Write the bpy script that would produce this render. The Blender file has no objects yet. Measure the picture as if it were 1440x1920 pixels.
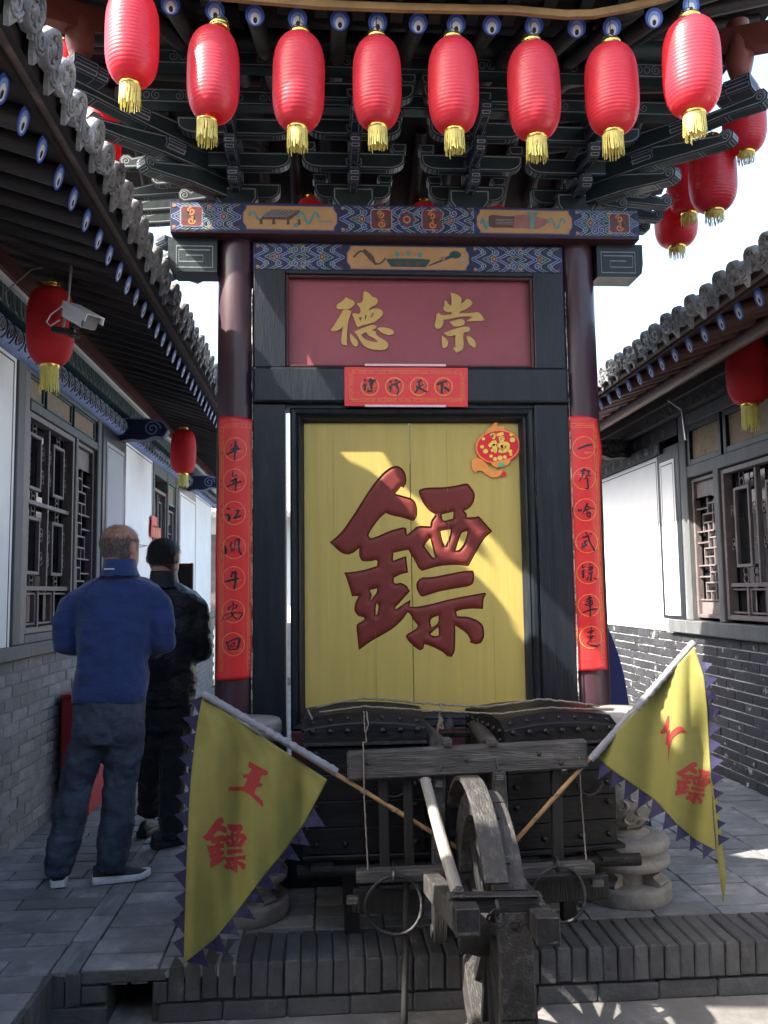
import bpy, bmesh, math, random
from mathutils import Vector as V, Matrix, noise
random.seed(7)
SC = bpy.context.scene
COL = SC.collection
PI = math.pi

# ------------------------------------------------------------------ camera
FPX, CX, CY = 1590.0, 720.0, 960.0            # focal length and centre in photograph pixels (1440 x 1920)
CAMZ = 1.61
def _cam_axes():
    fy = V(((610 - CX) / FPX, (1110 - CY) / FPX, 1.0)).normalized()
    r = math.radians(0.4)
    up = V((-math.sin(r), -math.cos(r), 0))
    up = (up - fy * up.dot(fy)).normalized()
    rx = fy.cross(up)
    if rx.x < 0: rx = -rx
    return Matrix((rx, fy, up))               # world = A @ (right, down, forward)
CA = _cam_axes()
CPOS = V((0, 0, CAMZ))
cam = bpy.data.cameras.new('camera'); camo = bpy.data.objects.new('camera', cam); COL.objects.link(camo)
cam.sensor_fit = 'VERTICAL'; cam.sensor_height = 32.0; cam.lens = FPX / 1920 * 32.0
cam.clip_start = 0.05; cam.clip_end = 2000
_x, _y, _z = CA @ V((1, 0, 0)), CA @ V((0, -1, 0)), CA @ V((0, 0, -1))
camo.matrix_world = Matrix(((_x.x, _y.x, _z.x, 0), (_x.y, _y.y, _z.y, 0), (_x.z, _y.z, _z.z, CAMZ), (0, 0, 0, 1)))
SC.camera = camo
def _ray(px, py): return CA @ V(((px - CX) / FPX, (py - CY) / FPX, 1.0))
def atY(px, py, Y): d = _ray(px, py); return CPOS + d * (Y / d.y)
def atX(px, py, X): d = _ray(px, py); return CPOS + d * (X / d.x)
def atZ(px, py, Z): d = _ray(px, py); return CPOS + d * ((Z - CAMZ) / d.z)

# ------------------------------------------------------------------ light
SUND = V((-1.0, -0.36, 1.06)).normalized()     # towards the sun
world = bpy.data.worlds.new('World'); SC.world = world; world.use_nodes = True
wn = world.node_tree.nodes; wl = world.node_tree.links
wn.clear()
wo = wn.new('ShaderNodeOutputWorld'); wb = wn.new('ShaderNodeBackground'); ws = wn.new('ShaderNodeTexSky')
ws.sky_type = 'NISHITA'; ws.sun_disc = False
ws.sun_elevation = math.asin(SUND.z); ws.sun_rotation = math.atan2(SUND.x, SUND.y)
ws.air_density = 1.3; ws.dust_density = 4.0; ws.ozone_density = 1.0
wb.inputs[1].default_value = 0.15
wl.new(ws.outputs[0], wb.inputs[0]); wl.new(wb.outputs[0], wo.inputs[0])
sun = bpy.data.lights.new('sun', 'SUN'); suno = bpy.data.objects.new('sun', sun); COL.objects.link(suno)
sun.energy = 4.8; sun.angle = math.radians(0.55); sun.color = (1.0, 0.93, 0.82)
suno.rotation_euler = SUND.to_track_quat('Z', 'Y').to_euler(); suno.location = SUND * 20
SC.view_settings.view_transform = 'Standard'; SC.view_settings.look = 'None'
SC.view_settings.exposure = 2.25; SC.view_settings.gamma = 1.0; SC.view_settings.use_curve_mapping = False
SC.render.engine = 'CYCLES'
SC.cycles.max_bounces = 8; SC.cycles.diffuse_bounces = 5; SC.cycles.transparent_max_bounces = 8
SC.cycles.use_denoising = True

# ------------------------------------------------------------------ materials
def mat(name, c, rough=0.6, var=0.12, scale=6, bump=0.15, bscale=35, stretch=(1, 1, 1), c2=None, metal=0.0,
        spec=0.4, trans=0.0, coat=0.0, rnd=0.0, dist=0.01, c2scale=3.0, c2pos=(0.5, 0.62), sheen=0.0, emit=0.0):
    m = bpy.data.materials.new(name); m.use_nodes = True
    nt = m.node_tree; N = nt.nodes; L = nt.links
    b = N['Principled BSDF']; out = N['Material Output']
    tc = N.new('ShaderNodeTexCoord'); mp = N.new('ShaderNodeMapping'); mp.inputs['Scale'].default_value = stretch
    L.new(tc.outputs['Object'], mp.inputs['Vector'])
    nz = N.new('ShaderNodeTexNoise'); nz.inputs['Scale'].default_value = scale; nz.inputs['Detail'].default_value = 6
    nz.inputs['Roughness'].default_value = 0.65
    L.new(mp.outputs[0], nz.inputs['Vector'])
    ra = N.new('ShaderNodeMapRange'); ra.inputs['From Min'].default_value = 0.3; ra.inputs['From Max'].default_value = 0.7
    ra.inputs['To Min'].default_value = 1 - var; ra.inputs['To Max'].default_value = 1 + var
    L.new(nz.outputs['Fac'], ra.inputs['Value'])
    mul = N.new('ShaderNodeVectorMath'); mul.operation = 'SCALE'
    base = N.new('ShaderNodeRGB'); base.outputs[0].default_value = (*c, 1)
    src = base.outputs[0]
    if c2 is not None:
        n2 = N.new('ShaderNodeTexNoise'); n2.inputs['Scale'].default_value = c2scale; n2.inputs['Detail'].default_value = 8
        n2.inputs['Roughness'].default_value = 0.7
        L.new(mp.outputs[0], n2.inputs['Vector'])
        r2 = N.new('ShaderNodeMapRange'); r2.inputs['From Min'].default_value = c2pos[0]; r2.inputs['From Max'].default_value = c2pos[1]
        L.new(n2.outputs['Fac'], r2.inputs['Value'])
        mx = N.new('ShaderNodeMix'); mx.data_type = 'RGBA'; mx.inputs['B'].default_value = (*c2, 1)
        L.new(r2.outputs[0], mx.inputs['Factor']); L.new(src, mx.inputs['A'])
        src = mx.outputs['Result']
    fac = ra.outputs[0]
    if rnd:
        oi = N.new('ShaderNodeObjectInfo')
        rr = N.new('ShaderNodeMapRange'); rr.inputs['To Min'].default_value = 1 - rnd; rr.inputs['To Max'].default_value = 1 + rnd
        L.new(oi.outputs['Random'], rr.inputs['Value'])
        mm = N.new('ShaderNodeMath'); mm.operation = 'MULTIPLY'
        L.new(fac, mm.inputs[0]); L.new(rr.outputs[0], mm.inputs[1]); fac = mm.outputs[0]
        vo = N.new('ShaderNodeVectorMath'); vo.operation = 'ADD'
        cb = N.new('ShaderNodeCombineXYZ'); sc_ = N.new('ShaderNodeMath'); sc_.operation = 'MULTIPLY'; sc_.inputs[1].default_value = 37.0
        L.new(oi.outputs['Random'], sc_.inputs[0])
        for k in range(3): L.new(sc_.outputs[0], cb.inputs[k])
        L.new(tc.outputs['Object'], vo.inputs[0]); L.new(cb.outputs[0], vo.inputs[1]); L.new(vo.outputs[0], mp.inputs['Vector'])
    L.new(src, mul.inputs[0]); L.new(fac, mul.inputs['Scale'])
    L.new(mul.outputs[0], b.inputs['Base Color'])
    rv = N.new('ShaderNodeMapRange'); rv.inputs['To Min'].default_value = max(0.03, rough - 0.12); rv.inputs['To Max'].default_value = min(1, rough + 0.12)
    L.new(nz.outputs['Fac'], rv.inputs['Value']); L.new(rv.outputs[0], b.inputs['Roughness'])
    b.inputs['Metallic'].default_value = metal
    b.inputs['Specular IOR Level'].default_value = spec
    b.inputs['Coat Weight'].default_value = coat
    b.inputs['Sheen Weight'].default_value = sheen
    if bump:
        nb = N.new('ShaderNodeTexNoise'); nb.inputs['Scale'].default_value = bscale; nb.inputs['Detail'].default_value = 5
        L.new(mp.outputs[0], nb.inputs['Vector'])
        bp = N.new('ShaderNodeBump'); bp.inputs['Strength'].default_value = bump; bp.inputs['Distance'].default_value = dist
        L.new(nb.outputs['Fac'], bp.inputs['Height']); L.new(bp.outputs[0], b.inputs['Normal'])
    if trans:
        tr = N.new('ShaderNodeBsdfTranslucent'); L.new(mul.outputs[0], tr.inputs['Color'])
        ms = N.new('ShaderNodeMixShader'); ms.inputs[0].default_value = trans
        L.new(b.outputs[0], ms.inputs[1]); L.new(tr.outputs[0], ms.inputs[2]); L.new(ms.outputs[0], out.inputs['Surface'])
    return m
def glassmat(name):
    m = bpy.data.materials.new(name); m.use_nodes = True
    b = m.node_tree.nodes['Principled BSDF']
    b.inputs['Base Color'].default_value = (0.012, 0.012, 0.014, 1); b.inputs['Roughness'].default_value = 0.06
    b.inputs['Specular IOR Level'].default_value = 0.6
    return m

MT = {}
def defm(k, *a, **kw): MT[k] = mat(k, *a, **kw)
defm('brick_grey', (0.19, 0.20, 0.215), 0.85, 0.25, 10, 0.5, 60, rnd=0.22, c2=(0.26, 0.27, 0.28), c2scale=6, c2pos=(0.52, 0.75))
defm('mortar', (0.22, 0.22, 0.22), 0.95, 0.2, 12, 0.6, 70)
defm('brick_black', (0.026, 0.028, 0.034), 0.7, 0.3, 10, 0.5, 60, rnd=0.3, c2=(0.5, 0.5, 0.5), c2scale=9, c2pos=(0.60, 0.68))
defm('mortar_white', (0.66, 0.66, 0.66), 0.95, 0.25, 14, 0.6, 70, c2=(0.25, 0.25, 0.26), c2scale=7, c2pos=(0.58, 0.7))
defm('paver', (0.155, 0.16, 0.17), 0.75, 0.28, 7, 0.35, 50, rnd=0.18, c2=(0.27, 0.27, 0.275), c2scale=4, c2pos=(0.5, 0.7))
defm('paver_edge', (0.060, 0.061, 0.064), 0.85, 0.3, 9, 0.5, 50, rnd=0.2, c2=(0.14, 0.14, 0.135), c2scale=5, c2pos=(0.6, 0.78))
defm('joint', (0.045, 0.045, 0.047), 0.95, 0.25, 14, 0.5, 60)
defm('soil', (0.125, 0.12, 0.115), 0.9, 0.3, 5, 0.5, 30, c2=(0.2, 0.195, 0.185), c2scale=2.5)
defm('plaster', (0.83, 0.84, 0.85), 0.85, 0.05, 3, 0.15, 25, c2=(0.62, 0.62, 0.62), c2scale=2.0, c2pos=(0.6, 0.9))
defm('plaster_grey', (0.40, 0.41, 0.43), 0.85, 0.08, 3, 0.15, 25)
defm('black_line', (0.03, 0.03, 0.035), 0.7, 0.2, 8)
defm('grey_wood', (0.10, 0.105, 0.11), 0.65, 0.25, 10, 0.4, 40, stretch=(1, 1, 0.25), c2=(0.24, 0.25, 0.26), c2scale=8, c2pos=(0.6, 0.75))
defm('window_wood', (0.15, 0.125, 0.125), 0.55, 0.25, 12, 0.3, 50, rnd=0.1)
defm('black_wood', (0.009, 0.012, 0.017), 0.38, 0.35, 6, 0.22, 30, stretch=(3, 3, 0.4), c2=(0.025, 0.03, 0.037), c2scale=6, c2pos=(0.62, 0.8))
defm('dark_wood', (0.03, 0.022, 0.022), 0.6, 0.3, 8, 0.4, 30, stretch=(0.4, 3, 3), rnd=0.15)
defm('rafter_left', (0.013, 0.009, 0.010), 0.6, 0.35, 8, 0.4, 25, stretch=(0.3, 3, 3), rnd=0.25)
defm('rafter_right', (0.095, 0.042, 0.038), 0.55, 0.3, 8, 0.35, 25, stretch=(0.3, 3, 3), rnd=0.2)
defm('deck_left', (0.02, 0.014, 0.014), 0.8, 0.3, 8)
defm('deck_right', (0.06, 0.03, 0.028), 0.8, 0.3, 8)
defm('fascia', (0.13, 0.085, 0.075), 0.75, 0.35, 9, 0.5, 30, c2=(0.26, 0.22, 0.2), c2scale=6, c2pos=(0.55, 0.75))
defm('tile', (0.17, 0.173, 0.178), 0.8, 0.35, 12, 0.7, 45, rnd=0.25, c2=(0.46, 0.46, 0.46), c2scale=10, c2pos=(0.54, 0.74), dist=0.02)
defm('column_red', (0.050, 0.023, 0.032), 0.40, 0.18, 4, 0.12, 20, stretch=(1, 1, 0.5), c2=(0.075, 0.045, 0.055), c2scale=5, c2pos=(0.6, 0.8), coat=0.15)
defm('beam_red', (0.045, 0.014, 0.018), 0.45, 0.2, 6)
defm('sign_red', (0.27, 0.066, 0.08), 0.42, 0.10, 3, 0.08, 20, c2=(0.21, 0.048, 0.06), c2scale=2, c2pos=(0.45, 0.75))
defm('gold_paint', (0.50, 0.34, 0.11), 0.45, 0.08, 20, 0.2, 60)
defm('gold_dark', (0.28, 0.17, 0.06), 0.55, 0.1, 20)
defm('door_yellow', (0.43, 0.335, 0.09), 0.5, 0.07, 4, 0.10, 18, stretch=(4, 4, 0.3), c2=(0.37, 0.285, 0.07), c2scale=3, c2pos=(0.5, 0.8))
defm('glyph_red', (0.15, 0.024, 0.02), 0.55, 0.15, 8, 0.12, 30, spec=0.3)
defm('paint_blue', (0.03, 0.05, 0.17), 0.5, 0.2, 20, 0.05)
defm('paint_navy', (0.018, 0.025, 0.07), 0.5, 0.2, 20, 0.05)
defm('paint_green', (0.022, 0.062, 0.060), 0.5, 0.2, 20, 0.05)
defm('paint_teal', (0.10, 0.24, 0.23), 0.5, 0.2, 20, 0.05)
defm('paint_pale', (0.27, 0.31, 0.35), 0.6, 0.2, 30, 0.05)
defm('paint_pale_blue', (0.22, 0.30, 0.55), 0.6, 0.2, 30, 0.05)
defm('paint_red', (0.15, 0.03, 0.03), 0.5, 0.2, 20, 0.05)
defm('paint_tan', (0.42, 0.24, 0.10), 0.5, 0.12, 8, 0.05)
defm('paint_brown', (0.10, 0.05, 0.04), 0.5, 0.2, 20, 0.05)
defm('paint_pink', (0.27, 0.12, 0.10), 0.5, 0.2, 20, 0.05)
defm('paint_orange', (0.45, 0.2, 0.06), 0.5, 0.2, 20, 0.05)
defm('eye_blue', (0.045, 0.09, 0.42), 0.45, 0.2, 25, 0.1, rnd=0.15)
defm('eye_light', (0.2, 0.34, 0.70), 0.5, 0.2, 25, 0.1)
defm('eye_white', (0.72, 0.74, 0.76), 0.5, 0.1, 25, 0.1)
defm('eye_black', (0.015, 0.015, 0.02), 0.5, 0.1, 25, 0.1)
defm('bracket_green', (0.012, 0.023, 0.026), 0.5, 0.25, 10, 0.2, 30)
defm('bracket_blue', (0.010, 0.014, 0.036), 0.5, 0.25, 10, 0.2, 30)
defm('bracket_red', (0.06, 0.02, 0.02), 0.5, 0.25, 10, 0.2, 30)
defm('bracket_line', (0.21, 0.23, 0.245), 0.6, 0.3, 15, 0.1)
defm('baluster_red', (0.20, 0.06, 0.045), 0.5, 0.2, 6)
defm('eave_gold', (0.36, 0.23, 0.10), 0.5, 0.2, 8)
defm('lantern', (0.68, 0.045, 0.070), 0.36, 0.06, 5, 0.10, 60, trans=0.42, rnd=0.05, spec=0.5, coat=0.1)
defm('lantern_old', (0.56, 0.026, 0.036), 0.6, 0.1, 5, 0.15, 60, trans=0.35, rnd=0.05, spec=0.3)
defm('gold_foil', (0.75, 0.52, 0.12), 0.22, 0.15, 20, 0.25, 60, metal=0.9)
defm('tassel', (0.66, 0.60, 0.17), 0.6, 0.2, 60, 0.2, 200, stretch=(1, 1, 0.1), trans=0.2)
defm('wire', (0.03, 0.03, 0.03), 0.5, 0.1)
defm('paper_red', (0.62, 0.028, 0.030), 0.36, 0.06, 6, 0.12, 14, spec=0.5, dist=0.02)
defm('paper_gold', (0.72, 0.22, 0.06), 0.4, 0.2, 60, 0.1, 80)
defm('ink', (0.018, 0.018, 0.02), 0.35, 0.1)
defm('tape', (0.62, 0.45, 0.47), 0.2, 0.1, 8, 0.2, 30)
defm('cart_wood', (0.040, 0.038, 0.037), 0.7, 0.35, 12, 0.6, 40, stretch=(0.5, 4, 4), c2=(0.11, 0.104, 0.098), c2scale=9, c2pos=(0.5, 0.7))
defm('cart_wood_y', (0.030, 0.0285, 0.028), 0.7, 0.35, 12, 0.6, 40, stretch=(4, 0.5, 4), c2=(0.085, 0.08, 0.076), c2scale=9, c2pos=(0.5, 0.7))
defm('cart_dark', (0.009, 0.0085, 0.009), 0.65, 0.35, 12, 0.5, 40, stretch=(4, 4, 0.5))
defm('pole_pale', (0.22, 0.205, 0.185), 0.65, 0.25, 14, 0.5, 50, stretch=(6, 0.4, 0.4))
defm('iron', (0.035, 0.034, 0.036), 0.55, 0.35, 20, 0.5, 60, metal=0.5)
defm('trunk', (0.006, 0.006, 0.0075), 0.5, 0.4, 10, 0.45, 28, c2=(0.014, 0.014, 0.016), c2scale=6, c2pos=(0.55, 0.8), stretch=(0.6, 1, 2), spec=0.3)
defm('stud', (0.016, 0.016, 0.018), 0.42, 0.2, metal=0.4)
defm('rope', (0.17, 0.15, 0.125), 0.9, 0.3, 60, 0.5, 150)
defm('bamboo', (0.33, 0.20, 0.09), 0.5, 0.3, 12, 0.2, 30)
defm('flag_yellow', (0.24, 0.225, 0.06), 0.75, 0.14, 5, 0.25, 500, trans=0.28, c2=(0.17, 0.158, 0.045), c2scale=3, c2pos=(0.45, 0.8), dist=0.001)
defm('flag_red', (0.26, 0.022, 0.022), 0.7, 0.1, 8, 0.1, 300, trans=0.15)
defm('flag_blue', (0.022, 0.021, 0.066), 0.7, 0.15, 8, 0.1, 200, trans=0.25)
defm('sleeve', (0.17, 0.175, 0.21), 0.8, 0.15, 20, 0.4, 60)
defm('stone', (0.25, 0.235, 0.215), 0.85, 0.22, 7, 0.5, 40, c2=(0.13, 0.125, 0.115), c2scale=4, c2pos=(0.5, 0.75))
defm('fleece', (0.014, 0.032, 0.125), 0.95, 0.14, 7, 0.7, 4.5, stretch=(1, 1, 2.0), sheen=0.2, dist=0.05)
defm('fleece_trim', (0.02, 0.035, 0.13), 0.9, 0.1)
defm('denim', (0.035, 0.047, 0.072), 0.85, 0.25, 9, 0.6, 5, stretch=(1, 1, 1.7), c2=(0.085, 0.11, 0.15), c2scale=4, c2pos=(0.48, 0.75), dist=0.045)
defm('black_cloth', (0.010, 0.011, 0.014), 0.75, 0.25, 8, 0.8, 9, stretch=(1, 1, 1.6), dist=0.04, sheen=0.1)
defm('black_jacket', (0.010, 0.012, 0.020), 0.5, 0.25, 7, 0.9, 7, stretch=(1, 1, 1.6), dist=0.045)
defm('skin', (0.42, 0.235, 0.165), 0.5, 0.1, 10, 0.15, 80)
defm('hair_grey', (0.10, 0.09, 0.085), 0.6, 0.4, 60, 0.5, 150)
defm('hair_black', (0.018, 0.016, 0.016), 0.5, 0.3, 60, 0.5, 150)
defm('shoe_black', (0.02, 0.022, 0.025), 0.6, 0.3, 30, 0.4, 120)
defm('sole_white', (0.62, 0.63, 0.64), 0.6, 0.1, 20, 0.2, 60)
defm('cam_white', (0.80, 0.81, 0.83), 0.4, 0.05, 10, 0.05)
defm('cam_grey', (0.16, 0.165, 0.17), 0.5, 0.1)
defm('metal_grey', (0.35, 0.35, 0.36), 0.4, 0.15, metal=0.7)
defm('box_red', (0.40, 0.028, 0.03), 0.4, 0.08, 6)
defm('navy_board', (0.012, 0.022, 0.13), 0.5, 0.1, 6)
defm('fu_red', (0.66, 0.015, 0.03), 0.4, 0.05)
defm('fu_orange', (0.78, 0.28, 0.06), 0.4, 0.1, 30)
defm('fu_gold', (0.80, 0.58, 0.10), 0.4, 0.15, 60, 0.6, 90)
defm('fu_green', (0.10, 0.45, 0.18), 0.4, 0.1)
defm('relief_black', (0.018, 0.018, 0.02), 0.6, 0.4, 14, 0.9, 18, dist=0.04, c2=(0.06, 0.06, 0.06), c2scale=12, c2pos=(0.55, 0.7))
defm('tan_panel', (0.20, 0.14, 0.08), 0.6, 0.3, 14, 0.2, 40, c2=(0.06, 0.05, 0.035), c2scale=11, c2pos=(0.58, 0.68))
defm('caulk', (0.42, 0.42, 0.42), 0.8, 0.2, 10, c2=(0.02, 0.022, 0.03), c2scale=14, c2pos=(0.45, 0.55), stretch=(1, 1, 0.6))
defm('dark_red_wood', (0.06, 0.016, 0.018), 0.5, 0.2, 6)
MT['glass'] = glassmat('glass')

# ------------------------------------------------------------------ mesh building
WO = {}                                        # world origins
def tag(o, label=None, cat=None, group=None, kind=None):
    if label: o['label'] = label
    if cat: o['category'] = cat
    if group: o['group'] = group
    if kind: o['kind'] = kind
    return o
def thing(name, loc, label, cat, group=None):
    o = bpy.data.objects.new(name, None); COL.objects.link(o)
    o.location = loc; WO[o] = V(loc); o.empty_display_size = 0.1
    return tag(o, label, cat, group)
def place(name, mesh, pos, parent=None, rot=None, scale=None):
    o = bpy.data.objects.new(name, mesh); COL.objects.link(o)
    pos = V(pos); WO[o] = pos
    if parent is not None:
        o.parent = parent; o.location = pos - WO[parent]
    else: o.location = pos
    if rot is not None: o.rotation_euler = rot
    if scale is not None: o.scale = scale
    return o
def smooth(pts, it=2, closed=True, ang=52):
    pts = [V((p[0], p[1])) for p in pts]
    for _ in range(it):
        n = len(pts); out = []
        for i in range(n):
            p = pts[i]
            if not closed and i in (0, n - 1): out.append(p); continue
            a = pts[i - 1]; b = pts[(i + 1) % n]
            d1 = p - a; d2 = b - p
            if d1.length < 1e-9 or d2.length < 1e-9: continue
            if abs(d1.angle_signed(d2)) < math.radians(ang):
                out.append(p.lerp(a, 0.22)); out.append(p.lerp(b, 0.22))
            else: out.append(p)
        pts = out
    return [(p.x, p.y) for p in pts]
class Fr:                                      # a plane frame: u right, v up, n outwards
    def __init__(s, o, u, v):
        s.o = V(o); s.u = V(u).normalized(); s.v = V(v).normalized(); s.n = s.u.cross(s.v)
    def p(s, a, b, c=0): return s.o + s.u * a + s.v * b + s.n * c
class MB:
    def __init__(s): s.v = []; s.f = []; s.m = []; s.sm = []
    def add(s, vs, fs, mi=0, sm=False):
        k = len(s.v); s.v += [V(x) for x in vs]
        for f in fs: s.f.append([i + k for i in f]); s.m.append(mi); s.sm.append(sm)
    def box(s, c, d, mi=0, R=None):
        c = V(c); h = V(d) * 0.5
        P = []
        for z in (-1, 1):
            for y in (-1, 1):
                for x in (-1, 1):
                    q = V((x * h.x, y * h.y, z * h.z)); P.append(c + (R @ q if R else q))
        s.add(P, [(0, 2, 3, 1), (4, 5, 7, 6), (0, 1, 5, 4), (2, 6, 7, 3), (0, 4, 6, 2), (1, 3, 7, 5)], mi)
    def bb(s, x0, x1, y0, y1, z0, z1, mi=0): s.box(((x0 + x1) / 2, (y0 + y1) / 2, (z0 + z1) / 2), (abs(x1 - x0), abs(y1 - y0), abs(z1 - z0)), mi)
    def beam(s, a, b, w, h, mi=0, up=(0, 0, 1), w2=None, h2=None):
        a = V(a); b = V(b); d = (b - a).normalized(); sd = d.cross(V(up)).normalized(); u = sd.cross(d)
        w2 = w2 or w; h2 = h2 or h
        P = [a - sd * w / 2 - u * h / 2, a + sd * w / 2 - u * h / 2, a + sd * w / 2 + u * h / 2, a - sd * w / 2 + u * h / 2,
             b - sd * w2 / 2 - u * h2 / 2, b + sd * w2 / 2 - u * h2 / 2, b + sd * w2 / 2 + u * h2 / 2, b - sd * w2 / 2 + u * h2 / 2]
        s.add(P, [(0, 1, 2, 3), (7, 6, 5, 4), (0, 4, 5, 1), (1, 5, 6, 2), (2, 6, 7, 3), (3, 7, 4, 0)], mi)
    def tube(s, pts, r, n=8, mi=0, cap=True, sm=True, closed=False):
        pts = [V(p) for p in pts]; k = len(pts)
        rs = r if isinstance(r, (list, tuple)) else [r] * k
        P = []; ref = None
        for i, p in enumerate(pts):
            if closed: t = (pts[(i + 1) % k] - pts[i - 1])
            else: t = pts[min(i + 1, k - 1)] - pts[max(i - 1, 0)]
            t = t.normalized() if t.length > 1e-9 else V((0, 0, 1))
            if ref is None: ref = t.orthogonal().normalized()
            ref = (ref - t * ref.dot(t)); ref = ref.normalized() if ref.length > 1e-6 else t.orthogonal().normalized()
            q = t.cross(ref)
            for j in range(n):
                a = 2 * PI * j / n; P.append(p + (ref * math.cos(a) + q * math.sin(a)) * rs[i])
        F = []
        for i in range(k if closed else k - 1):
            i2 = (i + 1) % k
            for j in range(n): F.append((i * n + j, i * n + (j + 1) % n, i2 * n + (j + 1) % n, i2 * n + j))
        s.add(P, F, mi, sm)
        if cap and not closed:
            s.add(P[:n], [tuple(reversed(range(n)))], mi); s.add(P[-n:], [tuple(range(n))], mi)
    def lathe(s, prof, n=24, mi=0, c=(0, 0, 0), ax=(0, 0, 1), sm=True, cap=True):
        c = V(c); ax = V(ax).normalized(); u = ax.orthogonal().normalized(); w = ax.cross(u)
        P = [c + ax * z + (u * math.cos(2 * PI * j / n) + w * math.sin(2 * PI * j / n)) * r for r, z in prof for j in range(n)]
        F = [(i * n + j, i * n + (j + 1) % n, (i + 1) * n + (j + 1) % n, (i + 1) * n + j) for i in range(len(prof) - 1) for j in range(n)]
        s.add(P, F, mi, sm)
        if cap:
            if prof[0][0] > 1e-4: s.add(P[:n], [tuple(reversed(range(n)))], mi)
            if prof[-1][0] > 1e-4: s.add(P[-n:], [tuple(range(n))], mi)
    def loft(s, rings, mi=0, sm=True, cap=True):
        n = len(rings[0]); P = [p for r in rings for p in r]
        F = [(i * n + j, i * n + (j + 1) % n, (i + 1) * n + (j + 1) % n, (i + 1) * n + j) for i in range(len(rings) - 1) for j in range(n)]
        s.add(P, F, mi, sm)
        if cap:
            s.add(P[:n], [tuple(reversed(range(n)))], mi); s.add(P[-n:], [tuple(range(n))], mi)
    def flat(s, poly, fr, mi=0, c=0.0): s.add([fr.p(a, b, c) for a, b in poly], [tuple(range(len(poly)))], mi)
    def prism(s, poly, fr, c0, c1, mi=0, side=None):
        n = len(poly); A = [fr.p(a, b, c0) for a, b in poly]; B = [fr.p(a, b, c1) for a, b in poly]
        s.add(A + B, [tuple(reversed(range(n)))], mi); s.add(A + B, [tuple(range(n, 2 * n))], mi)
        s.add(A + B, [(i, (i + 1) % n, n + (i + 1) % n, n + i) for i in range(n)], mi if side is None else side)
    def ribbon(s, pts, w, fr, mi=0, c=0.0, closed=False):
        pts = [V(p) for p in pts]; k = len(pts); P = []
        ws = w if isinstance(w, (list, tuple)) else [w] * k
        for i in range(k):
            if closed: t = pts[(i + 1) % k] - pts[i - 1]
            else: t = pts[min(i + 1, k - 1)] - pts[max(i - 1, 0)]
            t = t.normalized() if t.length > 1e-9 else V((1, 0)); nn = V((-t.y, t.x)) * ws[i] / 2
            P.append(fr.p(*(pts[i] + nn), c)); P.append(fr.p(*(pts[i] - nn), c))
        F = []
        for i in range(k if closed else k - 1):
            i2 = (i + 1) % k; F.append((2 * i, 2 * i + 1, 2 * i2 + 1, 2 * i2))
        s.add(P, F, mi)
    def disc(s, ctr, rx, ry, fr, mi=0, c=0.0, n=20):
        s.flat([(ctr[0] + rx * math.cos(2 * PI * j / n), ctr[1] + ry * math.sin(2 * PI * j / n)) for j in range(n)], fr, mi, c)
    def mesh(s, name, mats, org):
        me = bpy.data.meshes.new(name)
        me.from_pydata([tuple(p - org) for p in s.v], [], s.f)
        for m in mats: me.materials.append(MT[m])
        me.polygons.foreach_set('material_index', s.m)
        me.polygons.foreach_set('use_smooth', s.sm)
        me.update()
        return me
    def centre(s, base=False):
        lo = [min(p[i] for p in s.v) for i in range(3)]; hi = [max(p[i] for p in s.v) for i in range(3)]
        return V(((lo[0] + hi[0]) / 2, (lo[1] + hi[1]) / 2, lo[2] if base else (lo[2] + hi[2]) / 2))
    def build(s, name, mats, parent=None, bevel=0, seg=1):
        if isinstance(mats, str): mats = [mats]
        c = s.centre(parent is None)
        o = place(name, s.mesh(name, mats, c), c, parent)
        if bevel:
            b = o.modifiers.new('bevel', 'BEVEL'); b.width = bevel; b.segments = seg; b.limit_method = 'ANGLE'; b.angle_limit = math.radians(40)
        return o
def fixn(o):
    bm = bmesh.new(); bm.from_mesh(o.data); bmesh.ops.recalc_face_normals(bm, faces=bm.faces); bm.to_mesh(o.data); bm.free(); return o
def spiral(cx, cy, r0, r1, a0, turns, n=18):
    return [(cx + (r0 + (r1 - r0) * i / n) * math.cos(a0 + turns * 2 * PI * i / n), cy + (r0 + (r1 - r0) * i / n) * math.sin(a0 + turns * 2 * PI * i / n)) for i in range(n + 1)]

# ================================================================== SETTING
ZP = 0.21                                      # height of the raised terrace
def struct(o): o['kind'] = 'structure'; return o
g = MB(); g.add([(-120, -60, 0), (120, -60, 0), (120, 200, 0), (-120, 200, 0)], [(0, 1, 2, 3)])
ground = struct(g.build('ground', 'soil'))
XT0, XT1, YT0 = -1.04, 3.05, 3.40
g = MB()
g.bb(XT0 - 0.02, -0.83, YT0 + 0.025, 16, 0, ZP - 0.014)          # terrace core, left open at the drain hole
g.bb(-0.665, XT1, YT0 + 0.025, 16, 0, ZP - 0.014)
g.bb(-0.83, -0.665, YT0 + 0.5, 16, 0, ZP - 0.014)
g.bb(-0.83, -0.665, YT0 + 0.03, YT0 + 0.5, 0.165, ZP - 0.014)
g.bb(-2.2, XT0 - 0.02, -2.0, 16, 0, ZP - 0.0145)
terrace = struct(g.build('terrace', 'joint'))
def brickmesh(name, m, d, bev=0.006, jag=0.0):
    bm = bmesh.new(); bmesh.ops.create_cube(bm, size=1)
    for v in bm.verts: v.co = V((v.co.x * d[0], v.co.y * d[1], v.co.z * d[2]))
    bmesh.ops.bevel(bm, geom=bm.edges[:], offset=bev, segments=1, affect='EDGES')
    rr = random.Random(len(name) * 13 + int(d[0] * 1e4))
    if jag:
        for v in bm.verts: v.co += V((rr.uniform(-1, 1), rr.uniform(-1, 1), rr.uniform(-1, 1))) * jag
    me = bpy.data.meshes.new(name); bm.to_mesh(me); bm.free(); me.materials.append(MT[m]); return me
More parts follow.
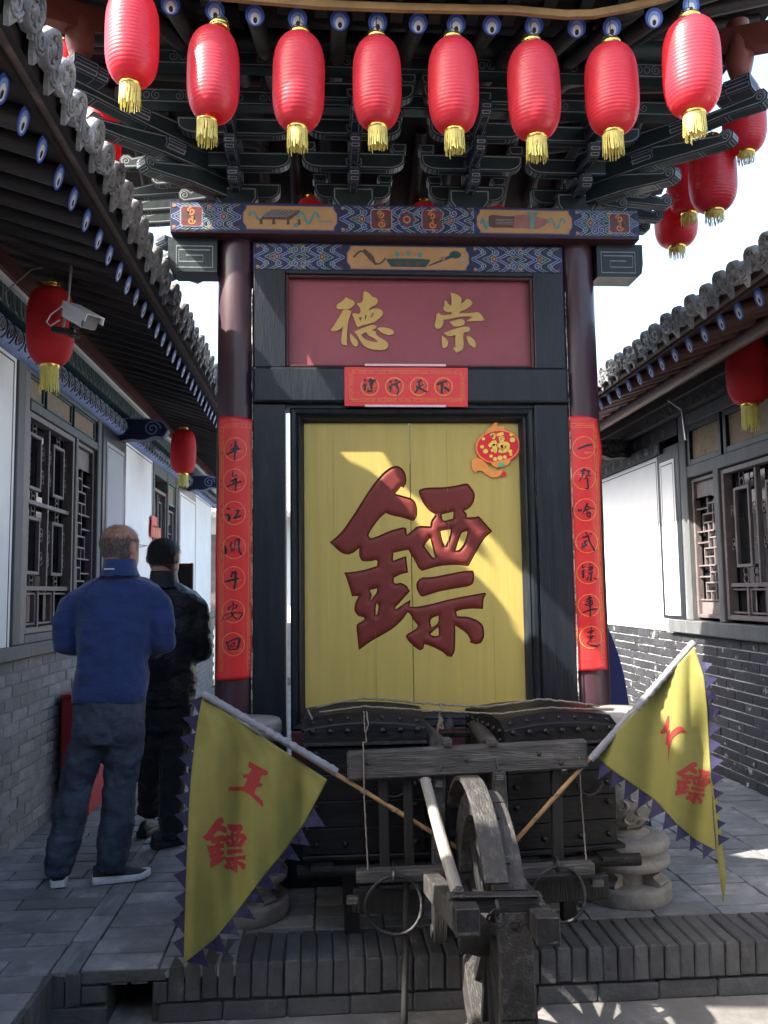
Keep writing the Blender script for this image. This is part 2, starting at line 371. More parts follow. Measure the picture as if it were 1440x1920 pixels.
def stuff_boxes(name, lst, m, parent):
    if not lst: return
    b = MB()
    for c, d in lst: b.box(c, d)
    tag(b.build(name, m, parent), kind='stuff')
# paving of the terrace: stripes that run away from the camera
pav = [brickmesh('paver', 'paver', (0.288, 0.133, 0.05), 0.004, 0.0025) for _ in range(1)]
pav += [brickmesh('paver_b', 'paver', (0.286, 0.131, 0.05), 0.006, 0.004)]
rest = []; npav = 0
xs = XT0 + 0.11; col = 0
cells = []
while xs < XT1 - 0.05:
    w = 0.292; y0 = YT0 + (0.29 if xs > -0.62 else 0.005); off = (col * 0.37 % 1) * 0.137
    y = y0 + (0.137 - off if off > 0.03 else 0)
    if off > 0.03: cells.append((xs + w / 2, y0 + (0.137 - off) / 2, w - 0.005, 0.137 - off - 0.004))
    while y < 13: cells.append((xs + w / 2, y + 0.0685, w - 0.008, 0.129)); y += 0.137
    xs += w; col += 1
y = YT0 + 0.005
while y < 13: cells.append((XT0 + 0.055, y + 0.135, 0.105, 0.266)); y += 0.27           # long edging bricks on the left border
y = 1.2; k = 0
while y < 13:                                                                          # left walk beside the house
    for xa, xb in (((-1.76, -1.40), (-1.40, XT0)) if k % 2 else ((-1.76, -1.58), (-1.58, -1.22), (-1.22, XT0))):
        cells.append(((xa + xb) / 2, y + 0.068, xb - xa - 0.007, 0.128))
    y += 0.136; k += 1
def inview(c):
    d = CA.transposed() @ (V((c[0], c[1], ZP)) - CPOS)
    if d.z < 0.3: return False
    px, py = CX + FPX * d.x / d.z, CY + FPX * d.y / d.z
    return -40 < px < 1480 and py < 1960
cells.sort(key=lambda c: (not inview(c), c[1]))
for i, (cx, cy, w, d) in enumerate(cells):
    zc = ZP - 0.025 + random.uniform(-0.003, 0.002)
    if i < 300: place('paver', pav[i % 2], (cx, cy, zc), terrace, (0, 0, random.uniform(-0.008, 0.008)), (w / 0.288, d / 0.133, 1))
    else: rest.append(((cx, cy, ZP - 0.0245 + random.uniform(-.001, .001)), (w, d, 0.05)))
stuff_boxes('far_pavers', rest, 'paver', terrace)
# row of upright bricks along the terrace edge and the course beneath
up = brickmesh('edge_brick', 'paver_edge', (0.057, 0.285, 0.128), 0.005, 0.003)
x = -0.60
while x < XT1 - 0.03:
    place('edge_brick', up, (x + 0.03, YT0 + 0.143 + random.uniform(-0.004, 0.004), ZP - 0.064 + random.uniform(-0.003, 0.002)), terrace, (0, 0, random.uniform(-0.02, 0.02)), (random.uniform(0.95, 1.02), 1, 1)); x += 0.062
low = brickmesh('course_brick', 'paver_edge', (0.235, 0.12, 0.066), 0.005, 0.003)
x = -0.64
while x < XT1 - 0.1:
    place('course_brick', low, (x + 0.12, YT0 + 0.066 + random.uniform(-0.004, 0.006), 0.035), terrace, (0, 0, random.uniform(-0.01, 0.01))); x += 0.242
for xa, xb, za, zb in ((XT0, -0.985, .075, .196), (-0.985, -0.925, .078, .196), (-0.925, -0.83, .085, .145), (XT0, -0.83, .004, .07), (-0.66, -0.605, .075, .15), (-0.925, -0.61, .156, .2)):
    place('course_brick', low, ((xa + xb) / 2, YT0 + 0.06, (za + zb) / 2), terrace, None, ((xb - xa - .005) / 0.235, 0.95, (zb - za) / 0.066))
for xa in (-0.785, -0.71):                      # scalloped head of the drain opening
    place('drain_scallop', low, (xa, YT0 + 0.06, 0.152), terrace, None, (0.06 / 0.235, 0.9, 0.18))
b = MB(); b.bb(-0.83, -0.665, YT0 + 0.3, YT0 + 0.32, 0.0, 0.165); b.build('drain_back', 'eye_black', terrace)
sidem = brickmesh('side_brick', 'paver_edge', (0.12, 0.06, 0.2), 0.005, 0.003)
y = YT0 - 0.035
while y > 0.8: place('side_brick', sidem, (XT0 - 0.048, y, 0.103), terrace, (0, 0, random.uniform(-0.02, 0.02))); y -= 0.064

# ================================================================== HOUSES
def eye_disc(b, fr, r, z=0.0, squash=1.0):
    b.disc((0, 0), r, r * squash, fr, 0, z, 18)
    b.disc((0, -0.12 * r), r * 0.70, r * 0.78 * squash, fr, 1, z + 0.0012, 18)
    b.disc((0, -0.30 * r), r * 0.46, r * 0.56 * squash, fr, 2, z + 0.0024, 16)
    b.disc((0.03 * r, -0.48 * r), r * 0.22, r * 0.30 * squash, fr, 3, z + 0.0036, 14)
EYEM = ['eye_blue', 'eye_light', 'eye_white', 'eye_black']
class House:
    def __init__(s, name, xw, sg, label, raf, deck, xe, ze, y0, y1):
        s.xw, s.sg, s.raf, s.deck, s.xe, s.ze, s.y0, s.y1 = xw, sg, raf, deck, xe, ze, y0, y1; s.ye = y0 - .3
        s.root = thing(name, (xw - sg * 1.0, (y0 + y1) / 2, ZP), label, 'house')
    def X(s, d): return s.xw + s.sg * d
    def bx(s, name, m, d0, d1, y0, y1, z0, z1, parent=None, bevel=0.0):
        b = MB(); b.bb(s.X(d0), s.X(d1), y0, y1, z0, z1); return b.build(name, m, parent or s.root, bevel)
    def fr(s, y, z, d=0.0):                    # frame facing the lane; u runs to the viewer's right
        return Fr((s.X(d), y, z), (0, s.sg, 0), (0, 0, 1))
    def bricks(s, m, mort, z0, z1, L, hc, ya, yb, limit=300):
        s.bx('wall_core', mort, -0.3, 0.0, s.y0, s.y1, ZP - 0.2, z1)
        me = brickmesh('brick_' + m, m, (0.03, L - 0.012, hc - 0.010), 0.003, 0.0018)
        n = int(round((z1 - z0) / hc)); lst = []
        for r in range(n):
            y = s.y0 + (L / 2 if r % 2 else 0)
            while y < s.y1 - L * 0.5:
                lst.append((y + L / 2, z0 + (r + 0.5) * (z1 - z0) / n)); y += L
        lst.sort(key=lambda c: 0 if ya < c[0] < yb else 1)
        rest = []
        for i, (y, z) in enumerate(lst):
            if i < limit and ya < y < yb:
                place('brick', me, (s.X(random.uniform(-0.009, -0.003)), y, z), s.root, (random.uniform(-.01, .01), 0, random.uniform(-.012, .012)))
            else: rest.append(((s.X(-0.006), y, z), (0.03, L - 0.012, hc - 0.012)))
        stuff_boxes('far_bricks', rest, m, s.root)
    def plaster(s, y0, y1, z0, z1, d=0.03):
        p = s.bx('plaster_panel', 'plaster', -0.2, d - 0.012, y0, y1, z0, z1)
        b = MB(); i = 0.035
        for a0, a1, c0, c1 in ((y0 + i, y1 - i, z1 - i - .008, z1 - i), (y0 + i, y0 + i + .008, z0, z1 - i - .008), (y1 - i - .008, y1 - i, z0, z1 - i - .008)):
            b.bb(s.X(d - 0.012), s.X(d - 0.010), a0, a1, c0, c1)
        b.build('panel_line', 'black_line', p)
    def frame(s, name, m, y0, y1, z0, z1, w, d0, d1, parent=None):
        b = MB()
        b.bb(s.X(d0), s.X(d1), y0, y0 + w, z0, z1); b.bb(s.X(d0), s.X(d1), y1 - w, y1, z0, z1)
        b.bb(s.X(d0), s.X(d1 - .001), y0 + w, y1 - w, z0, z0 + w); b.bb(s.X(d0), s.X(d1 - .001), y0 + w, y1 - w, z1 - w, z1)
        return b.build(name, m, parent or s.root, 0.003)
    def sash(s, y0, y1, z0, z1, par, wood='window_wood'):
        """one opening of the main window: an inner rectangular frame held by rings and scroll ornaments"""
        fz = s.fr((y0 + y1) / 2, (z0 + z1) / 2, 0.0)
        hw, hh = (y1 - y0) / 2, (z1 - z0) / 2
        iw, ih = hw * 0.55, hh * 0.72
        o = s.frame('sash_frame', wood, (y0 + y1) / 2 - iw, (y0 + y1) / 2 + iw, (z0 + z1) / 2 - ih, (z0 + z1) / 2 + ih, 0.022, -0.045, -0.02, par)
        for sy in (-1, 1):
            for q in (-1, 1):
                c = ((iw + (hw - iw) / 2) * sy, ih * 0.42 * q); b = MB()
                for dz in (-0.016, 0.016):
                    b.tube([fz.p(c[0] + 0.020 * math.cos(a * PI / 6), c[1] + dz + 0.026 * math.sin(a * PI / 6), -0.032) for a in range(12)], 0.0045, 5, 0, closed=True)
                b.build('sash_rings', wood, par)
        for q in (-1, 1):
            c = (ih + hh) / 2 * q; h = (hh - ih) / 2; b = MB()
            for sx in (-1, 1):
                b.tube([fz.p(sx * (0.012 + 0.024 * abs(math.sin(t * PI / 5))), c - h + 2 * h * t / 10, -0.032) for t in range(11)], 0.0045, 5)
            b.tube([fz.p(-0.03, c, -0.032), fz.p(0.03, c, -0.032)], 0.005, 5)
            b.build('sash_scroll', wood, par)
    def lattice(s, y0, y1, z0, z1, par, wood='window_wood'):
        s.frame('lattice_frame', wood, y0, y1, z0, z1, 0.028, -0.05, 0.0, par)
        b = MB(); w = y1 - y0; a0 = y0 + 0.028; a1 = y1 - 0.028; t = 0.011
        def H(z, p, q): b.bb(s.X(-0.035), s.X(-0.018), a0 + (a1 - a0) * p, a0 + (a1 - a0) * q, z - t / 2, z + t / 2)
        def U(p, za, zb): b.bb(s.X(-0.036), s.X(-0.019), a0 + (a1 - a0) * p - t / 2, a0 + (a1 - a0) * p + t / 2, za, zb)
        zt, zb = z1 - 0.03 - (z1 - z0) * 0.12, z0 + 0.03 + (z1 - z0) * 0.1
        H(zt, 0, 1); H(zb, 0, 1)
        b.bb(s.X(-0.045), s.X(-0.03), a0, a1, zt, z1 - 0.03); b.bb(s.X(-0.045), s.X(-0.03), a0, a1, z0 + 0.03, zb)
        L = zt - zb; m = 6
        for k in range(m):
            za, zc = zb + L * k / m, zb + L * (k + 1) / m
            if k % 2 == 0:
                U(0.28, za, zc); U(0.72, za, zc); H(za + L / m * 0.5, 0.28, 0.72); U(0.5, za, za + L / m * 0.5)
                H(zc, 0, 0.72)
            else:
                U(0.5, za, zc); U(0.28, za, za + L / m * .6); H(za + L / m * 0.6, 0, 0.5); H(za + L / m * 0.35, 0.5, 1); H(zc, 0.28, 1)
        b.build('lattice_bars', wood, par)
    def window(s, y0, y1, z0, z1, zr, zl, cols=2, wood='window_wood'):
        """double window: two columns of sashes over a row of low panes"""
        w = s.frame('window', wood, y0, y1, z0, z1, 0.035, -0.06, 0.012)
        s.bx('pane', 'glass', -0.075, -0.07, y0, y1, z0, z1, w)
        b = MB(); cw = (y1 - y0) / cols
        for k in range(1, cols): b.bb(s.X(-0.05), s.X(-0.012), y0 + cw * k - .011, y0 + cw * k + .011, zl, z1 - .035)
        b.bb(s.X(-0.05), s.X(-0.008), y0 + .035, y1 - .035, zl - .014, zl + .014)
        if zr: b.bb(s.X(-0.05), s.X(-0.009), y0 + .035, y1 - .035, zr - .013, zr + .013)
        n = int(cols * 1.5 + .5)
        for k in range(1, n):
            yy = y0 + (y1 - y0) * k / n; b.bb(s.X(-0.05), s.X(-0.011), yy - .012, yy + .012, z0 + .035, zl - .014)
        b.build('window_bars', wood, w, 0.002)
        for k in range(n):
            ya, yb = y0 + (y1 - y0) * k / n + .02, y0 + (y1 - y0) * (k + 1) / n - .02
            s.frame('low_pane_frame', wood, ya, yb, z0 + .045, zl - .025, 0.014, -0.05, -0.02, w)
        for k in range(cols):
            for za, zb in ((((zl + .014, zr - .013), (zr + .013, z1 - .035))) if zr else ((zl + .014, z1 - .035),)):
                s.sash(y0 + cw * k + .02, y0 + cw * (k + 1) - .02, za, zb, w, wood)
        return w
    def pilaster(s, y0, y1, z0, z1, m='plaster'):
        p = s.bx('pilaster', 'black_wood', -0.1, 0.035, y0, y1, z0, z1, None, 0.006)
        q = s.bx('pilaster_face', m, 0.03, 0.040, y0 + .09, y1 - .07, z0 + .03, z1 - .12, p)
        b = MB()
        for a, c, e, f in ((y0 + .115, y0 + .122, z0 + .03, z1 - .15), (y1 - .102, y1 - .095, z0 + .03, z1 - .15), (y0 + .122, y1 - .102, z1 - .157, z1 - .15)):
            b.bb(s.X(.040), s.X(.0415), a, c, e, f)
        b.build('panel_line', 'black_line', p)
    def eaves(s, zw, sp, tilt_old=0.0, skip_eye=0.0, rows=True):
        """rafters with painted ends, boards, eave strip and tiles"""
        xe, ze, sg = s.xe, s.ze, s.sg
        xin = s.X(-0.35); dx = (xe - xin); zi = zw + (zw - ze) / abs(xe - s.xw) * 0.35
        d = V((xe - xin, 0, ze - zi)); Ln = d.length; d.normalize()
        r = 0.041
        b = MB(); b.lathe([(r, -Ln), (r, 0)], 12, 0, (0, 0, 0), d, True); rm = b.mesh('rafter', [s.raf], V())
        u = V((0, sg, 0)); vup = d.cross(u); vup = vup if vup.z > 0 else -vup
        e = MB(); fr = Fr((0, 0, 0), u if u.cross(vup).dot(d) > 0 else -u, vup)
        eye_disc(e, fr, r * 1.0, 0.0025, 1.28); em = e.mesh('rafter_end', EYEM, V())
        y = s.ye + 0.06; k = 0
        while y < s.y1 - 0.05:
            o = place('rafter', rm, (xe, y + random.uniform(-.008, .008), ze + random.uniform(-.004, .004)), s.root)
            place('rafter_end', em, WO[o], o)
            y += sp; k += 1
        nrm = V((0, 0, 1)).cross(V((0, 1, 0))); nn = V((-d.z * sg, 0, abs(d.x)))
        # boarding over the rafters, reaching a little past the ends
        def slab(name, m, a, bb_, t0, t1, ya=s.ye, yb=s.y1, par=None):
            P0 = V((xin, 0, zi)) + d * a; P1 = V((xin, 0, zi)) + d * bb_
            nv = nn.normalized(); q = MB()
            pts = [P0 + nv * t0, P1 + nv * t0, P1 + nv * t1, P0 + nv * t1]
            A = [V((p.x, ya, p.z)) for p in pts]; B = [V((p.x, yb, p.z)) for p in pts]
            q.add(A + B, [(0, 1, 2, 3), (7, 6, 5, 4), (0, 4, 5, 1), (1, 5, 6, 2), (2, 6, 7, 3), (3, 7, 4, 0)])
            return fixn(q.build(name, m, par or s.root))
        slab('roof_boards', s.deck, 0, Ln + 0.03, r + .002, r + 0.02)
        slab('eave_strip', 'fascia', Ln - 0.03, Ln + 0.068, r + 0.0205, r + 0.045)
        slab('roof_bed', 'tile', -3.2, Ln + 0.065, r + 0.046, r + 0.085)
        slab('eave_end_board', s.deck, Ln + 0.069, Ln + 0.10, r + 0.018, r + 0.07)  # narrow board past the eave strip, in the boarding colour
        # tiles
        nv = nn.normalized(); P = V((xin, 0, zi)) + d * (Ln + 0.13) + nv * (r + 0.075)
        TL = 3.3
        def cover():
            q = MB(); rad = 0.056; n = 8; rings = []
            for t in (0.0, -0.3, -0.6, -0.9, -TL):
                for rr in ((rad * 0.94, rad) if t not in (0.0, -TL) else (rad,)):
                    rings.append([d * t + (u * math.cos(PI * j / n) + nv * math.sin(PI * j / n)) * rr for j in range(n + 1)])
            N = n + 1; Pv = [p for g_ in rings for p in g_]
            q.add(Pv, [(i * N + j, i * N + j + 1, (i + 1) * N + j + 1, (i + 1) * N + j) for i in range(len(rings) - 1) for j in range(n)], 0, True)
            # round end cap with a raised rim and boss
            q.lathe([(0.0, 0.012), (0.018, 0.012), (0.024, 0.004), (0.040, 0.004), (0.046, 0.014), (0.060, 0.012), (0.062, -0.02), (0.050, -0.03)], 14, 0, nv * 0.008, d, True)
            for a in range(6): q.box(nv * 0.008 + d * 0.006 + (u * math.cos(a * PI / 3) + nv * math.sin(a * PI / 3)) * 0.032, (0.012, 0.012, 0.012))
            return q.mesh('cover_tile', ['tile'], V())
        def pan():
            q = MB()
            poly = [(-0.07, 0.045), (-0.03, 0.022), (0.03, 0.022), (0.07, 0.045), (0.072, 0.0), (0.05, -0.035), (0.035, -0.03), (0.02, -0.06), (0.0, -0.085), (-0.02, -0.06), (-0.035, -0.03), (-0.05, -0.035), (-0.072, 0.0)]
            f2 = Fr((0, 0, 0), fr.u, (V((0, 0, 1)) + d * 0.25))
            q.prism(poly, f2, -0.008, 0.008)
            q.tube([f2.p(0.045 * math.cos(a * PI / 6 + PI), 0.005 + 0.05 * math.sin(a * PI / 6 + PI), 0.009) for a in range(7)], 0.006, 5)
            q.tube([f2.p(0.02 * math.cos(a * PI / 4), -0.01 + 0.02 * math.sin(a * PI / 4), 0.009) for a in range(8)], 0.006, 5, closed=True)
            n = 6; rings = [[d * t + u * (-0.075 + 0.15 * j / n) + nv * (0.03 + 0.028 * abs(-1 + 2 * j / n) ** 2 - 0.02) for j in range(n + 1)] for t in (0.0, -TL)]
            N = n + 1; q.add([p for g_ in rings for p in g_], [(j, j + 1, N + j + 1, N + j) for j in range(n)], 0, True)
            return q.mesh('drip_tile', ['tile'], V())
        cm, pm = cover(), pan(); y = s.ye + 0.05; tsp = 0.165
        while y < s.y1:
            j = V((0, random.uniform(-.012, .012), random.uniform(-.006, .008)))
            place('cover_tile', cm, V((P.x, y, P.z)) + nv * 0.012 + d * random.uniform(-.012, .012) + j, s.root, (random.uniform(-.03, .03), 0, random.uniform(-.02, .02)))
            place('drip_tile', pm, V((P.x, y + tsp / 2, P.z)) - nv * 0.004 + d * random.uniform(-.012, .008), s.root, (random.uniform(-.08, .08), 0, random.uniform(-.03, .03)))
            y += tsp
    def scroll_beam(s, name, y0, y1, z, r, seed, base='paint_blue', line='paint_pale', alt='paint_navy', d=0.02):
        """round painted beam under the rafters with curling brush lines"""
        b = MB(); b.tube([(s.X(d), y0, z), (s.X(d), y1, z)], r, 16)
        o = b.build(name, base, s.root)
        rr = random.Random(seed); q = MB()
        def P(y, a, off=0.002): return V((s.X(d + (r + off) * math.cos(a)), y, z + (r + off) * math.sin(a)))
        y = y0
        while y < min(y1, 13):
            w = rr.uniform(.10, .16)
            for sgn in (-1, 1):
                pts = [P(y + w * .5 + w * .42 * (1 - t / 14 * .75) * math.cos(t * .75) * sgn, -.25 + .62 * (1 - t / 14 * .7) * math.sin(t * .75)) for t in range(15)]
                q.tube(pts, 0.0055, 4, 0 if sgn > 0 else 1)
            q.tube([P(y, -.95 + t * .16) for t in range(11)], 0.004, 4, 0)
            y += w
        q.build('beam_scrolls', [line, alt], o)

# ---------------------------------------------------------------- left house
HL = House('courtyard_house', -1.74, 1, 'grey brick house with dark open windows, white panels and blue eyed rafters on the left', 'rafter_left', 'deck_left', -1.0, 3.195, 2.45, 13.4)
h = HL
h.bricks('brick_grey', 'mortar', ZP, 1.255, 0.245, 0.0697, 3.9, 8.6)
h.bx('sill', 'grey_wood', -0.2, 0.045, 2.45, 13.4, 1.256, 1.335, None, 0.008)
h.bx('back_wall', 'black_wood', -0.32, -0.13, 2.45, 13.4, 1.336, 3.2)
h.bx('end_wall', 'mortar', -3.0, -0.33, 2.46, 2.7, 0.1, 3.4)
h.plaster(2.5, 4.80, 1.336, 2.95); h.plaster(7.39, 8.58, 1.336, 2.95); h.plaster(11.4, 13.0, 1.336, 2.95)
def stile(y0, y1, z0=1.336, z1=2.95, d=0.03, m='grey_wood'): return h.bx('stile', m, -0.12, d, y0, y1, z0, z1, None, 0.006)
stile(4.81, 4.93); stile(4.945, 5.03, d=0.02, m='window_wood'); stile(5.96, 6.02, 1.336, 2.72, .022); stile(6.50, 6.60)
h.window(5.035, 5.955, 1.39, 2.70, 2.17, 1.655)
h.bx('rail', 'grey_wood', -0.1, 0.018, 5.035, 6.495, 1.336, 1.386, None, .004)
h.bx('rail', 'grey_wood', -0.1, 0.025, 5.035, 6.495, 2.703, 2.76, None, .004)
w = h.bx('lattice_window', 'glass', -0.08, -0.07, 6.02, 6.50, 1.39, 2.70); h.lattice(6.022, 6.498, 1.39, 2.70, w)
for ya, yb in ((4.96, 5.28), (5.36, 5.86), (5.94, 6.45)):
    p = h.bx('painted_panel', 'tan_panel', -0.05, 0.002, ya, yb, 2.785, 2.90)
    h.frame('panel_frame', 'paint_green', ya - .015, yb + .015, 2.77, 2.915, .016, -.04, .014, p)
h.bx('rail', 'grey_wood', -0.1, 0.024, 4.94, 6.49, 2.917, 2.95, None, .004)
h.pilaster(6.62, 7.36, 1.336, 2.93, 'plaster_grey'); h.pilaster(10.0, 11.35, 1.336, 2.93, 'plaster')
h.window(8.66, 9.36, 1.39, 2.70, 2.17, 1.655); w = h.bx('lattice_window', 'glass', -0.08, -0.07, 9.42, 9.88, 1.39, 2.55); h.lattice(9.43, 9.87, 1.39, 2.55, w)
stile(8.58, 8.65); stile(9.365, 9.42); stile(9.88, 9.98)
p = h.bx('painted_panel', 'tan_panel', -0.05, 0.004, 9.45, 9.85, 2.62, 2.80); h.frame('panel_frame', 'paint_teal', 9.43, 9.87, 2.60, 2.82, .016, -.04, .014, p)
h.bx('rail', 'grey_wood', -0.1, 0.022, 8.66, 9.87, 2.83, 2.95, None, .004)
h.scroll_beam('painted_beam', 2.5, 13.4, 3.015, 0.078, 3, 'paint_pale_blue', 'paint_navy', 'paint_pale')
h.bx('green_board', 'paint_green', -0.1, 0.10, 2.5, 13.4, 3.105, 3.215)
q = MB()
y = 3.8
while y < 12.5:                                  # hanging-leaf loops painted on the green board
    f = h.fr(y, 3.16, 0.102)
    q.tube([f.p(-0.045, 0.045, 0), f.p(-0.04, -0.01, 0), f.p(-0.02, -0.04, 0), f.p(0.005, -0.045, 0), f.p(0.018, -0.02, 0), f.p(0.02, 0.045, 0)], 0.0045, 4, 0)
    y += 0.105
q.build('leaf_loops', 'paint_pale', h.root)
h.bx('white_strip', 'eye_white', -0.1, 0.125, 2.5, 13.4, 3.218, 3.243); h.bx('wall_plate', 'dark_red_wood', -0.1, 0.15, 2.5, 13.4, 3.245, 3.335)
h.eaves(3.42, 0.19)
for yb in (7.2, 10.7):                            # carved dark-blue bracket heads below the painted beam
    f = Fr((h.X(0.03), yb, 2.99), (1, 0, 0), (0, 0, 1)); q = MB()
    poly = smooth([(0, .09), (.25, .09), (.36, .06), (.40, 0), (.36, -.07), (.28, -.06), (.2, -.10), (.1, -.08), (0, -.1)], 2)
    q.prism(poly, f, -.06, .06, 0); 
    q.ribbon(spiral(.27, .005, .07, .01, 0, 1.8, 26), .012, f, 1, .0615)
    q.ribbon(poly[: int(len(poly) * .8)], .012, f, 1, .0612)
    q.build('bracket_head', ['paint_navy', 'paint_pale_blue'], h.root)

# ---------------------------------------------------------------- right house
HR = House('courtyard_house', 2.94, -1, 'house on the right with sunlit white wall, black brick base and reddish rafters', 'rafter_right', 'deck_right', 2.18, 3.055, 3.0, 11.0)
h = HR
h.bricks('brick_black', 'mortar_white', ZP, 1.235, 0.25, 0.0732, 4.9, 9.2)
h.bx('sill', 'grey_wood', -0.2, 0.05, 3.0, 7.05, 1.237, 1.345, None, 0.008)
h.bx('back_wall', 'black_wood', -0.32, -0.13, 3.0, 11.0, 1.237, 3.1)
h.bx('end_wall', 'mortar', -3.0, -0.33, 3.01, 3.25, 0.1, 3.3)
h.plaster(7.2, 8.9, 1.24, 2.755); h.plaster(9.0, 11.0, 1.24, 2.755)
h.pilaster(6.72, 7.18, 1.347, 2.80)
def rail(y0, y1, z0, z1, d=.03, m='grey_wood'): return h.bx('rail', m, -0.12, d, y0, y1, z0, z1, None, .006)
rail(6.58, 6.70, 1.346, 3.0, .04); rail(6.05, 6.13, 1.346, 2.50, .034)
w = h.bx('lattice_window', 'glass', -0.08, -0.07, 6.13, 6.58, 1.37, 2.47); h.lattice(6.135, 6.575, 1.37, 2.47, w)
h.window(4.70, 6.045, 1.37, 2.47, None, 1.62, 3)
rail(3.0, 4.695, 1.346, 2.5); rail(3.0, 6.575, 2.48, 2.575, .036)
rail(3.0, 6.575, 2.90, 3.0, .036)
for ya, yb in ((6.02, 6.54), (5.18, 5.92), (4.3, 5.08)):
    p = h.bx('painted_panel', 'tan_panel', -0.05, 0.0, ya + .02, yb - .02, 2.59, 2.885)
    h.frame('panel_frame', 'black_wood', ya - .03, yb + .03, 2.577, 2.898, .045, -.04, .026, p)
h.bx('carved_board', 'relief_black', -0.1, 0.06, 7.05, 11.0, 2.76, 2.86); h.bx('black_beam', 'relief_black', -0.1, 0.11, 3.0, 11.0, 3.005, 3.11)
h.bx('black_beam', 'black_wood', -0.1, 0.04, 6.72, 11.0, 2.862, 3.0)
q = MB(); rr = random.Random(5)
for k in range(26):
    y = 7.0 + k * 0.11; f = h.fr(y, 2.81 if k % 2 else 2.93, .062 if k % 2 else .043)
    q.ribbon(spiral(0, 0, .04, .008, rr.uniform(0, 6), 1.3 * rr.choice((-1, 1)), 14), .008, f, 0, .001)
q.build('carved_scrolls', 'bracket_line', h.root)
h.bx('wall_plate', 'dark_wood', -0.1, 0.14, 3.0, 11.0, 3.112, 3.19)
b = MB(); b.tube([(h.X(.42), 3.0, 3.10), (h.X(.42), 11.0, 3.10)], .055, 12); b.build('eave_purlin', 'rafter_right', h.root)
h.eaves(3.29, 0.205)
f = Fr((h.X(0.03), 7.85, 2.93), (-1, 0, 0), (0, 0, 1)); q = MB()
q.prism(smooth([(0, .09), (.25, .09), (.36, .06), (.40, 0), (.36, -.07), (.28, -.06), (.2, -.10), (.1, -.08), (0, -.1)], 2), f, -.06, .06, 0)
q.build('bracket_head', ['relief_black'], h.root)

# assumed far hall closing the court, added to match the light
rh = thing('added_rear_hall', (0.6, 14.6, ZP), 'assumed low pale hall far behind the gate, added to match the light', 'building')
b = MB(); b.bb(-6, 7, 14.5, 15.0, 0, 3.0); b.build('wall', 'plaster', rh)
b = MB(); b.bb(-6, 7, 14.44, 14.5, 0, 1.1); b.build('brick_base', 'brick_grey', rh)
b = MB(); b.add([(-6.3, 14.0, 2.95), (7.3, 14.0, 2.95), (7.3, 17.2, 4.3), (-6.3, 17.2, 4.3), (-6.3, 14.0, 2.85), (7.3, 14.0, 2.85), (7.3, 17.2, 4.2), (-6.3, 17.2, 4.2)], [(0, 1, 2, 3), (7, 6, 5, 4), (0, 4, 5, 1), (1, 5, 6, 2), (2, 6, 7, 3), (3, 7, 4, 0)]); b.build('roof', 'tile', rh)
for xa in (-3, 0.4, 3.4):
    b = MB(); b.bb(xa, xa + 1.2, 14.42, 14.47, 1.1, 2.6); b.build('window', 'window_wood', rh)

# ================================================================== GATE
GY = 4.30                                      # plane of the columns
XLc, XRc = -0.44, 1.333
XM = (XLc + XRc) / 2
gate = thing('memorial_gate', (XM, GY + 0.4, ZP), 'tall painted timber gate with yellow doors, maroon columns and bracketed roof', 'gate')
def gbx(name, m, x0, x1, y0, y1, z0, z1, bevel=0.0, par=None):
    b = MB(); b.bb(x0, x1, y0, y1, z0, z1); return b.build(name, m, par or gate, bevel, 2)
for xc in (XLc, XRc):
    for yc in (GY, GY + 0.66):
        b = MB(); b.lathe([(0.108, ZP), (0.108, 1.2), (0.104, 2.4), (0.101, 3.0), (0.098, 3.66)], 32, 0, (xc, yc, 0)); b.build('column', 'column_red', gate)
        b = MB(); b.lathe([(0.17, ZP), (0.18, ZP + .05), (0.13, ZP + .13), (0.118, ZP + .14)], 24, 0, (xc, yc, 0)); b.build('column_base', 'stone', gate)
def zy(py, Y, px=760): return atY(px, py, Y).z
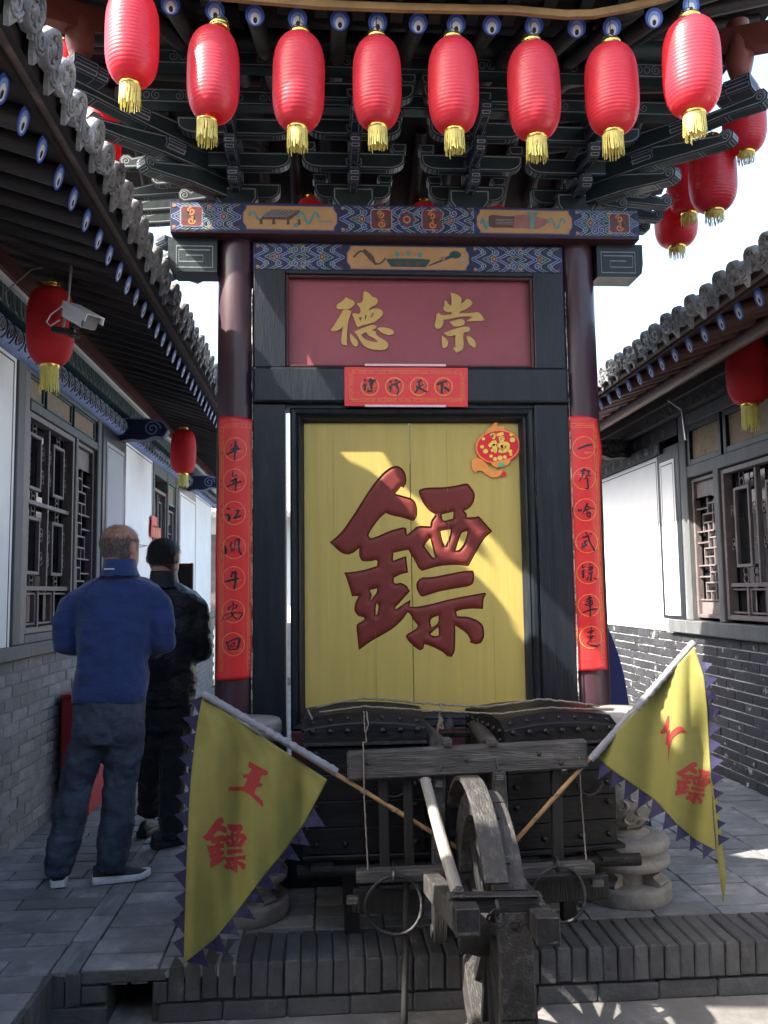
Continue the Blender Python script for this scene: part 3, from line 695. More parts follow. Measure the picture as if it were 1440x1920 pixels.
# ---- painted ornament
def cloud_patch(fr, x0, x1, z0, z1, seed, flip=False):
    """rolling cloud scrolls in blue and green with pale outlines, red and gold hearts"""
    b = MB(); rr = random.Random(seed); w, hh = x1 - x0, z1 - z0; cz = (z0 + z1) / 2
    b.flat([(x0, z0), (x1, z0), (x1, z1), (x0, z1)], fr, 1, 0.001)
    lev = [0.0012]
    def R(pts, wd, mi):
        lev[0] += 0.00003; b.ribbon(pts, wd, fr, mi, lev[0])
    def D(c, rx, rz, mi): lev[0] += 0.00003; b.disc(c, rx, rz, fr, mi, lev[0], 12)
    def clip(p): return (min(max(p[0], x0 + .002), x1 - .002), min(max(p[1], z0 + .002), z1 - .002))
    n = max(1, int(round(w / (hh * 1.5)))); cw = w / n
    for k in range(n):
        xa = x0 + cw * k; m = 1 if k % 2 == 0 else -1; xm_ = xa + cw / 2
        for lay in range(4):                      # nested rolling bands, outlined in pale paint
            c0 = (0, 2, 0, 2)[lay]; dx = (lay - 1.5) * cw * .27
            for s in (-1, 1):
                pts = []
                for t in range(19):
                    q = t / 18; pts.append(clip((xm_ + dx * m + m * hh * .30 * math.sin(q * PI * 1.15) , cz + s * hh * .5 * (1 - q))))
                R(pts, hh * .15, c0)
                for e in (-1, 1): R([clip((p[0] + e * hh * .085, p[1])) for p in pts], hh * .022, 3)
                ec = (pts[8][0] + m * hh * .02, cz + s * hh * .27); r = hh * (.15 if lay % 2 else .12)
                sp = [clip(p) for p in spiral(ec[0], ec[1], r, r * .15, PI * .5 * s + lay, 1.5 * m * s, 22)]
                D(clip(ec), r * .95, r * .95, 0 if c0 == 2 else 2); R(sp, hh * .03, 3)
        D((xm_, cz), hh * .12, hh * .15, 3); D((xm_, cz), hh * .10, hh * .13, 4); D((xm_, cz), hh * .045, hh * .06, 5)
        for s in (-1, 1):
            D((xa + cw * .08, cz + s * hh * .40), hh * .07, hh * .05, 5); D((xa + cw * .92, cz + s * hh * .40), hh * .06, hh * .05, 4)
    return b
CLM = ['paint_blue', 'paint_navy', 'paint_green', 'paint_pale', 'paint_red', 'paint_orange']
def rosette(b, fr, x, z, r, c):
    for k in range(8):
        a = k * PI / 4; b.disc((x + r * .62 * math.cos(a), z + r * .62 * math.sin(a)), r * .36, r * .36, fr, 3, c, 12)
        b.disc((x + r * .62 * math.cos(a), z + r * .62 * math.sin(a)), r * .29, r * .29, fr, 0 if k % 2 else 4, c + .0004, 12)
    b.disc((x, z), r * .42, r * .42, fr, 5, c + .0008, 16); b.disc((x, z), r * .26, r * .26, fr, 4, c + .0012, 14)
# ---- upper beam
BY = 4.14
zb0, zb1 = zy(441, BY), zy(386, BY)
xb0, xb1 = atY(319, 400, BY).x, atY(1198, 420, BY).x
beam = gbx('upper_beam', 'beam_red', xb0, xb1, BY, GY + 0.16, zb0 - 0.004, zb1, 0.004)
def bxp(px): return atY(px, 418, BY).x
fb = Fr((0, BY - 0.001, 0), (1, 0, 0), (0, 0, 1))
def fbp(name, mats, b, par): return b.build(name, mats, par)
b = MB(); b.flat([(xb0 + .002, zb0 + .006), (xb1 - .002, zb0 + .006), (xb1 - .002, zb1), (xb0 + .002, zb1)], fb, 0, 0.0004); b.build('painted_ground', 'paint_navy', beam)
zi0, zi1 = zb0 + .012, zb1 - .008
for i, (pa, pb) in enumerate(((321, 452), (636, 888), (1077, 1196))):
    x0, x1 = bxp(pa), bxp(pb)
    c = cloud_patch(fb, x0, x1, zi0, zi1, 11 + i)
    zc = (zi0 + zi1) / 2; hh = zi1 - zi0
    for xx in ((x0 + .10,) if i == 0 else (x1 - .10,) if i == 2 else ((x0 + x1) / 2 - .13, (x0 + x1) / 2 + .13)):
        L = .055
        c.flat([(xx - L, zc - hh * .3), (xx - L + .012, zc - hh * .4), (xx + L - .012, zc - hh * .4), (xx + L, zc - hh * .3), (xx + L, zc + hh * .3), (xx + L - .012, zc + hh * .4), (xx - L + .012, zc + hh * .4), (xx - L, zc + hh * .3)], fb, 3, .0040)
        c.flat([(xx - L + .004, zc - hh * .3), (xx - L + .014, zc - hh * .37), (xx + L - .014, zc - hh * .37), (xx + L - .004, zc - hh * .3), (xx + L - .004, zc + hh * .3), (xx + L - .014, zc + hh * .37), (xx - L + .014, zc + hh * .37), (xx - L + .004, zc + hh * .3)], fb, 4, .0044)
        for sg in (-1, 1):
            c.ribbon(spiral(xx, zc + sg * hh * .18, .022, .004, PI / 2, 1.4 * sg, 16), .008, fb, 5, .0048)
            c.ribbon(spiral(xx - .03 * sg, zc + sg * hh * .05, .02, .004, PI / 2, -1.4 * sg, 16), .006, fb, 2, .0048)
    if i == 1: rosette(c, fb, (x0 + x1) / 2, zc, hh * .36, .0050)
    fixn(c.build('cloud_painting', CLM, beam))
def tan_panel(fr, x0, x1, z0, z1, c=.002):
    b = MB(); k = (z1 - z0) * .32
    P = lambda i: [(x0 + i, z0 + k), (x0 + i + k * .35, z0 + k * .5), (x0 + i + k * .4, z0 + i), (x1 - i - k * .4, z0 + i), (x1 - i - k * .35, z0 + k * .5), (x1 - i, z0 + k), (x1 - i, z1 - k), (x1 - i - k * .35, z1 - k * .5), (x1 - i - k * .4, z1 - i), (x0 + i + k * .4, z1 - i), (x0 + i + k * .35, z1 - k * .5), (x0 + i, z1 - k)]
    b.flat(P(0), fr, 1, c); b.flat(P(.006), fr, 2, c + .0006); b.flat(P(.010), fr, 0, c + .0012)
    return b, c + .0018
TPM = ['paint_tan', 'paint_blue', 'paint_orange', 'paint_brown', 'paint_teal', 'paint_pink', 'paint_pale', 'paint_green']
def wavy(x0, x1, z, a, n=3, k=18): return [(x0 + (x1 - x0) * t / k, z + a * math.sin(t / k * n * PI)) for t in range(k + 1)]
# left cartouche: go board on a low stand with teal ribbons
x0, x1 = bxp(454), bxp(634); zc = (zi0 + zi1) / 2; hh = zi1 - zi0
b, c = tan_panel(fb, x0, x1, zi0, zi1)
X = lambda t: x0 + (x1 - x0) * t
b.ribbon(wavy(X(.07), X(.30), zc + hh * .05, hh * .16), .012, fb, 4, c); b.ribbon(wavy(X(.58), X(.80), zc, hh * .22), .014, fb, 4, c)
b.ribbon(wavy(X(.80), X(.94), zc - hh * .12, hh * .03, 6), .007, fb, 4, c); b.disc((X(.56), zc - hh * .28), .014, .012, fb, 4, c + .0002)
b.flat([(X(.20), zc - hh * .02), (X(.50), zc - hh * .02), (X(.60), zc + hh * .30), (X(.31), zc + hh * .30)], fb, 3, c + .0004)
for t in range(6):
    b.ribbon([(X(.23 + .045 * t), zc + hh * .03), (X(.325 + .043 * t), zc + hh * .27)], .0016, fb, 6, c + .0007)
    b.ribbon([(X(.225 + .018 * t), zc + hh * (.03 + .048 * t)), (X(.485 + .018 * t), zc + hh * (.03 + .048 * t))], .0016, fb, 6, c + .0007)
b.flat([(X(.20), zc - hh * .02), (X(.20), zc - hh * .08), (X(.50), zc - hh * .08), (X(.60), zc + hh * .22), (X(.60), zc + hh * .28), (X(.50), zc - hh * .02)], fb, 3, c + .0005)
for t in (.18, .31, .46, .575): b.flat([(X(t), zc - hh * .27), (X(t + .035), zc - hh * .27), (X(t + .03), zc - hh * .05), (X(t + .005), zc - hh * .05)], fb, 3, c + .0003)
fixn(b.build('board_cartouche', TPM, beam))
# right cartouche: wrapped lute
x0, x1 = bxp(892), bxp(1074)
b, c = tan_panel(fb, x0, x1, zi0, zi1)
b.ribbon(wavy(X(.05), X(.16), zc - hh * .1, hh * .18), .014, fb, 4, c)
b.flat(smooth([(X(.13), zc - hh * .18), (X(.16), zc - hh * .26), (X(.30), zc - hh * .24), (X(.42), zc - hh * .26), (X(.42), zc + hh * .22), (X(.30), zc + hh * .2), (X(.16), zc + hh * .26), (X(.13), zc + hh * .18)]), fb, 3, c + .0002)
for t in range(4): b.ribbon([(X(.2), zc - hh * .1 + hh * .06 * t), (X(.38), zc - hh * .1 + hh * .06 * t)], .0018, fb, 6, c + .0004)
b.flat(smooth([(X(.38), zc - hh * .28), (X(.48), zc - hh * .25), (X(.62), zc - hh * .3), (X(.72), zc - hh * .12), (X(.74), zc + hh * .1), (X(.64), zc + hh * .2), (X(.5), zc + hh * .3), (X(.4), zc + hh * .25)]), fb, 5, c + .0006)
b.flat([(X(.55), zc - hh * .28), (X(.59), zc - hh * .28), (X(.61), zc + hh * .26), (X(.56), zc + hh * .26)], fb, 4, c + .0009)
for q in (-1, 1): b.disc((X(.58) + .016 * q, zc + hh * .33), .014, .010, fb, 4, c + .0011)
b.ribbon(wavy(X(.74), X(.92), zc - hh * .05, hh * .2), .010, fb, 4, c + .0003)
fixn(b.build('lute_cartouche', TPM, beam))
# ---- lower painted lintel between the columns
LY = 4.215
zl0, zl1 = zy(510, LY), zy(459, LY)
x_in0, x_in1 = XLc + .085, XRc - .085
lint = gbx('painted_lintel', 'paint_navy', x_in0, x_in1, LY, GY + .1, zl0, zl1)
fl = Fr((0, LY - .001, 0), (1, 0, 0), (0, 0, 1))
lx = lambda px: atY(px, 490, LY).x
fixn(cloud_patch(fl, x_in0 + .004, lx(646), zl0 + .006, zl1 - .006, 31).build('cloud_painting', CLM, lint))
fixn(cloud_patch(fl, lx(884), x_in1 - .004, zl0 + .006, zl1 - .006, 32).build('cloud_painting', CLM, lint))
x0, x1 = lx(649), lx(881); zc = (zl0 + zl1) / 2; hh = zl1 - zl0 - .012
b, c = tan_panel(fl, x0, x1, zl0 + .006, zl1 - .006)
b.flat(smooth([(X(.36), zc - hh * .36), (X(.64), zc - hh * .36), (X(.68), zc - hh * .08), (X(.66), zc - hh * .02), (X(.34), zc - hh * .02), (X(.32), zc - hh * .08)]), fl, 7, c)
for t in range(7): b.disc((X(.36 + .047 * t), zc + hh * (.06 + .14 * math.sin(t * PI / 6))), .014, .014, fl, 4 if t % 2 else 2, c + .0003)
for t in range(3): b.disc((X(.42 + .08 * t), zc - hh * .22), .016, .012, fl, 3, c + .0004)
b.ribbon(wavy(X(.06), X(.32), zc, hh * .25, 2), .010, fl, 3, c); b.ribbon([(X(.14), zc + hh * .3), (X(.2), zc), (X(.24), zc - hh * .3)], [.02, .03, .006], fl, 3, c + .0003)
b.ribbon([(X(.66), zc - hh * .3), (X(.76), zc - hh * .1), (X(.86), zc + hh * .12)], [.006, .012, .02], fl, 7, c); b.disc((X(.88), zc + hh * .16), .03, .02, fl, 7, c + .0003); b.disc((X(.78), zc + .0), .012, .012, fl, 5, c + .0004)
b.ribbon(spiral(X(.94), zc - hh * .1, .016, .004, 0, 1.5), .004, fl, 6, c + .0004)
fixn(b.build('fruit_cartouche', TPM, lint))
# ---- green bracket ends outside the columns
for sg, xc, pa, pb in ((-1, XLc, 330, 408), (1, XRc, 1110, 1183)):
    xo = xc + sg * .34; xi = xc + sg * .095; z1 = zb0 - .006; z0 = z1 - .175
    f = Fr((0, 4.20, 0), (1, 0, 0), (0, 0, 1))
    poly = [(xi, z0), (xo - sg * .03, z0), (xo - sg * .008, z0 + .02), (xo, z0 + .07), (xo, z1), (xi, z1)]
    if sg > 0: poly = poly[::-1]
    b = MB(); b.prism(poly, f, -0.14, 0.0, 0)
    def sq(i, c):
        return [(xi + sg * i, z0 + i), (xo - sg * (i + .02), z0 + i), (xo - sg * (i + .02), z1 - i - .02), (xi + sg * i, z1 - i - .02)]
    pts = sq(.022, 0); b.ribbon([pts[0], pts[1], pts[2], pts[3]], .006, f, 1, .001, True)
    k = [(xi + sg * .035, z1 - .062), (xo - sg * .055, z1 - .062), (xo - sg * .055, z0 + .052), (xi + sg * .07, z0 + .052), (xi + sg * .07, z0 + .085), (xo - sg * .09, z0 + .085)]
    b.ribbon(k, .006, f, 1, .001)
    fixn(b.build('bracket_end', ['bracket_green', 'bracket_line'], gate))
# ---- sign board and door frame
DY = 4.26                                       # face of the doors
SY = 4.235                                      # face of the sign panel
zs0, zs1 = zy(692, SY), zy(521, SY); xs0, xs1 = atY(536, 600, SY).x, atY(998, 600, SY).x
FY = 4.195
b = MB()
b.bb(x_in0 + .005, xs0, FY, GY + .05, zs0 - .004, zl0 - .001); b.bb(xs1, x_in1 - .005, FY, GY + .05, zs0 - .004, zl0 - .001); b.bb(xs0, xs1, FY, GY + .05, zs1, zl0 - .001)
b.build('sign_surround', 'black_wood', gate, .004)
sign = gbx('sign_panel', 'sign_red', xs0 - .01, xs1 + .01, SY, GY + .04, zs0 - .01, zs1 + .01)
b = MB(); wd = .016
b.bb(xs0, xs0 + wd, FY + .008, SY - .0, zs0, zs1); b.bb(xs1 - wd, xs1, FY + .008, SY, zs0, zs1); b.bb(xs0 + wd, xs1 - wd, FY + .009, SY, zs0, zs0 + wd * .8); b.bb(xs0 + wd, xs1 - wd, FY + .009, SY, zs1 - wd, zs1)
b.build('sign_moulding', 'dark_red_wood', sign, .004)
zr0 = zy(756, FY)
gbx('door_head_rail', 'black_wood', x_in0 + .002, x_in1 - .002, FY - .02, GY + .05, zr0, zs0 - .006, .012)
xf0, xf1 = atY(544, 1000, FY).x, atY(1008, 1000, FY).x    # outside of the moulded frame
xd0, xd1 = atY(571, 1000, DY).x, atY(977, 1000, DY).x      # yellow door opening
zd1 = zy(794, DY); zd0 = zy(1335, DY)
gbx('side_board', 'black_wood', x_in0 - .0, xf0 - .022, FY + .005, GY + .05, ZP, zr0 - .002, .006)
gbx('side_board', 'black_wood', xf1 + .004, x_in1, FY + .005, GY + .05, ZP, zr0 - .002, .006)
def moulding(name, p0, p1, inward, w):
    """half-round moulding strip"""
    p0, p1 = V(p0), V(p1); d = (p1 - p0).normalized(); inw = V(inward); out = V((0, -1, 0)); b = MB()
    prof = [(0, 0), (0, .05), (.15, .065), (.4, .062), (.55, .045), (.62, .05), (.75, .042), (.9, .02), (1, .012), (1, 0)]
    A = [p0 + inw * (a * w) + d * (a * w) + out * c for a, c in prof]; B = [p1 + inw * (a * w) - d * (a * w) + out * c for a, c in prof]
    n = len(prof); b.add(A + B, [(i, (i + 1) % n, n + (i + 1) % n, n + i) for i in range(n)], 0); return fixn(b.build(name, 'black_wood', gate))
mw = xd0 - xf0; yb_ = DY + .0
moulding('frame_moulding', (xf0, yb_, zd1 + mw), (xf1, yb_, zd1 + mw), (0, 0, -1), mw)
moulding('frame_moulding', (xf0, yb_, zd0 - mw), (xf0, yb_, zd1 + mw), (1, 0, 0), mw)
moulding('frame_moulding', (xf1, yb_, zd0 - mw), (xf1, yb_, zd1 + mw), (-1, 0, 0), xf1 - xd1)
moulding('frame_moulding', (xf0, yb_, zd0 - mw), (xf1, yb_, zd0 - mw), (0, 0, 1), mw)
gbx('head_strip', 'black_wood', x_in0 + .01, x_in1 - .01, FY + .02, GY + .05, zd1 + mw + .001, zr0 - .003)
gbx('threshold', 'dark_red_wood', xf0 + .002, xf1 - .002, FY + .01, GY + .05, .62, zd0 - mw - .002, .006)
gbx('kick_board', 'black_wood', xf0 - .02, xf1 + .004, FY, GY + .05, ZP, .618, .006)
for xx in (x_in0 - .002, x_in1 + .002):
    b = MB(); rr_ = random.Random(4); b.tube([(xx + rr_.uniform(-.0015, .0015), FY + .001 - .002, .9 + .07 * i) for i in range(33)], [.0032 * rr_.uniform(.5, 1.2) for i in range(33)], 5); b.build('joint_filler', 'caulk', gate)
# ---- doors with the carved character
GLY = [(35,705),(100,655),(160,590),(250,455),(340,310),(420,195),(490,115),(560,65),(610,58),(660,90),(685,150),(685,200),(660,250),(640,235),(590,295),(660,315),(730,335),(765,370),(780,430),(775,490),(750,525),(720,520),(640,495),(560,480),(510,460),(470,490),(420,550),(375,620),(365,650),(385,672),(450,650),(550,605),(660,575),(685,590),(690,640),(735,605),(780,565),(885,570),(890,525),(930,470),(880,445),(830,385),(795,310),(787,270),(815,250),(880,242),(1010,240),(1110,225),(1190,205),(1215,220),(1265,290),(1260,350),(1235,400),(1195,430),(1170,440),(1195,460),(1198,495),(1275,490),(1295,482),(1410,610),(1330,690),(1270,800),(1212,908),(1100,895),(960,905),(815,948),(785,925),(750,850),(725,815),(700,770),(640,780),(575,795),(572,860),(640,835),(685,822),(690,890),(700,960),(640,975),(580,1005),(578,1045),(600,1055),(640,1045),(690,1075),(715,1120),(660,1180),(590,1255),(597,1272),(660,1225),(720,1190),(712,1248),(780,1250),(900,1225),(1050,1185),(1200,1155),(1350,1130),(1360,1140),(1335,1190),(1335,1268),(1230,1265),(1150,1275),(1105,1290),(1115,1330),(1200,1332),(1290,1365),(1335,1410),(1345,1500),(1320,1555),(1275,1570),(1218,1552),(1225,1530),(1190,1470),(1100,1410),(1098,1530),(1095,1630),(1070,1675),(1030,1670),(990,1630),(910,1590),(840,1565),(825,1610),(800,1620),(760,1595),(700,1540),(678,1500),(690,1480),(770,1435),(778,1405),(740,1355),(715,1310),(695,1295),(660,1350),(580,1430),(480,1490),(380,1545),(283,1618),(270,1500),(260,1410),(275,1390),(330,1360),(328,1342),(270,1325),(243,1280),(250,1220),(280,1160),(225,1162),(205,1090),(180,1010),(157,960),(240,955),(340,935),(435,905),(440,870),(430,855),(370,868),(310,865),(285,825),(285,755),(240,795),(185,812),(130,795)]
GLB = [(765,1050),(805,1000),(900,1000),(1030,975),(1150,950),(1245,943),(1260,975),(1255,1040),(1230,1075),(1100,1095),(960,1120),(830,1165),(800,1160),(770,1100)]
GLI = [[(985,470),(1080,448),(1078,505),(1000,525),(985,500)],[(835,735),(885,670),(905,750),(925,835),(905,835),(870,785)],[(975,610),(1060,595),(1045,670),(1010,740),(990,690)],[(1150,625),(1195,610),(1200,625),(1170,720),(1130,770),(1100,775),(1125,700)],[(375,1110),(435,1095),(435,1130),(380,1200),(395,1150)],[(435,1220),(450,1240),(440,1310),(425,1320),(425,1260)],[(900,1345),(955,1325),(955,1385),(900,1425),(885,1380)],[(885,1480),(955,1420),(957,1490),(920,1500)]]
def g2w(p): q = atY(610 + p[0] / 4.5, 860 + p[1] / 4.5, DY); return (q.x, q.z)
def fillmesh(name, loops, m, fr, ex=0.0, smoothed=True):
    """2-D curve fill (even-odd), optionally extruded, as a mesh in world space"""
    cu = bpy.data.curves.new(name, 'CURVE'); cu.dimensions = '2D'; cu.fill_mode = 'BOTH'; cu.extrude = ex
    for lp in loops:
        sp = cu.splines.new('POLY'); sp.points.add(len(lp) - 1); sp.use_cyclic_u = True
        for i, (a, b_) in enumerate(lp): sp.points[i].co = (a, b_, 0, 1)
    ob = bpy.data.objects.new(name, cu); me = bpy.data.meshes.new_from_object(ob)
    bpy.data.objects.remove(ob); bpy.data.curves.remove(cu)
    return me
seam = atY(772, 1060, DY).x
o_gl = smooth([g2w(p) for p in GLY], 1, True, 50); o_gb = smooth([g2w(p) for p in GLB], 1, True, 60); o_gi = [smooth([g2w(p) for p in i_], 1, True, 70) for i_ in GLI]
loops = [[(xd0 - .006, zd0 - .006), (xd1 + .006, zd0 - .006), (xd1 + .006, zd1 + .006), (xd0 - .006, zd1 + .006)], o_gl, o_gb] + o_gi
pm_ = fillmesh('door_sheet', loops, None, None, 0.009)
def split_leaf(sx):
    bm = bmesh.new(); bm.from_mesh(pm_)
    bmesh.ops.remove_doubles(bm, verts=bm.verts, dist=1e-6)
    bmesh.ops.bisect_plane(bm, geom=bm.verts[:] + bm.edges[:] + bm.faces[:], plane_co=(seam + sx * .0022, 0, 0), plane_no=(sx, 0, 0), clear_inner=True)
    for v in bm.verts: v.co = V((v.co.x, DY + .009 - v.co.z, v.co.y))
    c = V(((seam + (xd1 if sx > 0 else xd0)) / 2, DY, (zd0 + zd1) / 2))
    for v in bm.verts: v.co -= c
    bmesh.ops.recalc_face_normals(bm, faces=bm.faces)
    me = bpy.data.meshes.new('door_leaf'); bm.to_mesh(me); bm.free(); me.materials.append(MT['door_yellow'])
    return place('door_leaf', me, c, gate)
def inside(p, lp):
    r = False; n = len(lp); x, y = p
    for i in range(n):
        x1, y1 = lp[i]; x2, y2 = lp[i - 1]
        if (y1 > y) != (y2 > y) and x < (x2 - x1) * (y - y1) / (y2 - y1) + x1: r = not r
    return r
def segd(p, lp):
    best = 9.0; px, py = p; n = len(lp)
    for i in range(n):
        ax, ay = lp[i - 1]; bx, by = lp[i]; dx, dy = bx - ax, by - ay; L = dx * dx + dy * dy
        t = 0 if L == 0 else max(0, min(1, ((px - ax) * dx + (py - ay) * dy) / L)); d = (px - ax - t * dx) ** 2 + (py - ay - t * dy) ** 2
        if d < best: best = d
    return math.sqrt(best)
raw_l = [[g2w(p) for p in GLY], [g2w(p) for p in GLB]] + [[g2w(p) for p in i_] for i_ in GLI]
gx0 = min(p[0] for p in o_gl) - .012; gx1 = max(p[0] for p in o_gl) + .012; gz0 = min(p[1] for p in o_gl) - .012; gz1 = max(p[1] for p in o_gl) + .012
st = 0.0075; nx = int((gx1 - gx0) / st); nz_ = int((gz1 - gz0) / st)
hgt = []
for j in range(nz_ + 1):
    row = []
    for i in range(nx + 1):
        p = (gx0 + (gx1 - gx0) * i / nx, gz0 + (gz1 - gz0) * j / nz_)
        s_ = sum(inside(p, l) for l in raw_l) % 2
        d = min(segd(p, l) for l in raw_l)
        row.append(-.020 + (.0215 * math.sqrt(max(0, 1 - (1 - min(1, d / .030)) ** 2)) if s_ else 0))
    hgt.append(row)
for sx in (-1, 1):
    leaf = split_leaf(sx)
    b = MB(); idx = {}; vs = []; fs = []
    for j in range(nz_):
        for i in range(nx):
            xc = gx0 + (gx1 - gx0) * (i + .5) / nx
            if (xc - seam) * sx < 0: continue
            f = []
            for a, e in ((i, j), (i + 1, j), (i + 1, j + 1), (i, j + 1)):
                if (a, e) not in idx:
                    idx[(a, e)] = len(vs); vs.append((gx0 + (gx1 - gx0) * a / nx, DY - hgt[e][a], gz0 + (gz1 - gz0) * e / nz_))
                f.append(idx[(a, e)])
            fs.append(f)
    b.add(vs, fs, 0, True); b.build('carved_character', 'glyph_red', leaf)
    b = MB(); xa, xb_ = (seam + .003, xd1 + .005) if sx > 0 else (xd0 - .005, seam - .003)
    b.bb(xa, xb_, DY + .032, DY + .05, zd0 - .005, zd1 + .005); b.build('door_backing', 'door_yellow', leaf)
    for fx in ((.33, .72) if sx > 0 else (.28, .66)):        # thin splits between the door planks
        xx = xa + (xb_ - xa) * fx; b = MB(); za = random.uniform(.0, .3)
        b.bb(xx - .0007, xx + .0007, DY - .0012, DY - .0002, zd0 + (.01 if fx > .5 else (zd1 - zd0) * .55), zd0 + (zd1 - zd0) * (.32 if fx > .5 else .98)); b.build('plank_joint', 'gold_dark', leaf)
# ---- gilded sign lettering
def s2w(p): q = atY(610 + p[0] / 4.645, 530 + p[1] / 4.645, SY); return (q.x, q.z)
DE = [[(100,195),(135,175),(165,150),(180,130),(205,145),(245,160),(258,185),(240,210),(210,232),(160,235),(115,238),(98,220)],
 [(155,240),(190,235),(228,255),(215,290),(200,330),(195,380),(188,440),(185,500),(188,545),(165,548),(140,535),(138,500),(145,440),(155,385),(140,400),(110,420),(60,430),(48,415),(80,370),(110,320),(135,280)],
 [(272,185),(310,180),(325,165),(330,130),(330,90),(345,78),(380,95),(410,130),(445,135),(458,160),(450,190),(425,205),(385,225),(375,245),(440,225),(480,235),(503,262),(495,290),(460,320),(430,345),(380,360),(320,375),(290,390),(275,385),(255,330),(235,275),(260,270),(290,278),(310,255),(300,215)],
 [(290,308),(318,305),(305,340)],[(345,285),(358,283),(352,325),(345,325)],[(395,300),(410,265),(422,262),(405,310)],
 [(250,430),(300,410),(360,385),(410,370),(445,380),(440,400),(400,415),(440,430),(440,455),(470,480),(520,505),(547,535),(545,565),(515,588),(450,592),(380,580),(330,550),(300,500),(280,460)],
 [(310,455),(355,435),(375,465),(420,485),(465,522),(420,520),(360,505),(325,480)],
 [(450,400),(490,390),(550,400),(590,420),(598,445),(575,460),(530,458),(480,435)],[(220,445),(250,480),(280,510),(285,540),(268,562),(240,545),(218,505),(213,465)]]
CH = [[(1090,90),(1140,105),(1180,130),(1185,160),(1180,190),(1200,175),(1230,145),(1265,155),(1280,185),(1265,205),(1225,235),(1170,255),(1165,270),(1240,270),(1300,265),(1325,258),(1355,280),(1383,325),(1370,338),(1300,338),(1225,342),(1280,300),(1200,295),(1100,315),(1025,330),(1030,350),(1010,395),(980,410),(955,395),(950,365),(965,320),(965,280),(985,265),(1010,290),(1100,280),(1100,260),(1060,262),(1030,245),(1025,225),(1040,190),(1035,155),(1055,165),(1070,190),(1098,205),(1100,160)],
 [(1080,345),(1150,325),(1195,320),(1215,345),(1205,370),(1170,385),(1120,388),(1100,370)],
 [(1030,440),(1100,415),(1180,390),(1240,385),(1262,405),(1250,430),(1205,437),(1195,470),(1205,540),(1195,590),(1140,612),(1110,575),(1135,560),(1130,500),(1132,460),(1090,470),(1060,468)],
 [(1015,465),(1050,490),(1072,520),(1060,560),(1030,575),(1015,560)],[(1230,465),(1275,480),(1308,520),(1310,560),(1295,572),(1260,550),(1235,510)]]
def curve_letter(name, polys, conv, Y, ex, m, par, grow=0.0):
    me = fillmesh(name, [smooth([conv(p) for p in pl], 2, True, 60) for pl in polys], None, None, ex)
    bm = bmesh.new(); bm.from_mesh(me)
    for v in bm.verts: v.co = V((v.co.x, Y - v.co.z, v.co.y))
    bmesh.ops.recalc_face_normals(bm, faces=bm.faces)
    lo = V([min(v.co[i] for v in bm.verts) for i in range(3)]); hi = V([max(v.co[i] for v in bm.verts) for i in range(3)]); c = (lo + hi) / 2
    for v in bm.verts: v.co -= c
    bm.to_mesh(me); bm.free(); me.materials.clear(); me.materials.append(MT[m])
    return place(name, me, c, par)
for pl in (DE, CH):
    o = curve_letter('gilt_character', pl, s2w, SY - .004, .0035, 'gold_paint', sign)
    bv = o.modifiers.new('bevel', 'BEVEL'); bv.width = .0015; bv.segments = 1; bv.limit_method = 'ANGLE'

# ---- brackets
def outlined(name, poly, fr, th, m, par, rim=.006, line=.005):
    """a shaped block whose faces carry a pale painted edge line"""
    bm = bmesh.new(); n = len(poly)
    A = [bm.verts.new(fr.p(a, b_, -th / 2)) for a, b_ in poly]; B = [bm.verts.new(fr.p(a, b_, th / 2)) for a, b_ in poly]
    fs = [bm.faces.new(A[::-1]), bm.faces.new(B)] + [bm.faces.new((A[i], A[(i + 1) % n], B[(i + 1) % n], B[i])) for i in range(n)]
    bmesh.ops.recalc_face_normals(bm, faces=bm.faces)
    for grp in (fs[:1], fs[1:2]):
        r1 = bmesh.ops.inset_region(bm, faces=grp, thickness=rim, use_even_offset=True)
        r2 = bmesh.ops.inset_region(bm, faces=grp, thickness=line, use_even_offset=True)
        for f in r2['faces']: f.material_index = 1
    # pale arrises on the soffit: inset each long side strip
    side = [f for f in fs[2:] if f.is_valid and f.calc_area() > th * .02]
    for f in side:
        r1 = bmesh.ops.inset_region(bm, faces=[f], thickness=min(.006, th * .12), use_even_offset=True)
        r2 = bmesh.ops.inset_region(bm, faces=[f], thickness=min(.004, th * .08), use_even_offset=True)
        for g_ in r2['faces']: g_.material_index = 1
    lo = V([min(v.co[i] for v in bm.verts) for i in range(3)]); hi = V([max(v.co[i] for v in bm.verts) for i in range(3)]); c = (lo + hi) / 2
    for v in bm.verts: v.co -= c
    me = bpy.data.meshes.new(name); bm.to_mesh(me); bm.free()
    me.materials.append(MT[m]); me.materials.append(MT['bracket_line'])
    return place(name, me, c, par)
def gong(L, hgt_=.085):                        # curved bow-arm outline, centred on 0
    r = L / 2; p = [(-r, hgt_), (-r, hgt_ * .62)]
    for t in range(1, 6): a = t / 5 * PI / 2; p.append((-r + (1 - math.cos(a)) * L * .16, hgt_ * .62 * (1 - math.sin(a))))
    q = [(-x_, z_) for x_, z_ in reversed(p)]
    return p + q
def block(w, hgt_): return [(-w / 2, hgt_), (-w / 2, hgt_ * .45), (-w * .34, 0), (w * .34, 0), (w / 2, hgt_ * .45), (w / 2, hgt_)]
def nose(L, hgt_=.10, droop=.02):              # projecting arm with a scrolled snout, u runs outwards
    return [(0, 0), (L * .55, -droop * .2), (L * .82, -droop), (L - .025, -droop - .005), (L, -droop + .012), (L + .006, -droop + .04), (L - .01, -droop + .064), (L - .04, -droop + .066), (L - .06, -droop + .05), (L * .72, hgt_ * .62), (L * .55, hgt_ * .92), (L * .40, hgt_), (0, hgt_)]
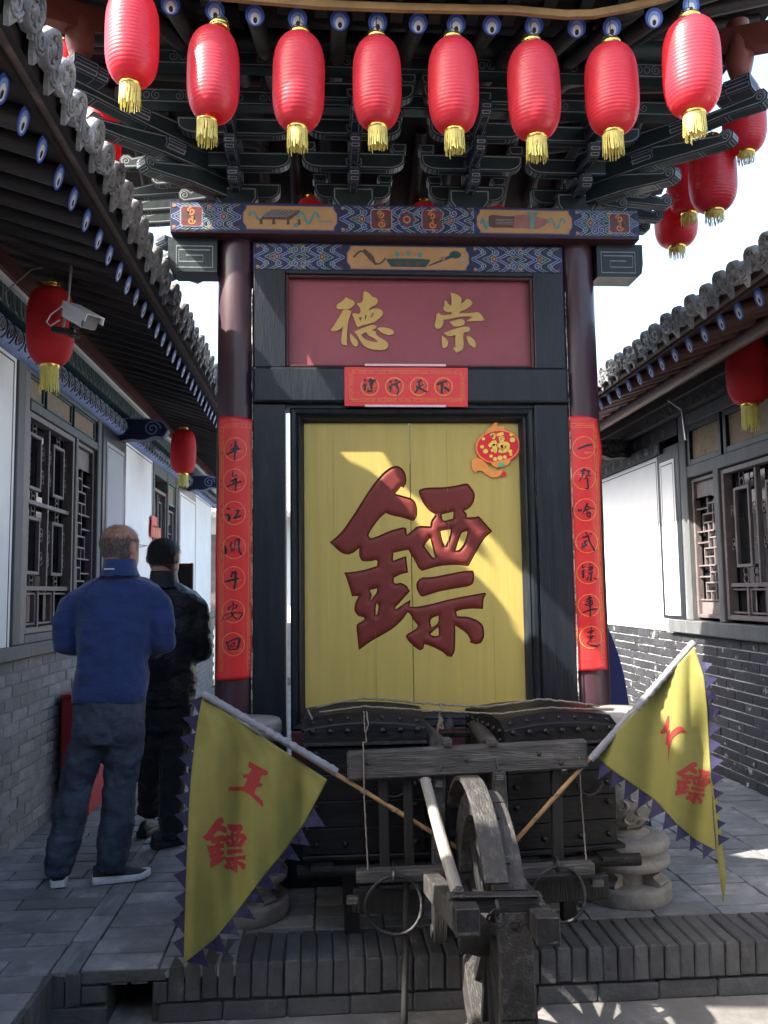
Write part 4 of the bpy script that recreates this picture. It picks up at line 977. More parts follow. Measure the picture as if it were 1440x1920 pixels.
def scrolls(fr, L, droop, th, par):
    for c in (th / 2 + .0012, -th / 2 - .0012):
        b = MB(); b.ribbon(spiral(L - .028, -droop + .03, .022, .004, -.6, 1.5, 14), .0045, fr, 0, c); b.build('scroll_line', 'bracket_line', par)
ZT = zb1                                       # top of the upper beam
def front_set(xc, wide=True):
    f0 = Fr((xc, GY - .02, ZT), (1, 0, 0), (0, 0, 1))
    outlined('cap_block', block(.215, .115), f0, .2, 'bracket_green', gate, .008, .006)
    z = ZT + .085
    for t in range(4):
        Yt = GY - .02 - .155 * t; zt = z + .088 * t
        fr = Fr((xc, Yt, zt), (1, 0, 0), (0, 0, 1))
        L = (.40, .52, .46, .56)[t]
        outlined('bow_arm', gong(L), fr, .055, 'bracket_green', gate)
        for q in (-1, 1): outlined('bearing_block', block(.078, .05), Fr((xc + q * (L / 2 - .03), Yt, zt + .083), (1, 0, 0), (0, 0, 1)), .07, 'bracket_green', gate, .005, .004)
        if t < 3:
            L2 = .155 * (t + 1) + .13
            fa = Fr((xc, GY - .02, zt + .002), (0, -1, 0), (0, 0, 1))
            o = outlined('projecting_arm', nose(L2, .09, .015), fa, .05, 'bracket_blue', gate)
            outlined('bearing_block', block(.09, .05), Fr((xc, Yt - .155, zt + .088), (1, 0, 0), (0, 0, 1)), .08, 'bracket_green', gate, .005, .004)
for xc in (atY(661, 360, GY).x, atY(873, 365, GY).x): front_set(xc)
def corner_set(sg, xc, yc, front=True):
    outlined('cap_block', block(.215, .115), Fr((xc, yc, ZT), (1, 0, 0), (0, 0, 1)), .2, 'bracket_green', gate, .008, .006)
    z = ZT + .085
    dg = V((sg, -1 if front else 1, 0)).normalized()
    for t in range(3):
        zt = z + .088 * t
        for u, Ls, m in ((V((sg, 0, 0)), (.30, .44, .60)[t], 'bracket_green'), (V((0, -1 if front else 1, 0)), (.28, .42, .56)[t], 'bracket_blue'), (dg, (.58, .86, 1.02)[t], 'bracket_green')):
            fr = Fr((xc, yc, zt - (.03 if u is dg else 0) + (.0 if abs(u.x) > .9 else .004)), u, (0, 0, 1))
            th = .075 if u is dg else .055
            dr = (.02, .02, -.02)[t] if u is dg else .015
            o = outlined('projecting_arm', nose(Ls, .10 if u is dg else .095, dr), fr, th, m, gate)
            scrolls(fr, Ls, dr, th, o)
        outlined('bearing_block', block(.12, .055), Fr(V((xc, yc, zt + .085)) + dg * (.42, .62, .84)[t], dg.cross(V((0, 0, 1))), (0, 0, 1)), .11, 'bracket_blue', gate, .006, .005)
        if front:
            fr = Fr((xc - sg * .02, yc - .155 * t - .001, zt), (1, 0, 0), (0, 0, 1)); L = (.40, .52, .56)[t]
            outlined('bow_arm', gong(L), fr, .055, 'bracket_green', gate)
    return z
for sg, xc in ((-1, XLc), (1, XRc)):
    corner_set(sg, xc, GY)
    corner_set(sg, xc, GY + 0.66, False)
    for yk, tl in ((GY + .17, (.28, .62)), (GY + .34, (.30, .64)), (GY + .50, (.28, .62))):    # arms along the side of the gate
        for t, L in enumerate(tl):
            fr = Fr((xc, yk, ZT + .09 + .10 * t), (sg, 0, 0), (0, 0, 1))
            o = outlined('projecting_arm', nose(L, .10, .02), fr, .055, 'bracket_red' if (t == 0 and yk < GY + .5) else 'bracket_green', gate); scrolls(fr, L, .02, .055, o)
        fr = Fr((xc + sg * .16, yk, ZT + .19), (0, 1, 0), (0, 0, 1)); outlined('bow_arm', gong(.34), fr, .05, 'bracket_green', gate)
    gbx('side_beam', 'paint_navy', xc - .07, xc + .07, GY + .162, GY + .66, zb0, zb1 - .002)
    # red baluster that carries the hip on the outermost diagonal arm
    dg = V((sg, -1, 0)).normalized(); p = V((xc, GY, 0)) + dg * .90; zb = ZT + .40
    outlined('hip_block', block(.13, .06), Fr((p.x, p.y, zb - .055), dg.cross(V((0, 0, 1))), (0, 0, 1)), .12, 'bracket_blue', gate, .006, .005)
    b = MB(); b.lathe([(.05, 0), (.054, .015), (.042, .03), (.05, .05), (.064, .11), (.058, .18), (.04, .25), (.05, .27), (.05, .30)], 18, 0, (p.x, p.y, zb + .005)); b.build('hip_baluster', 'baluster_red', gate)
# tie beams over the brackets with faint painted scrolls
for t, Yt in ((2, GY - .33), (3, GY - .50)):
    zt = ZT + .085 + .088 * t + .135
    bb_ = gbx('tie_beam', 'bracket_green', XLc - .55, XRc + .55, Yt - .035, Yt + .035, zt, zt + .075)
    f = Fr((0, Yt - .0365, 0), (1, 0, 0), (0, 0, 1)); b = MB()
    b.ribbon([(XLc - .5, zt + .008), (XRc + .5, zt + .008)], .004, f, 0, .0004); b.ribbon([(XLc - .5, zt + .066), (XRc + .5, zt + .066)], .004, f, 0, .0004)
    x = XLc - .4
    while x < XRc + .4:
        for q in (-1, 1): b.ribbon(spiral(x + q * .045, zt + .038, .025, .004, PI / 2, 1.5 * q, 16), .0028, f, 0, .0006)
        b.ribbon([(x + .014 * math.cos(a * PI / 5), zt + .038 + .016 * math.sin(a * PI / 5)) for a in range(10)], .0028, f, 0, .0006, True); x += .2
    b.build('painted_scrolls', 'bracket_line', bb_)
zpl = ZT + .085 + .088 * 3 + .135 + .135
b = MB(); b.tube([(XLc - .62, GY - .56, zpl - .02), (XRc + .62, GY - .56, zpl - .02)], .05, 12); b.build('eave_purlin', 'bracket_green', gate)
# ---- roof: rafters with painted ends, gilt eave strip, boarding, hips
EY = 3.15
def ze(x):                                     # height of the front eave, lifted towards the corners
    d = x - .45
    return 3.822 + (.055 * (abs(d) / 1.0) ** 2 if d < 0 else .10 * (d / 1.03) ** 3)
def rafter(pe, pin, r=.036):
    pe, pin = V(pe), V(pin); d = (pe - pin).normalized()
    b = MB(); b.tube([pin, pe], r, 12); o = b.build('rafter', 'rafter_left', gate)
    u = d.cross(V((0, 0, 1))).normalized(); v = u.cross(d); f = Fr(pe, u, v) if u.cross(v).dot(d) > 0 else Fr(pe, -u, v)
    e = MB(); eye_disc(e, f, r * 1.05, .003); e.build('rafter_end', EYEM, o)
for px, py in ((320, 8), (403, 20), (478, 29), (558, 36), (637, 38), (708, 42), (784, 44), (855, 46), (922, 47), (1001, 48), (1081, 52), (1147, 51)):
    p = atY(px, py, EY); rafter(p, (p.x, GY + .1, p.z + .5))
for px, py, Y, dx in ((1226, 34, 3.12, .1), (1295, 10, 3.08, .22), (238, -14, 3.10, -.2)):
    p = atY(px, py, Y); rafter(p, (p.x - dx, GY - .1, p.z + .36))
XE0, XE1 = -1.42, 2.31; YB = GY + 1.12; ZS = 4.55   # side eaves and rear eave
def roofz(x, y):
    dx = min(x - XE0, XE1 - x); df = y - 3.03; db = YB - y
    z = min(ze(x) + .058 + .5 * df, 4.11 + .18 * (abs(x - .45) / 1.9) ** 2 + .45 * db, ZS + .3 * dx, 4.85)
    return z + max(0, .5 - dx) * max(0, .5 - df) * .5
for sg, xe, xc in ((-1, XE0, XLc), (1, XE1, XRc)):
    y = 3.42
    while y < YB - .3: xi = xc - sg * .1; rafter((xe - sg * .06, y, roofz(xe - sg * .06, y) - .045), (xi, y, roofz(xi, y) - .045)); y += .19
x = XE0 + .3
while x < XE1 - .2: rafter((x, YB - .08, roofz(x, YB - .08) - .045), (x, GY + .5, roofz(x, GY + .5) - .045)); x += .19
# boarding as a curved hip roof shell
def roofgrid(off, th, name, m):
    NX, NY = 28, 20; xm = (XE0 + XE1) / 2; F0 = 3.03
    vs = []
    for j in range(NY + 1):
        for i in range(NX + 1):
            x = XE0 + (XE1 - XE0) * i / NX; y = F0 + (YB - F0) * j / NY
            z = roofz(x, y)
            vs.append((x, y, z))
    N = NX + 1; nv = len(vs)
    top = [(a, b_, c_ + th) for a, b_, c_ in vs]
    b = MB(); fs = [(j * N + i, (j + 1) * N + i, (j + 1) * N + i + 1, j * N + i + 1) for j in range(NY) for i in range(NX)]
    b.add(vs, fs, 0); b.add(top, [f[::-1] for f in fs], 1)
    ring = [i for i in range(N)] + [j * N + NX for j in range(1, NY + 1)] + [NY * N + i for i in range(NX - 1, -1, -1)] + [j * N for j in range(NY - 1, 0, -1)]
    k = len(ring); P = [vs[i] for i in ring] + [top[i] for i in ring]
    b.add(P, [(i, (i + 1) % k, k + (i + 1) % k, k + i) for i in range(k)], 1)
    return fixn(b.build(name, m, gate))
roofgrid(0, .12, 'roof', ['deck_left', 'tile'])
# gilt strip along the front eave and short flying rafters beyond it
b = MB(); P = [atY(px, py, 3.085) for px, py in ((120, -60), (260, -26), (380, -10), (480, -1), (600, 9), (760, 15), (960, 19), (1060, 28), (1110, 27), (1180, 14), (1260, -8), (1340, -40))]
for i in range(len(P) - 1): b.beam(P[i], P[i + 1], .02, .028)
b.build('eave_strip', 'eave_gold', gate)
x = -.9
while x < 1.9:
    b = MB(); z = ze(x) + .085; b.beam((x, 3.2, z), (x, 2.86, z + .03), .05, .05); b.build('flying_rafter', 'bracket_green', gate); x += .15
b = MB()
for i in range(24):
    xa, xb_ = -1.1 + 3.1 * i / 24, -1.1 + 3.1 * (i + 1) / 24
    b.beam((xa, 2.95, ze(xa) + .125), (xb_, 2.95, ze(xb_) + .125), .22, .02)
b.build('flying_boards', 'deck_left', gate)
for sg, xc in ((-1, XLc), (1, XRc)):
    b = MB(); dg = V((sg, -1, 0)).normalized(); p = V((xc, GY, 0)); b.beam(p + V((0, 0, 4.40)), p + dg * 1.12 + V((0, 0, 4.12)), .09, .11); b.build('hip_beam', 'baluster_red', gate)

# ================================================================== LANTERNS
LR, LH = 0.095, 0.34                            # reference radius and height
def lantern_profile(n=25, sub=3):
    pr = []
    for i in range(n * sub + 1):
        t = -1 + 2 * i / (n * sub)
        r = LR * (.36 + .64 * max(0, 1 - abs(t) ** 3.4) ** .55)
        k = i % sub
        r -= LR * (.018 if k else 0.0) * (1 - abs(t) ** 6)
        pr.append((r, t * LH / 2))
    return pr
b = MB(); b.lathe(lantern_profile(), 36, 0, cap=False); ME_body = b.mesh('lantern_body', ['lantern'], V())
ME_body_old = ME_body.copy(); ME_body_old.materials.clear(); ME_body_old.materials.append(MT['lantern_old'])
b = MB(); b.lathe([(LR * .30, 0), (LR * .385, 0), (LR * .39, .010), (LR * .37, .013), (LR * .39, .016), (LR * .39, .024), (LR * .2, .026)], 24, 0); ME_cap = b.mesh('lantern_cap', ['gold_foil'], V())
b = MB(); b.lathe([(LR * .37, .004), (LR * .40, .002), (LR * .40, -.014), (LR * .37, -.016)], 24, 0, cap=False); ME_ring = b.mesh('lantern_ring', ['gold_foil'], V())
b = MB(); rr = random.Random(3)
for k in range(66):
    a = 2 * PI * k / 66 + rr.uniform(-.02, .02); L = rr.uniform(.060, .082); rad = LR * .385; w = .0017
    o0 = V((math.cos(a), math.sin(a), 0)); tg = V((-math.sin(a), math.cos(a), 0))
    p0 = o0 * rad + V((0, 0, -.012)); p1 = o0 * (rad * rr.uniform(.98, 1.06)) + V((0, 0, -.012 - L * .5)) + tg * rr.uniform(-.002, .002); p2 = o0 * (rad * rr.uniform(.95, 1.10)) + V((0, 0, -.012 - L)) + tg * rr.uniform(-.004, .004)
    for q0, q1 in ((p0, p1), (p1, p2)): b.add([q0 - tg * w, q0 + tg * w, q1 + tg * w, q1 - tg * w], [(0, 1, 2, 3)])
ME_tas = b.mesh('tassel', ['tassel'], V())
def lantern(px, yt, yb, w, Y, label, group, tilt=0.0, hang=None, old=False, tas=1.0, D=None, yaw=0.0):
    zt, zb = atY(px, yt, Y).z, atY(px, yb, Y).z; c = atY(px, (yt + yb) / 2, Y); c.z = (zt + zb) / 2
    D = D or (atY(px + w / 2, (yt + yb) / 2, Y) - atY(px - w / 2, (yt + yb) / 2, Y)).length
    sr = D / (2 * LR); sz = (zt - zb) / LH
    t = thing('red_lantern', (c.x, c.y, zb), label, 'lantern', group)
    R = Matrix.Rotation(tilt, 3, 'Y'); e = (0, tilt, yaw)
    place('lantern_body', ME_body_old if old else ME_body, c, t, e, (sr, sr, sz))
    top = c + R @ V((0, 0, LH / 2 * sz)); bot = c - R @ V((0, 0, LH / 2 * sz))
    place('lantern_cap', ME_cap, top - R @ V((0, 0, .004)), t, e, (sr, sr, sr))
    place('lantern_ring', ME_ring, bot + R @ V((0, 0, .004)), t, e, (sr, sr, sr))
    place('tassel', ME_tas, bot + V((0, 0, .004)), t, (0, tilt * .4, yaw), (sr, sr, sr * tas))
    hz = hang if hang is not None else top.z + .12
    b = MB(); hp = V((top.x, top.y, hz)); s_ = LR * .34 * sr
    b.tube([top + R @ V((-s_, 0, .02)), top + V((-s_ * .8, 0, .045)), top + V((0, 0, .062)), top + V((s_ * .8, 0, .045)), top + R @ V((s_, 0, .02))], .0018, 5)
    b.tube([top + V((0, 0, .06)), hp], .0018, 5); b.build('hanging_wire', 'wire', t)
    return t
gf = 'row of lanterns along the front eave of the gate'
names = ['lantern cut by the top of the picture, leftmost in the front eave row', 'tilted lantern, second from the left in the front eave row', 'third lantern from the left in the front eave row', 'fourth lantern from the left in the front eave row', 'fifth lantern from the left in the front eave row', 'sixth lantern from the left in the front eave row', 'seventh lantern from the left in the front eave row', 'large lantern at the right end of the front eave row']
for (px, yt, yb, w, Y, ti), nm in zip(((248, -12, 158, 101, 2.98, 0.03), (400, 55, 228, 99, 3.06, .12), (560, 70, 240, 99, 3.1, .03), (707, 77, 238, 92, 3.1, 0.0), (850, 80, 245, 95, 3.1, .0), (1001, 87, 257, 97, 3.1, -.02), (1147, 90, 248, 97, 3.1, .02), (1297, 42, 212, 103, 2.98, 0)), names):
    lantern(px, yt, yb, w, Y, 'red ' + nm, gf, ti, ze(atY(px, 40, 3.1).x) + .02, yaw=random.uniform(0, 6))
gs = 'lanterns along the side eaves of the gate'
for (px, yt, yb, w, Y), nm in zip(((125, 85, 212, 78, 4.3), (188, 205, 335, 78, 4.9), (1395, 165, 285, 76, 4.25), (1336, 265, 395, 84, 4.4), (1289, 305, 400, 72, 4.9), (1267, 365, 462, 76, 5.1)),
        ('red lantern half hidden behind the left roof tiles, the nearer of two', 'red lantern half hidden behind the left roof tiles, the lower of two', 'red lantern nearest the right edge of the picture under the gate eave', 'largest red lantern right of the gate, against the white sky', 'red lantern hidden mostly behind the largest one right of the gate', 'lowest red lantern right of the gate above the tiled roof')):
    lantern(px, yt, yb, w, Y, nm, gs, 0, roofz(max(-1.4, min(2.29, atY(px, yt, Y).x)), Y) - .02, tas=.6, yaw=random.uniform(0, 6))
gr = 'lanterns on the rear eave of the gate'
for px, py, nm in ((583, 374, 'red lantern top peeking over the go board painting of the beam'), (704, 384, 'red lantern top peeking over the middle of the painted beam'), (795, 382, 'red lantern top peeking over the beam right of its centre flower'), (925, 386, 'red lantern top peeking over the lute painting of the beam')):
    lantern(px, py, py + 105, 60, 5.25, nm, gr, 0, 4.18)
gh = 'lanterns under the house eaves'
lantern(95, 540, 684, 88, 4.4, 'red lantern behind the white security camera under the left eave', gh, 0, 3.32, True, 1.35)
lantern(344, 806, 888, 48, 8.1, 'small red lantern farther back under the left eave', gh, 0, 3.3, True, 1.2)
lantern(1402, 632, 758, 76, 5.15, 'red lantern under the right house eave', gh, 0, 3.15, True, 1.35)

# ================================================================== BANNERS
def cat(pts, n=4):
    """Catmull-Rom through (x, y, w)"""
    P = [pts[0]] + list(pts) + [pts[-1]]; out = []
    for i in range(1, len(P) - 2):
        for k in range(n):
            t = k / n; o = []
            for a in range(3):
                p0, p1, p2, p3 = P[i - 1][a], P[i][a], P[i + 1][a], P[i + 2][a]
                o.append(.5 * ((2 * p1) + (-p0 + p2) * t + (2 * p0 - 5 * p1 + 4 * p2 - p3) * t * t + (-p0 + 3 * p1 - 3 * p2 + p3) * t ** 3))
            out.append(tuple(o))
    out.append(tuple(pts[-1])); return out
def pxribbon(b, pts, surf, off, mi=0, closed=False):
    k = len(pts); P = []
    for i in range(k):
        a = pts[(i + 1) % k] if closed or i < k - 1 else pts[i]; c = pts[i - 1] if closed or i > 0 else pts[i]
        dx, dy = a[0] - c[0], a[1] - c[1]; L = math.hypot(dx, dy) or 1; nx, ny = -dy / L, dx / L; w = max(.3, pts[i][2]) / 2
        P.append(surf(pts[i][0] + nx * w, pts[i][1] + ny * w, off)); P.append(surf(pts[i][0] - nx * w, pts[i][1] - ny * w, off))
    b.add(P, [(2 * i, 2 * i + 1, 2 * ((i + 1) % k) + 1, 2 * ((i + 1) % k)) for i in range(k if closed else k - 1)], mi)
def strokes(b, lst, ox, oy, k, surf, off, grow=1.0):
    for n_, st in enumerate(lst):
        pts = cat([(ox + p[0] / k, oy + p[1] / k, p[2] / k * grow * 1.22) for p in st], 4)
        pxribbon(b, pts, surf, off + .00008 * (n_ % 7))
def border(b, pts, surf, off, w=7.0):
    """printed gold frieze: two fine lines with little leaf motifs between"""
    L = 0
    for (x0, y0), (x1, y1) in zip(pts[:-1], pts[1:]):
        d = math.hypot(x1 - x0, y1 - y0); n = max(2, int(d / 8)); nx, ny = -(y1 - y0) / d, (x1 - x0) / d
        for q in (-1, 1):
            pxribbon(b, [(x0 + (x1 - x0) * t / n + nx * q * w / 2, y0 + (y1 - y0) * t / n + ny * q * w / 2, .7) for t in range(n + 1)], surf, off)
        for t in range(n * 2):
            s_ = (t + .5) / (n * 2); q = 1 if t % 2 else -1; cx_, cy_ = x0 + (x1 - x0) * s_, y0 + (y1 - y0) * s_; ux, uy = (x1 - x0) / d, (y1 - y0) / d
            if random.random() < .15: continue
            pxribbon(b, [(cx_ - ux * 2.2 + nx * q * 2, cy_ - uy * 2.2 + ny * q * 2, .5), (cx_ - nx * q * .6, cy_ - ny * q * .6, 1.6), (cx_ + ux * 2.2 + nx * q * 2, cy_ + uy * 2.2 + ny * q * 2, .5)], surf, off + .0001)
BAN = [[(283,420,8),(283,455,20)],[(345,375,25),(345,480,32),(335,560,20),(330,655,16)],[(345,430,10),(385,465,14)],[(268,500,8),(350,485,30),(420,498,10)],[(220,570,16),(290,535,22),(350,500,25),(420,497,8)]]
NIAN = [[(315,805,10),(300,860,18),(330,870,14),(370,850,18)],[(270,945,10),(330,920,22),(370,905,20)],[(310,930,15),(315,975,15)],[(220,1020,20),(300,985,18),(430,945,16)],[(350,910,25),(350,1000,22),(340,1085,10)]]
JIANG = [[(230,1310,20),(265,1330,22)],[(205,1410,20),(245,1405,26),(250,1440,20),(250,1490,22),(285,1400,5)],[(335,1350,10),(385,1345,25),(365,1400,20),(320,1450,16)],[(320,1450,20),(380,1435,22),(425,1410,16)]]
HU = [[(220,1750,14),(235,1765,16)],[(185,1830,10),(205,1860,25),(205,1950,25),(225,1880,6)],[(255,1840,8),(300,1800,14)],[(285,1775,12),(280,1860,14)],[(265,1880,10),(300,1870,12),(290,1920,12)],[(340,1760,12),(395,1740,20),(390,1830,20),(400,1910,18),(430,1960,22)],[(335,1770,14),(335,1860,12),(310,1910,8)],[(345,1830,8),(390,1820,8)],[(345,1870,8),(390,1860,8)]]
PING = [[(285,395,16),(350,388,24),(335,430,22)],[(305,405,14),(280,460,20)],[(190,525,16),(290,500,26),(395,478,18)],[(345,400,26),(345,500,28),(325,630,18)]]
AN = [[(310,805,16),(315,850,12)],[(255,860,14),(245,915,18)],[(265,880,8),(330,845,8),(370,855,14),(340,895,12)],[(320,870,14),(290,960,12),(360,1040,16)],[(330,930,10),(300,990,10),(200,1045,10),(170,1020,8),(210,980,8),(330,955,8),(440,960,16),(390,1045,14)]]
HUI = [[(210,1350,18),(235,1400,22),(255,1470,24)],[(225,1375,16),(320,1320,18),(395,1310,24),(395,1370,26),(365,1460,24)],[(260,1465,14),(350,1455,14)],[(275,1390,14),(280,1430,14)],[(285,1385,12),(340,1365,12),(320,1420,12)],[(280,1425,10),(320,1415,10)]]
YI = [[(245,495,14),(330,460,24),(400,438,26),(450,440,18)]]
SHENG = [[(330,760,22),(330,790,18)],[(280,800,12),(340,790,18),(375,800,10)],[(315,800,16),(310,860,14),(265,945,6)],[(295,840,12),(340,830,10)],[(370,810,12),(405,795,16),(380,840,14)],[(345,870,12),(425,855,14)],[(400,830,12),(360,880,14),(340,915,12)],[(375,900,16),(380,960,18),(385,1040,18),(335,1040,8)]]
HA = [[(255,1320,14),(265,1360,14)],[(265,1345,10),(295,1335,16),(290,1360,12)],[(380,1240,14),(355,1300,20),(310,1395,8)],[(365,1280,20),(420,1310,16),(470,1315,12)],[(345,1340,14),(400,1330,14)],[(365,1370,14),(375,1425,14)],[(370,1385,12),(415,1375,18),(410,1440,16)],[(375,1430,10),(415,1425,10)],[(375,1320,12),(375,1360,12)]]
WU = [[(310,1720,14),(390,1700,18)],[(350,1650,10),(385,1690,14)],[(420,1660,18),(440,1675,14)],[(390,1690,18),(410,1780,18),(480,1905,20)],[(330,1790,14),(385,1760,14)],[(345,1760,14),(350,1830,16)],[(300,1860,22),(350,1830,20),(380,1800,12)],[(310,1790,12),(315,1850,14)]]
BIAO = [[(320,355,10),(315,400,16),(350,385,8)],[(300,460,10),(345,430,14)],[(325,440,12),(325,550,18)],[(300,490,12),(345,480,12)],[(310,520,18),(345,515,14)],[(400,355,14),(430,350,12)],[(395,400,14),(460,385,16)],[(405,400,12),(400,440,14)],[(430,380,12),(425,440,14)],[(455,390,12),(445,435,12)],[(400,440,12),(450,430,12)],[(385,480,14),(460,465,14)],[(430,480,16),(425,590,20)],[(395,520,12),(370,580,16)],[(465,540,14),(510,565,22)]]
CHE = [[(365,845,16),(440,815,18)],[(345,900,14),(370,925,16)],[(360,875,12),(440,860,14),(440,910,14),(370,925,10)],[(365,900,8),(440,885,8)],[(315,1025,14),(420,985,18),(515,968,14)],[(405,785,16),(415,900,22),(415,1080,14)]]
ZOU = [[(435,1225,12),(420,1330,16)],[(380,1300,12),(470,1270,12)],[(350,1365,8),(460,1345,16)],[(425,1350,14),(410,1400,14)],[(440,1365,12),(400,1410,12),(365,1450,10)],[(365,1450,14),(430,1475,14),(510,1490,24),(550,1460,8)],[(410,1420,8),(440,1430,8)]]
def couplet(label, xc, corners, edge, chars, circ, brd, k=7.384):
    (tlx, tly), (trx, try_), (brx, bry), (blx, bly) = corners
    Yf = GY - .108 - .007
    def surf(px, py, off=0.0):
        p = atY(px, py, Yf); d = p.x - xc
        cr = .0025 * math.sin(py * .021 + px * .03) + (.004 * math.exp(-((py - 1028) / 5) ** 2)) + .003 * math.exp(-((py - 895) / 5) ** 2)
        p.y = Yf + 3.6 * d * d - abs(d) ** 3 * 6 - off - cr * .8; return p
    t = thing('couplet_banner', surf((blx + brx) / 2, bly), label, 'banner', 'paper couplets on the gate columns')
    b = MB(); NU, NV = 14, 70; vs = []
    for j in range(NV + 1):
        v = j / NV; wob = edge(v)
        for i in range(NU + 1):
            u = i / NU; xl = tlx + (blx - tlx) * v + wob[0]; xr = trx + (brx - trx) * v + wob[1]
            yl = tly + (bly - tly) * v; yr = try_ + (bry - try_) * v
            vs.append(surf(xl + (xr - xl) * u, yl + (yr - yl) * u - 3 * math.sin(PI * u) * (1 - v)))
    b.add(vs, [(j * (NU + 1) + i, j * (NU + 1) + i + 1, (j + 1) * (NU + 1) + i + 1, (j + 1) * (NU + 1) + i) for j in range(NV) for i in range(NU)], 0, True)
    o = b.build('paper', 'paper_red', t); s_ = o.modifiers.new('thick', 'SOLIDIFY'); s_.thickness = .0006
    b = MB(); border(b, brd, surf, .0022)
    for cx_, cy_, r in circ:
        pxribbon(b, [(cx_ + r * math.cos(a * PI / 16), cy_ + r * 1.03 * math.sin(a * PI / 16), 1.5) for a in range(32)], surf, .0022, 0, True)
        rr = random.Random(int(cy_))
        for q in range(5):
            x0, y0 = cx_ + rr.uniform(-.6, .4) * r, cy_ + rr.uniform(-.5, .6) * r
            pxribbon(b, [(x0 + t_ * 3, y0 + 2 * math.sin(t_), .9) for t_ in range(4)], surf, .0021)
    b.build('gold_print', 'paper_gold', t)
    for lst, ox, oy in chars:
        b = MB(); strokes(b, lst, ox, oy, k, surf, .0032); b.build('brush_character', 'ink', t)
y2 = 775 + 1809 / 7.384
couplet('red paper couplet with seven brush characters on the left gate column', XLc, ((409, 781), (479, 787), (474, 1272), (402, 1277)),
        lambda v: (2.5 * math.sin(v * 9) - 2 * math.exp(-((v - .08) / .05) ** 2), 2.5 * math.exp(-((v - .08) / .06) ** 2) - 2 * math.sin(v * 6)),
        [(BAN, 395, 775), (NIAN, 395, 775), (JIANG, 395, 775), (HU, 395, 775), (PING, 395, y2 - 775 + 775 - 0), (AN, 395, y2), (HUI, 395, y2)],
        [(441, 842, 21), (440, 901, 21), (439, 962, 21), (439, 1026, 21), (438, 1084, 21), (437, 1146, 21), (437, 1208, 21)],
        [(414, 1260), (415, 1000), (415, 798), (471, 798), (470, 1000), (467, 1258)])
y4 = 775 + 1735 / 7.384
couplet('red paper couplet with a sunlit lower end on the right gate column', XRc, ((1057, 780), (1121, 785), (1140, 1256), (1071, 1260)),
        lambda v: (2 * math.sin(v * 7), 6 * math.exp(-((v - .12) / .07) ** 2) + 1.5 * math.sin(v * 8)),
        [(YI, 1050, 775), (SHENG, 1050, 775), (HA, 1050, 775), (WU, 1050, 775), (BIAO, 1050, y4), (CHE, 1050, y4), (ZOU, 1050, y4)],
        [(1095, 839, 20), (1096, 897, 20), (1098, 956, 20), (1101, 1016, 20), (1103, 1074, 20), (1105, 1135, 20), (1108, 1195, 20)],
        [(1083, 1235), (1074, 1000), (1067, 796), (1116, 799), (1125, 1000), (1132, 1235)])
# horizontal banner over the doors
HY = FY - .020 - .005
def hsurf(px, py, off=0.0):
    p = atY(px, py, HY); p.y -= off + .002 * math.sin(px * .05); return p
hb = thing('lintel_banner', hsurf(761, 762), 'small horizontal red paper with four ringed characters above the yellow doors', 'banner')
b = MB(); NU = 30; vs = []
for j in range(7):
    for i in range(NU + 1): u, v = i / NU, j / 6; vs.append(hsurf(646 + 231 * u, 689 + 73 * v + (1.5) * (u - .5)))
b.add(vs, [(j * (NU + 1) + i, j * (NU + 1) + i + 1, (j + 1) * (NU + 1) + i + 1, (j + 1) * (NU + 1) + i) for j in range(6) for i in range(NU)], 0, True); b.build('paper', 'paper_red', hb)
b = MB(); border(b, [(659, 697), (867, 699), (867, 750), (659, 750), (659, 697)], hsurf, .002, 6)
for cx_ in (693.5, 739.5, 785.5, 831.5):
    pxribbon(b, [(cx_ + 16.5 * math.cos(a * PI / 16), 725 + 16.5 * math.sin(a * PI / 16), 2.6) for a in range(32)], hsurf, .0022, 0, True)
    for a in range(9): pxribbon(b, [(cx_ - 8 + a * 2, 722 + 6 * math.sin(a * 2.1), 1), (cx_ - 6 + a * 2, 727 + 6 * math.cos(a * 2.1), 1.5)], hsurf, .0021)
b.build('gold_print', 'paper_gold', hb)
for lst in ([[(265,175,18),(240,200,16)],[(270,230,14),(235,250,16)],[(258,240,18),(255,300,22)],[(320,170,18),(300,200,14)],[(290,205,14),(370,190,22)],[(320,190,24),(340,225,24)],[(295,235,14),(345,225,16)],[(320,230,20),(325,285,24)],[(290,290,12),(290,320,18)],[(300,310,18),(340,300,14)],[(365,300,16),(375,310,10)]],
            [[(540,195,20),(525,215,20)],[(560,230,18),(510,275,16)],[(535,255,16),(530,320,14)],[(580,200,16),(605,190,18)],[(570,240,20),(640,200,14)],[(590,240,20),(615,290,14),(600,350,14)]],
            [[(820,215,18),(865,190,20)],[(800,265,14),(890,240,12)],[(840,210,18),(835,265,22),(795,330,14)],[(830,270,22),(870,290,16),(925,320,16)]],
            [[(1030,240,16),(1080,215,22),(1145,195,18)],[(1090,215,22),(1085,280,24),(1085,335,20)],[(1110,260,20),(1165,305,22)]]):
    b = MB(); strokes(b, lst, 640, 680, 5.76, hsurf, .0032, .95); b.build('brush_character', 'ink', hb)
for y0 in (685.5, 762):
    b = MB(); b.add([hsurf(684, y0 - 3.0, .0045), hsurf(836, y0 - 2.5, .0045), hsurf(836, y0 + 1.5, .0045), hsurf(684, y0 + 1.0, .0045)], [(0, 1, 2, 3)]); b.build('tape', 'tape', hb)
